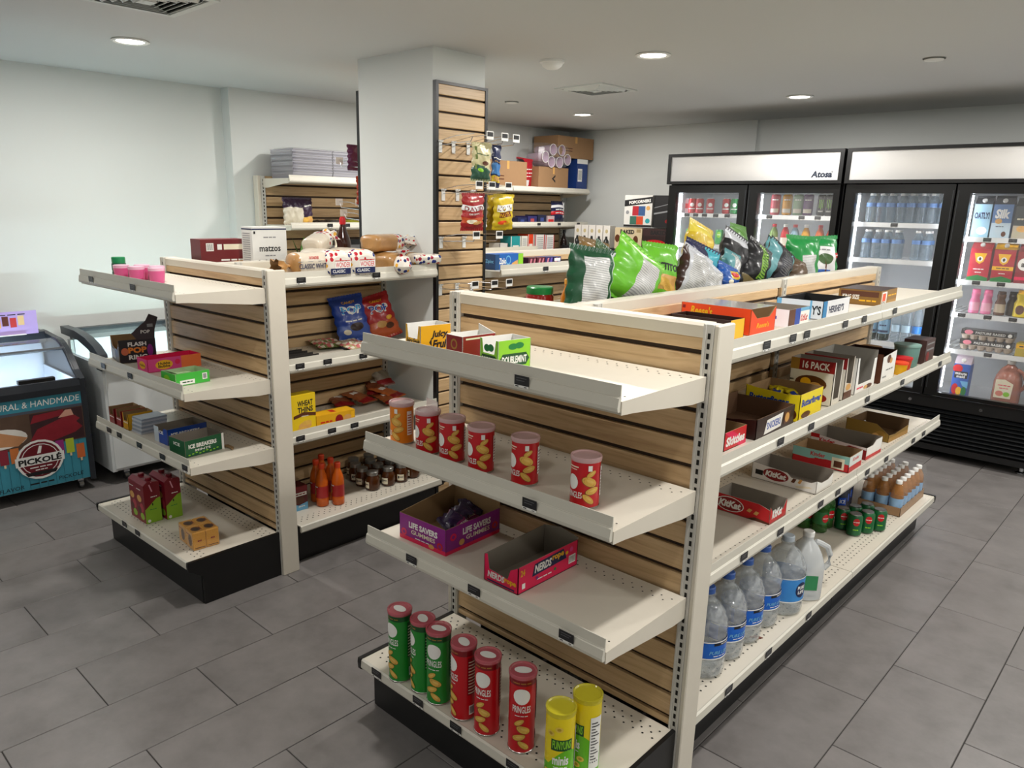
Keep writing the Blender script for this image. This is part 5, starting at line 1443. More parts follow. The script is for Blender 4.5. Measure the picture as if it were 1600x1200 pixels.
# ================================================================== second gondola, right side
x2 = -1.9657
q1, q2, q3 = 1.3183, .9424, .6114
def dots_build(nt, b):
    tc = nt.nodes.new('ShaderNodeTexCoord')
    vo = nt.nodes.new('ShaderNodeTexVoronoi')
    vo.inputs['Scale'].default_value = 42
    vo.inputs['Randomness'].default_value = .65
    nt.links.new(tc.outputs['Object'], vo.inputs['Vector'])
    lt = nt.nodes.new('ShaderNodeMath'); lt.operation = 'LESS_THAN'; lt.inputs[1].default_value = .40
    nt.links.new(vo.outputs['Distance'], lt.inputs[0])
    sp = nt.nodes.new('ShaderNodeSeparateColor')
    nt.links.new(vo.outputs['Color'], sp.inputs[0])
    r = ramp(nt, [(0, '#b81c2c'), (.33, '#e0a83a'), (.45, '#1c2f7a'), (.72, '#a01c3c'), (.86, '#22306a')], sp.outputs[0], 'CONSTANT')
    mx = nt.nodes.new('ShaderNodeMix'); mx.data_type = 'RGBA'
    mx.inputs[6].default_value = hexc('#e6dfd4') + (1,)
    nt.links.new(lt.outputs[0], mx.inputs[0])
    nt.links.new(r.outputs[0], mx.inputs[7])
    nt.links.new(mx.outputs[2], b.inputs['Base Color'])
    b.inputs['Roughness'].default_value = .25
DOTS = node_mat('dotted_bread_wrap', dots_build)
CRUST = mat('#b28550', .4, var=.3, scale=24, coat=.5, name='crust_under_film')
PALE = mat('#cfc4b2', .35, var=.1, scale=18, coat=.4, name='pale_wrap')
def loaf(label, pos, rz, L, w, h, cols, cut=(.3, .7), tail=.07, texts=(), tilt=0.0, seed=0):
    """bread loaf in a bag: axis along local y, printed end towards -y, twisted tail at +y"""
    rnd = random.Random(seed)
    ph = rnd.uniform(0, 6)
    t = thing('bread_loaf', label, 'bread loaf', pos, R(rz), 'wrapped bread loaves')
    t.rotation_euler = (Matrix.Rotation(R(rz), 3, 'Z') @ Matrix.Rotation(R(tilt), 3, 'X')).to_euler()
    n = 22
    ring = []
    st = [(0, .55), (.015, .80), (.05, .96), (.12, 1)] + [(.12 + .74 * k / 7, 1 + .02 * math.sin(9 * k + ph)) for k in range(1, 8)] + [(.93, .86), (.975, .5), (1.0, .16)]
    vs, fs, ms = [], [], []
    for f, k in st:
        for i in range(n):
            a = 2 * PI * i / n
            cx, cz = math.cos(a), math.sin(a)
            e = 3.2
            rr = (abs(cx) ** e + abs(cz) ** e) ** (-1 / e)
            bul = 1.06 if cz > .2 else .97
            vs.append((w / 2 * rr * cx * k * bul, -L / 2 + f * L, h / 2 + h / 2 * rr * cz * k * (1 + .012 * math.sin(5 * a + 30 * f + ph))))
    for s in range(len(st) - 1):
        mid = (st[s][0] + st[s + 1][0]) / 2
        for i in range(n):
            j = (i + 1) % n
            fs.append((s * n + i, s * n + j, (s + 1) * n + j, (s + 1) * n + i))
            ms.append(0 if mid < cut[0] else (1 if mid < cut[1] else 2))
    fs.append(tuple(range(n)))
    ms.append(0)
    obj('loaf_body', MB().add(vs, fs, ms), cols, t, smooth=60)
    if tail:
        m = MB()
        vs = []
        for k, (f, r) in enumerate(((-.01, .012), (.012, .009), (.02, .014), (tail * .6, .032), (tail, .045))):
            for i in range(14):
                a = 2 * PI * i / 14
                rr = r * (1 + (.35 * math.sin(5 * a + k) if k > 1 else 0))
                vs.append((rr * math.cos(a), L / 2 + f, h * .5 + rr * .7 * math.sin(a)))
        m.add(vs, [(k * 14 + i, k * 14 + (i + 1) % 14, (k + 1) * 14 + (i + 1) % 14, (k + 1) * 14 + i) for k in range(4) for i in range(14)])
        obj('twisted_tail', m, cols[2], t, smooth=60)
    for face, items in texts:
        if face == 'end':
            p = Print(plane_map((0, -L / 2 - .0015, h / 2), (1, 0, 0), (0, 0, 1), (0, -1, 0)))
        else:
            p = Print(plane_map((w / 2 * 1.03 * (1 if face == 'side' else -1), 0, h / 2), (0, 1 if face == 'side' else -1, 0), (0, 0, 1), (1 if face == 'side' else -1, 0, 0)))
        for it in items:
            getattr(p, it[0])(*it[1:])
        p.done(t)
    return t
WEND = [('end', [('rect', -.055, -.045, .055, -.018, DBLUE), ('rect', -.03, -.018, .056, .012, WHITE), ('txt', 'WONDER', .013, -.003, .080, .024, RED, .015), ('rect', -.03, .014, .052, .017, RED), ('txt', 'CLASSIC', -.01, -.031, .07, .014, WHITE, .01)])]
loaf('white-bread loaf lying lengthwise at the near end, side lettered classic white', (-1.600, .160, q1), 180, .18, .11, .115, [PALE, PALE, CRUST], tail=.07, cut=(.2, .85), texts=[('left', [('txt', 'CLASSIC WHITE', .0, .0, .15, .022, DBLUE, .012), ('txt', 'WONDER', .0, .036, .05, .014, RED, .02), ('rect', -.08, .018, .08, .021, GREY)])])
loaf('dotted white-bread loaf, first of the two with red lettering on the end', (-1.655, .285, q1), 92, .25, .138, .122, [DOTS, PALE, PALE], tail=.06, texts=WEND, seed=1)
loaf('dotted white-bread loaf, second of the two with red lettering on the end', (-1.655, .430, q1), 88, .25, .138, .122, [DOTS, PALE, PALE], tail=.06, texts=WEND, seed=2)
loaf('white dotted loaf lying on the back of the top shelf, twisted end up', (-1.80, .36, q1 + .098), 30, .15, .10, .085, [PALE, PALE, DOTS], tail=.06, seed=3, tilt=14)
loaf('tan loaf with a dotted tail lying across the white loaves', (-1.735, .70, q1 + .095), 15, .26, .115, .085, [CRUST, CRUST, DOTS], tail=.10, seed=4)
loaf('brown loaf with a dotted twisted end hanging over the shelf rail', (-1.67, .665, q1), -90, .22, .13, .095, [CRUST, CRUST, CRUST], tail=0, seed=5)
t = thing('bread_bag_end', 'dotted twisted bag end hanging over the rail by the brown loaf', 'bread bag', (-1.535, .655, q1 + .036), 0)
obj('gathered_film', MB().lathe([(.012, .052), (.03, .045), (.042, .02), (.046, 0), (.036, -.022), (.02, -.035), (.004, -.04)], n=16), DOTS, t, smooth=True)
obj('film_tail', MB().lathe([(.01, .05), (.02, .06), (.03, .07), (.032, .078)], n=14), DOTS, t, smooth=True)
loaf('flat tan loaf at the far end of the bread shelf', (-1.70, .845, q1), -88, .22, .12, .088, [CRUST, CRUST, PALE], tail=0, seed=6)
loaf('dotted loaf poking past the far end of the rail', (-1.575, .845, q1 + .036), -5, .16, .075, .05, [DOTS, DOTS, DOTS], tail=0, seed=7, cut=(.4, .8))
bottle('syrup_bottle', 'dark brown syrup bottle with a red cap behind the bread', 'syrup bottle', (-2.16, .755, q1), [(.036, 0), (.043, .006), (.044, .03), (.040, .07), (.044, .11), (.036, .145), (.020, .19), (.014, .21), (.014, .225)], pm('#33140c', .12), [(.0165, .215), (.018, .238), (.015, .25), (.008, .256)], None, None, -45, 22, capm=RED,
       spec=(.0455, ('ell', .25, .10, .7, .045, CREAM, 5), ('ell', .25, .115, .4, .018, BRWN, 4), ('dash', .25, .085, .8, .012, INK, .02)))
carton('cracker_box', 'white matzo cracker box with a black skyline, on top of the second gondola', 'cracker box', (-2.10, .245, q1), (.10, .186, .208), pm('#e4e4e0'),
       [('r', 'txt', 'matzos', .5, .50, .62, .13, INK, .02), ('r', 'dash', .5, .76, .36, .06, GREY, .01), ('r', 'dash', .5, .34, .3, .06, GREY, 0), ('r', 'rect', 0, .93, 1, .96, DBLUE), ('f', 'rect', 0, .93, 1, .96, DBLUE)] +
       [('r', 'rect', .1 + .05 * k, .06, .145 + .05 * k, .10 + .05 * ((k * 7) % 4), INK) for k in range(13)] + [('f', 'rect', .1, .84 - .05 * k, .8, .855 - .05 * k, GREY) for k in range(14)] + [('r', 'rect', .04, .84, .09, .9, INK)])
carton('cracker_box', 'dark red cracker box lying beside the white matzo box', 'cracker box', (-2.255, .083, q1), (.11, .232, .145), pm('#6d1018'),
       [('r', 'rect', .12, .62, .28, .88, WHITE), ('r', 'txt', 'IIIIIII', .2, .75, .12, .2, INK, 0), ('r', 'rect', .36, .66, .46, .84, WHITE), ('r', 'rect', .5, .66, .92, .84, CREAM), ('r', 'dash', .68, .32, .5, .12, WHITE, .01), ('r', 'pts', [(.55, .0), (.6, .25), (.95, .3), (1, .0)], TEA)], rot=-2)
# snack bags on the second right shelf
SB = 'snack bags on the second gondola'
bag('snack_bag', 'blue candy popcorn bag leaning against the slats', 'snack bag', (-1.85, .60, q2 + .012), .20, .235, .06, [foil('#1a3f9c'), foil('#3a5ab0'), SLV], pats((lambda u, v: v < .35, 1)), rz=82, tilt=-18, roll=-6, seed=30, group=SB,
    texts=[('txt', 'CANDY', .5, .86, .4, .06, YEL, .02), ('txt', 'POP', .52, .68, .66, .20, WHITE, .06), ('txt', 'POP', .52, .68, .62, .17, pm('#2aa0e0'), .03), ('ell', .55, .3, .22, .09, DBRN), ('dash', .5, .44, .5, .07, WHITE, .02), ('ell', .25, .2, .1, .06, CREAM)])
bag('snack_bag', 'red candy popcorn bag beside the blue one', 'snack bag', (-1.83, .79, q2 + .010), .19, .235, .06, [foil('#b01c20'), foil('#c85a2a'), SLV], pats((lambda u, v: v < .4, 1)), rz=78, tilt=-18, roll=-14, seed=31, group=SB,
    texts=[('txt', 'CANDY', .5, .86, .4, .06, YEL, .02), ('txt', 'POP', .5, .68, .66, .20, WHITE, .06), ('txt', 'POP', .5, .68, .62, .17, BLUE, .03), ('ell', .4, .32, .16, .08, TEA), ('ell', .65, .26, .14, .07, BRWN), ('ell', .7, .44, .1, .05, YEL)])
for i, (x, y, rz, c) in enumerate(((-1.70, .40, 80, '#7c8a4a'), (-1.60, .50, 95, '#b8a878'))):
    bag('candy_pouch', ('flat clear pouch of striped green candy lying on the shelf', 'flat clear pouch of pink and green candy at the shelf edge')[i], 'candy pouch', (x - .07, y, q2 + .012), .15, .15, .03, [mat(c, .3, var=.35, scale=55, coat=.5, name='striped_candy'), pm('#c86a6a', .3), pm('#e4dcc8')], pats((lambda u, v: (int(u * 9) + int(v * 7)) % 3 == 0, 1), (lambda u, v: (int(u * 9) + int(v * 7)) % 3 == 1, 2)), rz=rz, tilt=-84, seed=33 + i, group=SB, crump=.008)
t = thing('display_tray', 'flat black display tray with slots on the shelf left of the candy pouches', 'tray', (-1.72, .15, q2))
obj('tray_floor', MB().box((-.10, -.10, 0), (.10, .10, .004)), INK, t)
for k in range(5):
    obj('divider', MB().box((-.10 + .048 * k, -.10, .004), (-.096 + .048 * k, .10, .014)), pm('#2a2622', .5), t)
# third shelf
carton('cracker_box', 'upright yellow wheat cracker box on the third shelf', 'cracker box', (-1.602, .088, q3), (.06, .135, .188), pm('#e6c41c'),
       [('r', 'txt', 'WHEAT', .58, .78, .62, .14, INK, .03), ('r', 'txt', 'THINS', .58, .62, .62, .14, INK, .03), ('r', 'pts', [(.1, .50), (.5, .56), (1, .5), (1, .42), (.5, .47), (.1, .42)], BRWN), ('r', 'ell', .55, .22, .26, .09, TEA), ('r', 'ell', .62, .28, .2, .06, CHIP), ('r', 'ell', .42, .14, .2, .06, CHIP), ('r', 'txt', 'ORIGINAL', .56, .46, .3, .03, WHITE, 0)], rot=3)
carton('biscuit_box', 'yellow biscuit box lying on its long side on the third shelf', 'biscuit box', (-1.605, .265, q3), (.075, .21, .072), pm('#e0a818'),
       [('r', 'dash', .25, .5, .3, .22, RED, .02, .15), ('r', 'ell', .58, .5, .1, .34, DRED), ('r', 'ell', .80, .45, .12, .3, TEA), ('r', 'rect', .9, .1, .98, .9, YEL), ('r', 'dash', .3, .24, .24, .14, BRWN, .01), ('t', 'dash', .5, .5, .5, .3, RED, .01)], rot=-3)
for i, (x, y, dz, rz, c, tl) in enumerate(((-1.78, .50, 0, 75, '#8a4a2a', -84), (-1.73, .62, .012, 100, '#a05a34', -82), (-1.80, .72, .02, 60, '#7a3f26', -70), (-1.84, .82, .05, 85, '#b8b0a4', -55), (-1.70, .80, .016, 110, '#c46a34', -80), (-1.64, .72, .004, 80, '#b06034', -86))):
    bag('jerky_packet', ('brown jerky packet lying nearest the biscuit box', 'reddish jerky packet second in the pile', 'dark brown jerky packet in the middle of the pile', 'grey and white packet propped up at the back of the jerky pile', 'orange jerky packet at the far end of the pile', 'orange-brown jerky packet at the front of the pile')[i], 'jerky packet', (x - .04, y, q3 + .014 + dz), .11, .17, .022, [foil(c), WHITE, DRED], pats((lambda u, v: .25 < u < .75 and .62 < v < .82, 1), (lambda u, v: v < .25, 2)), rz=rz, tilt=tl, seed=50 + i, group='jerky packets on the second gondola', crump=.004)
# base deck of the right side
OB = [(.026, 0), (.031, .005), (.031, .04), (.0295, .05), (.031, .10), (.031, .125), (.026, .15), (.015, .18), (.013, .19), (.013, .197)]
for i, (x, y) in enumerate(((-1.648, .222), (-1.612, .290), (-1.715, .235), (-1.69, .305), (-1.765, .30))):
    bottle('hot_sauce_bottle', 'orange sauce bottle with a red label, ' + ('nearest of the five at the front', 'front right of the five', 'behind the nearest one', 'in the middle of the five', 'rearmost of the five')[i], 'sauce bottle', (x, y, zb), OB, pm('#d8641c', .12, var=.2), [(.0155, .190), (.0158, .212), (.013, .216)], (.0316, .045, .105, pm('#b02a2a', .35, var=.15)), 'orange sauce bottles on the base deck', -50, 18, capm=pm('#d8421c', .4),
           spec=(.0319, ('ell', .3, .075, .5, .022, pm('#e8b84a')), ('dash', .3, .078, .7, .014, DRED, .03), ('rect', -.6, .1, 1.2, .105, WHITE, 8, 1)))
JJ = [(.030, 0), (.036, .005), (.037, .02), (.037, .055), (.032, .070), (.026, .078), (.026, .084)]
JPOS = [(-1.652, .533), (-1.648, .632), (-1.645, .718), (-1.652, .806), (-1.735, .53), (-1.728, .628), (-1.728, .712), (-1.732, .80), (-1.815, .545), (-1.81, .64), (-1.812, .722), (-1.815, .81), (-1.893, .588), (-1.89, .69)]
for i, (x, y) in enumerate(JPOS):
    rw, k = i // 4, i % 4
    bottle('honey_jar', 'amber honey jar with a grey lid, %s from the near end in the %s row' % (ORD[k], ('front', 'second', 'third', 'rear')[rw]), 'jar', (x, y, zb), JJ, pm('#4a260c', .08, var=.2), [(.029, .080), (.0295, .097), (.027, .099)], None, 'honey jars on the base deck', -40 + 25 * (i % 3), 20,
           capm=mat('#8e8c86', .3, metal=.6, var=.05, name='jar_lid'), spec=(.0375, ('rect', .15, .015, 1.1, .048, CREAM, 8, 1), ('rect', .25, .026, .45, .040, INK, 3, 1), ('dash', .75, .034, .5, .012, INK, .02)))
carton('chocolate_milk_box', 'small dark red and blue drink carton beside the end post', 'drink carton', (-1.70, .105, zb), (.075, .085, .122), pm('#5a1018'),
       [('r', 'pts', [(0, .62), (1, .72), (1, 1), (0, 1)], pm('#7a0f1a')), ('r', 'rect', .1, .6, .95, .74, WHITE), ('r', 'dash', .5, .67, .7, .1, DRED, .03), ('r', 'pts', [(0, 0), (1, 0), (1, .3), (.4, .22), (0, .34)], SKY), ('r', 'ell', .5, .42, .3, .14, BRWN), ('r', 'dash', .6, .16, .4, .1, WHITE, .02)])

# ================================================================== hooks and hanging bags on the column
H1, H2, H3, H4 = 1.945, 1.712, 1.474, 1.232
hooks = [(.955, H1, .23, 0, 'empty wire hook nearest the column edge in the top row'), (1.045, H1, .25, 1, 'wire hook in the top row carrying the cream and green bag'), (1.150, H1, .25, 1, 'wire hook in the top row carrying the slim blue packet'), (1.245, H1, .24, 1, 'wire hook at the far end of the top row'),
         (.975, H2, .25, 1, 'wire hook in the second row carrying the red seed bag'), (1.075, H2, .24, 1, 'wire hook in the second row between the red and yellow bags'), (1.185, H2, .25, 1, 'wire hook in the second row carrying the yellow corn bags'),
         (.960, H3, .25, 1, 'empty wire hook nearest the edge in the third row'), (1.125, H3, .25, 1, 'empty wire hook at the far end of the third row'),
         (.955, H4, .25, 1, 'empty wire hook nearest the edge in the bottom row'), (1.075, H4, .27, 1, 'empty wire hook in the middle of the bottom row'), (1.185, H4, .27, 1, 'empty wire hook at the far end of the bottom row')]
for y, z, L, tg, lb in hooks:
    hook(y, z, L, lb, bool(tg))
HB = 'snack bags hanging on the column'
def hb(label, y, ztop, w, h, cols, pat, texts, x=-1.40, seed=0, t=.035):
    return bag('hanging_bag', label, 'snack bag', (x, y, ztop - h), w, h, t, cols, pat, rz=84, tilt=3, seed=seed, group=HB, texts=texts, crump=.005)
hb('cream and green snack bag hanging in the top row', 1.045, 1.940, .125, .175, [foil('#cfc79a'), foil('#2f5a48')], pats((lambda u, v: v < .34 + .1 * math.sin(4 * u), 1)), [('ell', .62, .5, .16, .06, BRWN), ('dash', .5, .72, .6, .06, OL, .01), ('rect', .1, .3, .2, .9, pm('#6a7a3a')), ('ell', .4, .3, .14, .05, LIME)], seed=70)
hb('slim navy snack packet hanging in the top row', 1.150, 1.935, .058, .195, [foil('#16224e'), foil('#3f7ab8'), YW], pats((lambda u, v: .3 < v < .58, 1), (lambda u, v: .12 < v < .28, 2)), [('dash', .5, .7, .8, .05, WHITE, .02), ('dash', .5, .62, .7, .03, YEL, .01), ('ell', .5, .2, .3, .05, TEA)], seed=71, t=.025)
hb('red and white sunflower seed bag hanging in the second row', .975, 1.700, .145, .17, [foil('#a01c20'), foil('#c8562e'), WH], pats((lambda u, v: .52 < v < .68, 2), (lambda u, v: .2 < v < .34, 1)), [('txt', 'DAVID', .5, .60, .84, .12, DRED, .015), ('dash', .5, .82, .4, .08, CREAM, .02), ('ell', .4, .25, .24, .06, CREAM), ('ell', .66, .2, .2, .05, TEA), ('txt', 'ORIGINAL', .5, .46, .5, .05, WHITE, .01)], x=-1.385, seed=72)
hb('yellow corn snack bag hanging in front in the second row', 1.185, 1.700, .140, .165, [foil('#d0b41e'), foil('#8a7a1a'), foil('#6a1418')], pats((lambda u, v: .22 < u < .8 and .34 < v < .5, 2)), [('rect', .12, .52, .88, .72, WHITE), ('txt', 'CORN', .5, .62, .66, .14, BRWN, .015), ('txt', 'NUTS', .5, .42, .5, .11, YEL, .012), ('ell', .4, .2, .2, .06, ORNG), ('ell', .6, .16, .16, .05, YEL)], x=-1.375, seed=73)
hb('yellow corn snack bag hanging behind the front one', 1.20, 1.694, .140, .165, [foil('#b89c1c'), foil('#8a7a1a')], None, [('txt', 'CORN', .5, .62, .7, .16, BRWN, .04)], x=-1.43, seed=74)
# the far side of the column: only slivers show
for y, z, lb in ((.95, 1.85, 'wire hook with white tags on the far side of the column, upper one'), (.94, 1.62, 'empty wire hook on the far side of the column, middle one'), (.97, 1.56, 'empty wire hook on the far side of the column, lower one'), (1.08, 1.62, 'empty wire hook on the far side of the column, deeper one')):
    hook(y, z, .20, lb, True, x=CX0 - .021, side=-1)
bag('hanging_bag', 'dark purple bag peeking out on the far side of the column', 'snack bag', (-2.33, .985, 1.83), .13, .13, .03, [foil('#5a1c48'), foil('#c8b4c0')], pats((lambda u, v: v > .8, 1)), rz=-90, seed=75, group=HB)
bag('hanging_bag', 'red and orange bag peeking out on the far side of the column', 'snack bag', (-2.30, 1.02, 1.64), .13, .15, .03, [foil('#b0381c'), foil('#d8a03a')], None, rz=-90, seed=76, group=HB)

# ================================================================== wall shelving stock
wt, wm, wl = 1.8022, 1.4872, 1.1802
def tub_stack():
    t = thing('tub_bundle', 'bundle of nested plastic tubs in clear film on top of the wall shelving', 'plastic tubs', (-3.53, 1.56, wt))
    pls = (clear('#c2c1cc', .55, .2, 'cloudy_plastic'), clear('#8f8e9c', .6, .2, 'cloudy_plastic_shade'))
    for k in range(9):
        z = .004 + k * .018
        pl = pls[k % 2]
        obj('tub', MB().prism([(-.13, z), (.13, z), (.142, z + .045), (.148, z + .046), (.148, z + .050), (-.148, z + .050), (-.148, z + .046), (-.142, z + .045)], -.16, .16, 'y'), pl, t, (0, -.165 + .002 * (k % 2), 0))
        obj('tub', MB().prism([(-.13, z), (.13, z), (.142, z + .045), (.148, z + .046), (.148, z + .050), (-.148, z + .050), (-.148, z + .046), (-.142, z + .045)], -.16, .16, 'y'), pl, t, (0, .165, 0))
    obj('film_wrap', MB().bev((-.155, -.335, .001), (.155, .335, .205), .03), clear('#ffffff', .10, .12, 'film_wrap'), t)
tub_stack()
for i in range(3):
    bag('cookie_bag', ('purple cookie bag showing its cookies on the wall shelf', 'purple cookie bag in the middle of the three on the wall shelf', 'pale-sided purple cookie bag at the near end')[i], 'cookie bag', (-3.53, 1.42 - .07 * i, wm), .105, .185, .05, [foil('#2c1434'), foil('#c9a45c'), foil('#c8c2b0')],
        pats((lambda u, v: v < .32 and i == 0, 1), (lambda u, v: v < .65 and i > 0, 2)), rz=92, tilt=-3, seed=80 + i, group='purple cookie bags', texts=[('dash', .5, .72, .6, .12, WHITE, .02), ('ell', .35, .2, .2, .1, CHIP), ('ell', .68, .18, .2, .1, TEA)] if i == 0 else ())
for i in range(3):
    bag('flat_packet', 'flat %s packet lying on the wall shelf behind the column' % ('black', 'dark grey', 'yellow-green')[i], 'packet', (-3.55, 1.60 + .13 * i, wm + .006 + .005 * i), .13, .17, .02, [foil(('#26262a', '#44464a', '#8a8a2a')[i]), SILV], None, rz=90, tilt=-84, seed=84 + i, group='flat packets on the wall shelf')
t = thing('herb_bunch', 'bunch of green leafy herbs on the lower wall shelf behind the bread', 'herbs', (-3.50, 1.36, wl))
rnd = random.Random(5)
for k in range(16):
    a, r = rnd.uniform(0, 6.28), rnd.uniform(.02, .08)
    h = rnd.uniform(.14, .24)
    p0 = Vector((0, 0, 0)); p1 = Vector((r * math.cos(a), r * math.sin(a) * 1.4, h))
    n = Vector((-math.sin(a), math.cos(a), 0)) * .022
    m1 = p0.lerp(p1, .55)
    obj('leaf', MB().add([p0, m1 + n, p1, m1 - n, p0 + n * .1], [(0, 3, 2, 1)]), (pm('#4f8a3a', .5), pm('#7fae5a', .5), pm('#2f5a2a', .5))[k % 3], t)
for i, (y, lb) in enumerate(((1.62, 'dark olive carton on the lower wall shelf behind the syrup'), (1.80, 'black carton on the lower wall shelf by the column'))):
    carton('dry_goods_box', lb, 'box', (-3.52, y, wl), (.12, .14, .20), pm(('#3a3a24', '#1c1c1c')[i]), [('r', 'rect', .1, .5, .9, .8, GREY)], group='boxes on the lower wall shelf')
# right of the column: top shelf
KR = pm('#a07c58', .85, name='kraft_box')
def kraft(label, pos, size, rot=0, mark=True):
    t = carton('cardboard_box', label, 'cardboard box', pos, size, KR, [('t', 'rect', 0, .46, 1, .54, TEA), ('r', 'rect', .47, .7, .53, 1, TEA)] + ([('r', 'pts', [(.44, .5), (.56, .68), (.56, .58), (.5, .5), (.56, .42), (.56, .32)], INK)] if mark else [('r', 'rect', .1, .3, .4, .34, BRWN), ('r', 'rect', .1, .42, .4, .46, BRWN)]), rot, 'cardboard boxes on the wall shelving')
kraft('kraft box half hidden by the hanging bags on the top wall shelf', (-3.52, 3.40, wt), (.28, .50, .23), 0, False)
kraft('kraft box with a black arrow mark under the plastic cups', (-3.53, 4.06, wt), (.26, .44, .205))
kraft('flat kraft box on top of the pile in the far corner', (-3.56, 4.40, wt + .305), (.30, .56, .195), 0, False)
carton('drink_case', 'blue printed case standing in the far corner of the top wall shelf', 'drink case', (-3.50, 4.50, wt), (.20, .17, .30), pm('#1c3a7a'), [('r', 'rect', .1, .3, .5, .7, WHITE), ('r', 'txt', 'IIIIIIII', .3, .5, .3, .3, INK, 0), ('r', 'rect', 0, .86, 1, 1, WHITE)])
bag('pet_food_bag', 'red and white bag with a black animal head print on the top wall shelf', 'bag', (-3.50, 3.74, wt), .24, .27, .08, [foil('#b01828'), WH, INK], pats((lambda u, v: u < .42 and v > .72, 2), (lambda u, v: u < .3 or (v < .3 and u < .7), 1)), rz=92, seed=90, roll=3, texts=[('dash', .62, .66, .5, .07, WHITE, .02), ('dash', .62, .54, .5, .07, WHITE, .02), ('dash', .62, .43, .5, .06, WHITE, .02)])
t = thing('cup_sleeve_pack', 'pack of clear plastic cups, their round mouths facing the aisle', 'plastic cups', (-3.47, 4.08, wt + .208))
cupm = clear('#d9bfd4', .6, .15, 'pinkish_cup_plastic')
ci = 0
for dy, dz in ((-.165, .085), (-.055, .155), (.075, .155), (-.075, .045), (.045, .045), (.165, .075)):
    m = MB().lathe([(.036, -.20), (.046, -.004), (.050, -.002), (.050, .002), (.046, .002), (.040, -.01), (.03, -.05), (0, -.052)], n=18, cap=False)
    o = obj('cup', m, cupm, t, (.08, dy, dz), smooth=50)
    o.rotation_euler = (0, R(90), 0)
    o2 = obj('cup_rim', MB().lathe([(.049, 0), (.052, .002), (.052, .005), (.048, .005)], n=18, cap=False), WHITE, o)
obj('sleeve_film', MB().bev((-.12, -.225, .001), (.086, .225, .21), .04), clear('#ffffff', .05, .1, 'sleeve_film'), t)
# middle shelf
for i, (y, c) in enumerate(((3.62, '#1c2450'), (3.76, '#2c2a66'), (3.90, '#161c3c'))):
    carton('pasta_box', 'flat %s box lying on the middle wall shelf' % ('navy blue', 'violet blue', 'dark navy')[i], 'box', (-3.47, y, wm), (.16, .125, .06 + .012 * i), pm(c), [('r', 'rect', .3, .3, .7, .7, pm('#b04a4a') if i == 1 else pm('#3a4a8a'))], group='flat blue boxes on the middle wall shelf')
bag('sweet_bag', 'navy bag with red and white print, last on the middle wall shelf', 'snack bag', (-3.45, 4.20, wm), .21, .21, .06, [foil('#141c44'), WH, RED], pats((lambda u, v: .72 < v < .84, 1), (lambda u, v: .42 < v < .56, 2), (lambda u, v: u > .8 and v > .3, 1)), rz=90, seed=91, texts=[('dash', .5, .64, .6, .1, WHITE, .02, .2), ('dash', .5, .49, .6, .08, WHITE, .02)])
carton('pasta_box', 'small red and white box beside the navy bag', 'box', (-3.43, 4.02, wm), (.10, .10, .075), pm('#c8aeb0'), [('r', 'rect', .1, .2, .9, .6, RED)])
# lower shelf
WS = 'boxes on the lower wall shelf right of the column'
for i, (y, w, h, c, d, lb) in enumerate(((3.36, .12, .14, '#d4d0c8', '#1a1a1c', 'low white box with a black band behind the hooks'), (3.52, .14, .20, '#2a9a9c', '#e8e4da', 'teal rounded box on the lower wall shelf'), (3.64, .09, .20, '#e6e2d6', '#e0d8c8', 'cream box between the teal and the red box'), (3.73, .08, .215, '#d8401c', '#e8e2d8', 'orange red box on the lower wall shelf'),
        (3.86, .14, .21, '#e2ded8', '#c01c2c', 'white box with red edges and small print'), (4.01, .13, .205, '#e8e6e2', '#c83a3a', 'plain white box with small print, right of the red edged one'))):
    carton('medicine_box', lb, 'box', (-3.44, y, wl), (.13, w - .004, h), pm(c), [('r', 'rect', .0, 0, .08, 1, pm(d)), ('r', 'rect', .92, 0, 1, 1, pm(d))] + ([('r', 'rect', .2, .85 - .09 * k, .85, .88 - .09 * k, GREY) for k in range(9)] if i > 3 or i == 2 else [('r', 'rect', .2, .4, .8, .6, pm(d))]), group=WS)
bottle('sauce_bottle', 'slim dark brown bottle at the far end of the lower wall shelf', 'bottle', (-3.42, 4.28, wl), [(.032, 0), (.036, .006), (.036, .13), (.016, .19), (.0135, .20), (.0135, .235)], pm('#1c0f0c', .1), [(.0155, .225), (.0155, .25), (.013, .252)], (.0365, .03, .10, pm('#3a2a24', .4)), None, 0, 18, capm=INK)

# ================================================================== third gondola stock
carton('bag_box', 'blue zip bag box with a green end panel behind the column', 'bag box', (-1.665, 1.515, 1.2953), (.09, .235, .086), pm('#1560b4'),
       [('f', 'rect', 0, 0, 1, 1, pm('#123c6c')), ('f', 'txt', 'Ziploc', .5, .5, .7, .3, SKY, .02), ('r', 'txt', 'Ziploc', .28, .5, .30, .5, WHITE, .03), ('r', 'ell', .46, .6, .09, .3, SKY), ('r', 'ell', .46, .6, .07, .22, pm('#1560b4')), ('r', 'pts', [(.5, .0), (.6, .4), (.8, .6), (.82, 0)], TEA), ('r', 'rect', .82, 0, 1, 1, LIME), ('r', 'rect', 0, 0, .14, 1, pm('#1a4a7c'))])
for i in range(4):
    carton('foil_box', 'small %s box, %s after the blue zip bag box' % (('maroon patterned', 'maroon patterned', 'violet', 'navy and pink')[i], ORD[i]), 'small box', (-1.655, 1.705 + .078 * i, 1.2953), (.09, .072, .058), pm(('#4a1626', '#5a1a2c', '#2a2060', '#1c1c50')[i]), [('r', 'pts', [(.1, .1), (.3, .9), (.5, .9), (.3, .1)], pm('#c8788a')), ('r', 'pts', [(.55, .1), (.75, .9), (.92, .9), (.72, .1)], pm('#c8788a' if i < 2 else '#6a5ac0'))] + ([('r', 'rect', .1, .55, .9, .85, WHITE), ('r', 'rect', .1, .15, .9, .4, HOTP)] if i == 3 else []), group='small boxes on the third gondola')
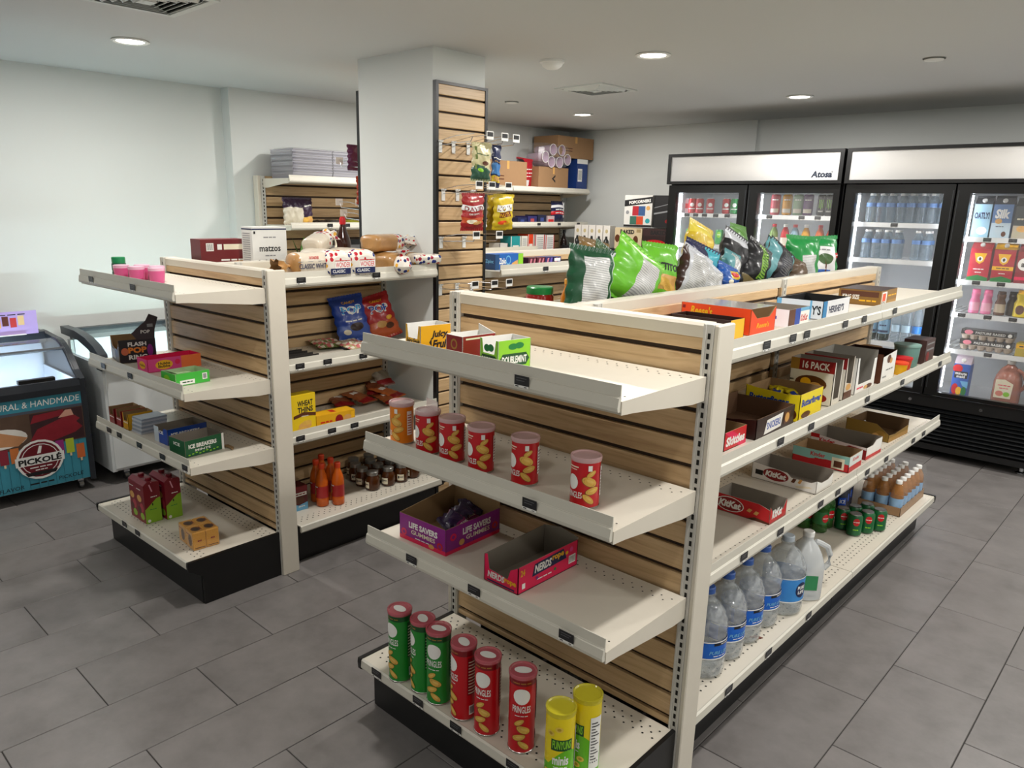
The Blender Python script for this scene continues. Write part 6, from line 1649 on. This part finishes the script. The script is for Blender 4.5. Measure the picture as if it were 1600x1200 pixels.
for i, (y, m, lb) in enumerate(((1.50, '#7a1414', 'dark red jar on the second shelf of the third gondola'), (1.80, '#b8602a', 'orange jar on the second shelf of the third gondola'))):
    bottle('sauce_jar', lb, 'jar', (-1.66, y, .9424), [(.036, 0), (.042, .006), (.042, .10), (.036, .115)], pm(m, .15), [(.038, .112), (.039, .132), (.036, .135)], (.0425, .03, .08, CREAM), 'sauce jars on the third gondola', 0, 20, capm=GRN)

# ================================================================== snack boxes by the corner, on a small rack left of the coolers
t = thing('display_rack', 'black wire rack against the back wall left of the coolers, holding snack boxes', 'rack', (-2.80, 4.40, 0))
RK = mat('#1c1c1e', .4, var=0, name='black_wire')
for sx in (-.56, .56):
    for sy in (-.20, .22):
        obj('post', MB().tube([(sx, sy, 0), (sx, sy, 1.30)], .009), RK, t)
for z in (.25, .62, .98, 1.285):
    m = MB().box((-.57, -.21, z - .004), (.57, .23, z))
    m.box((-.57, -.214, z - .02), (.57, -.21, z + .002))
    obj('rack_shelf', m, RK, t)
for i in range(5):
    x = -3.235 + .085 * i
    carton('pear_juice_box', 'tall white carton with a dark pear picture, %s from the left of the five' % ORD[i], 'carton', (x, 4.30, 1.2852), (.074, .09, .200), pm('#e6e2da'), [('f', 'ell', .5, .74, .22, .09, pm('#c8b88a')), ('f', 'dash', .5, .5, .4, .05, GREY, 0), ('f', 'ell', .5, .24, .42, .17, pm('#2c2e2c')), ('f', 'ell', .5, .42, .2, .09, pm('#2c2e2c')), ('f', 'ell', .42, .28, .1, .06, GREY)], group='white pear cartons by the corner')
carton('snack_case', 'cream case lettered baked with cookie pictures, by the corner', 'snack case', (-2.61, 4.30, 1.2852), (.29, .22, .19), pm('#cdbb98'), [('f', 'txt', 'BAKED', .46, .82, .52, .2, INK, .05), ('f', 'ell', .1, .5, .09, .18, BRWN), ('f', 'ell', .78, .45, .09, .2, BRWN), ('f', 'ell', .5, .3, .22, .16, CHIP), ('f', 'rect', .8, .8, .95, .95, pm('#a08a60'))], group='baked snack cases')
carton('snack_case', 'dark red case lettered baked, half hidden next to the cream case', 'snack case', (-2.325, 4.30, 1.2852), (.26, .22, .19), pm('#2c1a1a'), [('f', 'txt', 'BAKED', .6, .82, .6, .2, INK, .05), ('f', 'rect', 0, .68, 1, 1, pm('#3a2424')), ('f', 'txt', 'BAKED', .6, .83, .6, .2, INK, .05), ('f', 'ell', .5, .35, .4, .16, RED), ('f', 'rect', .1, .1, .9, .2, WHITE)], group='baked snack cases')
t = carton('snack_case', 'white and black popped corn snack case standing on the baked cases', 'snack case', (-2.535, 4.31, 1.4862), (.29, .20, .275), pm('#dcdad4'),
       [('f', 'pts', [(0, .64), (1, .76), (1, .96), (0, .84)], INK), ('f', 'txt', 'POPCORNERS', .55, .80, .78, .10, WHITE, .04, .0, R(6)), ('f', 'rect', .30, .36, .54, .66, pm('#b02a34')), ('f', 'rect', .52, .36, .76, .66, pm('#3a5a8a')), ('f', 'rect', .22, .08, .46, .34, pm('#3a6a5a')), ('f', 'rect', .46, .08, .70, .34, pm('#c84a2a')), ('f', 'ell', .12, .46, .06, .06, GREY), ('f', 'ell', .86, .2, .08, .08, TEALP), ('f', 'ell', .86, .6, .07, .07, TEA), ('f', 'rect', 0, 0, 1, .07, INK)], group='popped corn cases')
carton('snack_case', 'black popped corn snack case at the cooler side, next to the white one', 'snack case', (-2.265, 4.33, 1.4862), (.24, .20, .275), pm('#222224'), [('f', 'pts', [(0, .4), (1, .55), (1, .6), (0, .45)], GREY), ('f', 'pts', [(0, .6), (1, .8), (1, .82), (0, .62)], GREY), ('f', 'ell', .6, .2, .1, .06, DRED)], group='popped corn cases')

# ================================================================== cooler stock
def row(fn, xs, y, z, labels):
    for x, l in zip(xs, labels):
        fn(x, y, z, l)
CY1_ = CY + .155
REDC, GRNC = pm('#b8141c', .25), pm('#0f8a3c', .25)
for i, x in enumerate((-1.968, -1.898, -1.803, -1.66, -1.59, -1.528)):
    m = REDC if i < 4 else GRNC
    can('drink_can', ('red soda can, %s from the left behind the first cooler door' % ORD[i]) if i < 4 else ('green soda can, %s of the pair at the right of the first door' % ('left', 'right')[i - 4]), (x, CY1_, 1.6172), .033, .122, m, 'cans on the top shelf of the first cooler', 20, [('ell', .1, .07, .5, .016, WHITE), ('rect', -.8, .035, .9, .042, WHITE, 8, 1)])
can('drink_can', 'pinkish white can at the far left of the first cooler door', (-2.028, CY1_ + .05, 1.6172), .033, .122, pm('#c8a0a4', .3), None, 10, [('rect', -.8, .04, .8, .08, RED)])
for i, x in enumerate((-1.968, -1.895, -1.815, -1.70, -1.62)):
    can('drink_can', 'lime and green can, %s from the left on the second shelf of the first cooler' % ORD[i], (x, CY1_, 1.3722), .033, .122, pm('#2f9a44', .25), 'cans on the second shelf of the first cooler', 20, [('ell', .0, .08, .5, .025, LIME), ('dash', 0, .08, .7, .016, WHITE, .02)])
TC = [('#b84a54', 'pink'), ('#e0a02c', 'orange'), ('#8fae8c', 'pale green'), ('#5a2a6a', 'purple')]
for i, (x, (c, n)) in enumerate(zip((-1.252, -1.158, -1.075, -.998), TC)):
    can('tall_drink_can', 'tall %s energy drink can on the top shelf behind the second door' % n, (x, CY1_, 1.6172), .036, .158, pm(c, .25, var=.2), 'tall cans behind the second cooler door', 15, [('dash', 0, .115, 1.3, .02, WHITE, .02), ('rect', -.9, .02, .9, .05, pm('#e4dccc', .4), 8, 1)])
for i, x in enumerate((-.90, -.842, -.784)):
    can('tall_drink_can', 'tall black energy drink can, %s at the right of the second door' % ORD[i], (x, CY1_, 1.6172), .029, .157, pm('#101214', .2), 'tall black cans behind the second cooler door', 15, [('rect', -.5, .06, -.3, .12, LIME, 2, 1), ('rect', -.1, .05, .1, .12, LIME, 2, 1), ('rect', .3, .06, .5, .12, LIME, 2, 1), ('rect', -.6, .03, .6, .04, WHITE, 6, 1)])
JB = [(.026, 0), (.033, .005), (.033, .10), (.031, .12), (.024, .145), (.014, .165), (.0135, .175)]
JCAP = [(.0165, .168), (.0168, .188), (.014, .19)]
for i, (x, c, n) in enumerate(((-1.24, '#6f8a44', 'olive green'), (-1.15, '#c8343a', 'red'), (-1.075, '#86a8bc', 'pale blue'), (-.99, '#d89a1c', 'amber'), (-.885, '#d0642c', 'orange'), (-.805, '#b03a24', 'dark orange'))):
    bottle('juice_bottle', '%s juice bottle on the second shelf behind the second door' % n, 'juice bottle', (x, CY1_, 1.3622), JB, pm(c, .12, var=.15), JCAP, (.0336, .03, .09, pm('#e6dccc', .4, var=.2)), 'juice bottles in the first cooler', 0, 18, capm=WHITE if i % 2 else RED)
WB = [(.024, 0), (.030, .004), (.031, .02), (.029, .03), (.031, .04), (.029, .055), (.031, .07), (.031, .11), (.029, .135), (.018, .165), (.0125, .178), (.0125, .188)]
WBC = [(.0145, .184), (.0148, .197), (.013, .199)]
WLAB = pm('#5f86bc', .3, var=.35, scale=40, name='pale_blue_label')
WC = clear('#aab8c2', .24, .05, 'bottle_pet', (.80, .86, .89))
wproto = None
WN = 'water bottles on the upper shelves of the second cooler'
for rw, (z, zn) in enumerate(((1.5832, 'top'), (1.3352, 'second'))):
    xs = [-.548 + .0655 * k for k in range(8)]
    for dp in (0, 1):
        for k, x in enumerate(xs):
            if (rw, k) == (1, 4) or (rw == 1 and k > 6):
                continue
            lb = 'clear water bottle, %s from the left in the %s row of the %s shelf' % (ORD[k], ('front', 'rear')[dp], zn)
            loc = (x + .004 * (k % 2), CY1_ + .072 * dp, z)
            if wproto is None:
                wproto = bottle('water_bottle', lb, 'water bottle', loc, WB, WC, WBC, (.0315, .108, .135, WLAB), WN, 0, 16)
            else:
                clone(wproto, loc, None, lb)
GB = [(.034, 0), (.040, .005), (.040, .18), (.032, .225), (.016, .285), (.014, .30), (.014, .325)]
for i, x in enumerate((-.43, -.345)):
    bottle('sparkling_water_bottle', 'tall dark green glass water bottle with a pale blue label, %s of the two' % ('left', 'right')[i], 'water bottle', (x, CY1_, .7572), GB, pm('#0c2a20', .06, var=.1), [(.0155, .31), (.0155, .335), (.013, .337)], (.0408, .05, .155, pm('#7fa8c4', .35, var=.2)), 'green glass water bottles', 0, 18, capm=pm('#16306a', .4), spec=(.0412, ('dash', 0, .11, 1.2, .02, DBLUE, .01), ('rect', -1, .06, 1, .075, DBLUE, 8, 1)))
for i, x in enumerate((-.262, -.195, -.128, -.062)):
    bottle('tall_water_bottle', 'tall clear ribbed water bottle, %s from the left low in the second cooler' % ORD[i], 'water bottle', (x, CY1_ - .01, .7572), [(r * 1.02, z * 1.5) for r, z in WB], WC, [(r, z + .094) for r, z in WBC], (.0318, .075, .125, pm('#2f7fd0', .3, var=.3) if i > 1 else pm('#b8d4e6', .3)), 'tall clear water bottles low in the second cooler', 0, 16)
def gable(label, x, z, w, h, m, top, spec, grp, d=.085):
    t = thing('gable_carton', label, 'drink carton', (x, CY1_, z), 0, grp)
    obj('carton_body', MB().box((-w / 2, -d / 2, 0), (w / 2, d / 2, h * .80)), m, t)
    obj('gable_top', MB().prism([(-d / 2, h * .80), (d / 2, h * .80), (.004, h * .95), (-.004, h * .95)], -w / 2, w / 2, 'x').box((-w / 2, -.003, h * .94), (w / 2, .003, h)), top, t)
    obj('spout_cap', MB().lathe([(.014, 0), (.014, .014), (.012, .016)], n=14), WHITE, t, (0, -d * .25, h * .865)).rotation_euler = (R(48), 0, 0)
    prints(t, (w, d, h * .80), spec)
MK = 'drink cartons in the right door of the second cooler'
gable('pale blue drink carton at the left of the top carton shelf', .155, 1.5072, .098, .262, pm('#9cc4d8'), pm('#1c2430'), [('f', 'txt', 'OATLY!', .5, .66, .86, .2, DBLUE, .05), ('f', 'ell', .6, .2, .3, .12, WHITE)], MK)
gable('white and blue almond drink carton with a large white name', .268, 1.5072, .108, .262, pm('#5a7fb0', .4, var=.15), pm('#141c2c'), [('f', 'rect', 0, 0, 1, .45, pm('#b8ccd8')), ('f', 'txt', 'Silk', .5, .72, .74, .28, WHITE, .05, .15), ('f', 'ell', .35, .5, .18, .08, TEA), ('f', 'ell', .7, .12, .12, .08, BRWN), ('f', 'dash', .45, .34, .4, .06, DBLUE, .01)], MK)
gable('dark grey oat drink carton cut by the right picture edge', .385, 1.5072, .10, .25, pm('#3c4446'), pm('#22282a'), [('f', 'rect', 0, 0, 1, .4, pm('#b8ae98')), ('f', 'dash', .4, .6, .5, .12, CREAM, .02), ('f', 'ell', .5, .3, .3, .1, TEA)], MK)
HM = [('f', 'pts', [(0, 0), (1, 0), (1, .10), (.5, .18), (0, .10)], GRN), ('f', 'pts', [(.2, .86), (.8, .86), (.68, .60), (.5, .52), (.32, .60)], YEL), ('f', 'ell', .5, .68, .14, .08, WHITE), ('f', 'ell', .5, .68, .06, .05, INK)]
gable('red milk carton with a yellow crest, left of the two', .188, 1.2302, .118, .258, pm('#b81c34'), pm('#c83a44'), HM + [('f', 'dash', .5, .36, .5, .06, WHITE, .02), ('f', 'dash', .5, .26, .3, .06, WHITE, .02)], MK, .10)
gable('red milk carton with a yellow crest and a yellow stripe', .322, 1.2302, .118, .258, pm('#b01830'), YEL, HM + [('f', 'rect', 0, .36, 1, .48, YEL), ('f', 'dash', .5, .42, .6, .06, INK, .02), ('f', 'dash', .5, .26, .3, .06, WHITE, .02)], MK, .10)
gable('dark red carton with a white round logo at the right picture edge', .452, 1.2302, .118, .25, pm('#8c1a2c'), pm('#a02a38'), [('f', 'ell', .4, .6, .34, .2, WHITE), ('f', 'txt', 'a2', .4, .6, .36, .18, INK, .04), ('f', 'rect', 0, .1, 1, .2, HOTP)], MK, .10)
PB = [(.026, 0), (.031, .004), (.031, .08), (.022, .105), (.026, .118), (.026, .135), (.020, .14)]
for i, x in enumerate((.192, .262)):
    bottle('milk_drink_bottle', 'pink strawberry milk bottle, %s of the pair' % ('left', 'right')[i], 'milk bottle', (x, CY1_, 1.0122), PB, pm('#e07aa0', .3), [(.024, .134), (.0245, .156), (.021, .16)], (.0316, .02, .075, pm('#e8a8bc', .35, var=.15)), 'flavoured milk bottles', 0, 18, capm=pm('#e8709c', .35))
bottle('milk_drink_bottle', 'brown chocolate milk bottle with a white label', 'milk bottle', (.338, CY1_, 1.0122), PB, pm('#5a3a28', .2), [(.024, .134), (.0245, .152), (.021, .156)], (.0316, .02, .075, pm('#b8a890', .35, var=.2)), 'flavoured milk bottles', 0, 18, capm=pm('#3a2418', .35))
bottle('milk_drink_bottle', 'dark brown milk bottle behind the white labelled one', 'milk bottle', (.395, CY1_ + .05, 1.0122), PB, pm('#2c1c14', .2), [(.024, .134), (.0245, .152), (.021, .156)], None, 'flavoured milk bottles', 0, 18, capm=pm('#1c120e', .35))
bottle('milk_drink_bottle', 'yellow chocolate milk bottle with a brown picture at the picture edge', 'milk bottle', (.455, CY1_, 1.0122), [(r * 1.35, z * 1.1) for r, z in PB], pm('#e0c41c', .3), [(.030, .15), (.030, .17), (.026, .174)], None, 'flavoured milk bottles', 0, 18, capm=YEL, spec=(.0425, ('ell', 0, .05, .6, .03, BRWN)))
def egg_carton(label, z):
    t = thing('egg_carton', label, 'egg carton', (.30, CY1_ + .02, z), 0, 'stacked egg cartons')
    pulp = pm('#b8a898', .9, var=.1)
    obj('lid', MB().prism([(-.055, .035), (.055, .035), (.048, .068), (-.048, .068)], -.15, .15, 'x'), clear('#3a3230', .7, .2, 'dark_clear_lid'), t)
    obj('tray_rim', MB().box((-.15, -.055, .031), (.15, .055, .036)), pulp, t)
    for i in range(6):
        for j in range(2):
            obj('egg_cup', MB().lathe([(.012, 0), (.020, .006), (.0245, .031)], n=12, cap=False), pulp, t, (-.125 + .05 * i, -.027 + .054 * j, 0))
            obj('egg', MB().lathe([(0, .004), (.014, .008), (.020, .022), (.018, .036), (.010, .048), (0, .052)], n=12, cap=False), pm('#d8b49c', .5), t, (-.125 + .05 * i, -.027 + .054 * j, .002), smooth=True)
    p = Print(plane_map((-.15, -.0545, .035), (1, 0, 0), (0, .2, .98), (0, -1, .2)))
    p.rect(.0, .004, .30, .028, INK, 4, 1).txt('PASTURE RAISED', .17, .016, .17, .016, WHITE, .01).ell(.045, .016, .025, .015, pm('#d87a8a')).ell(.28, .016, .012, .012, WHITE)
    p.done(t)
egg_carton('upper egg carton with a dark lid band in the stack of two', .7672 + .069)
egg_carton('lower egg carton with a dark lid band in the stack of two', .7672)
carton('cheese_box', 'yellow and brown box beside the egg cartons at the picture edge', 'box', (.535, CY1_, .7672), (.12, .10, .085), pm('#b8a02a'), [('f', 'rect', 0, .6, 1, .9, YEL), ('f', 'dash', .4, .75, .5, .2, INK, .02)])
gable('blue and red fruit juice carton on the floor of the second cooler', .195, .4352, .098, .29, pm('#2a5ab0'), pm('#c8b8c4'), [('f', 'ell', .25, .86, .3, .12, RED), ('f', 'rect', .1, .58, .9, .78, INK), ('f', 'txt', 'minute', .5, .72, .7, .08, WHITE, .02), ('f', 'txt', 'maid', .5, .63, .5, .08, WHITE, .02), ('f', 'ell', .25, .25, .2, .16, RED), ('f', 'ell', .5, .2, .18, .12, YEL), ('f', 'ell', .8, .2, .16, .14, GRN), ('f', 'pts', [(.5, .5), (1, .5), (1, .3), (.7, .36)], SKY)], MK)
def juice_jug():
    jm = pm('#a86a58', .25, var=.1)
    t = thing('juice_jug', 'large pinkish brown juice jug with a handle on the floor of the second cooler', 'juice jug', (.462, CY1_, .4352), R(0))
    obj('jug_body', MB().lathe([(.06, 0), (.078, .006), (.080, .03), (.080, .15), (.072, .19), (.05, .235), (.026, .258), (.021, .265), (.021, .275)], n=24, sq=.25), jm, t, smooth=50)
    obj('handle', MB().tube([(.075, -.02, .10), (.096, -.03, .13), (.098, -.03, .18), (.08, -.02, .215), (.045, -.01, .238)], .012, 8), jm, t, smooth=True)
    obj('cap', MB().lathe([(.024, .268), (.0245, .29), (.021, .293)], n=16), WHITE, t, smooth=True)
    p = Print(plane_map((-.055, -.0835, .05), (1, 0, 0), (0, 0, 1), (0, -1, 0)))
    p.pts([(0, 0), (.095, 0), (.10, .10), (.05, .125), (0, .12)], CREAM).dash(.05, .085, .07, .014, HOTP, .02).dash(.05, .066, .05, .012, HOTP, .01).ell(.03, .03, .022, .018, pm('#e08a7a')).ell(.07, .028, .018, .016, LIME)
    p.done(t)
juice_jug()
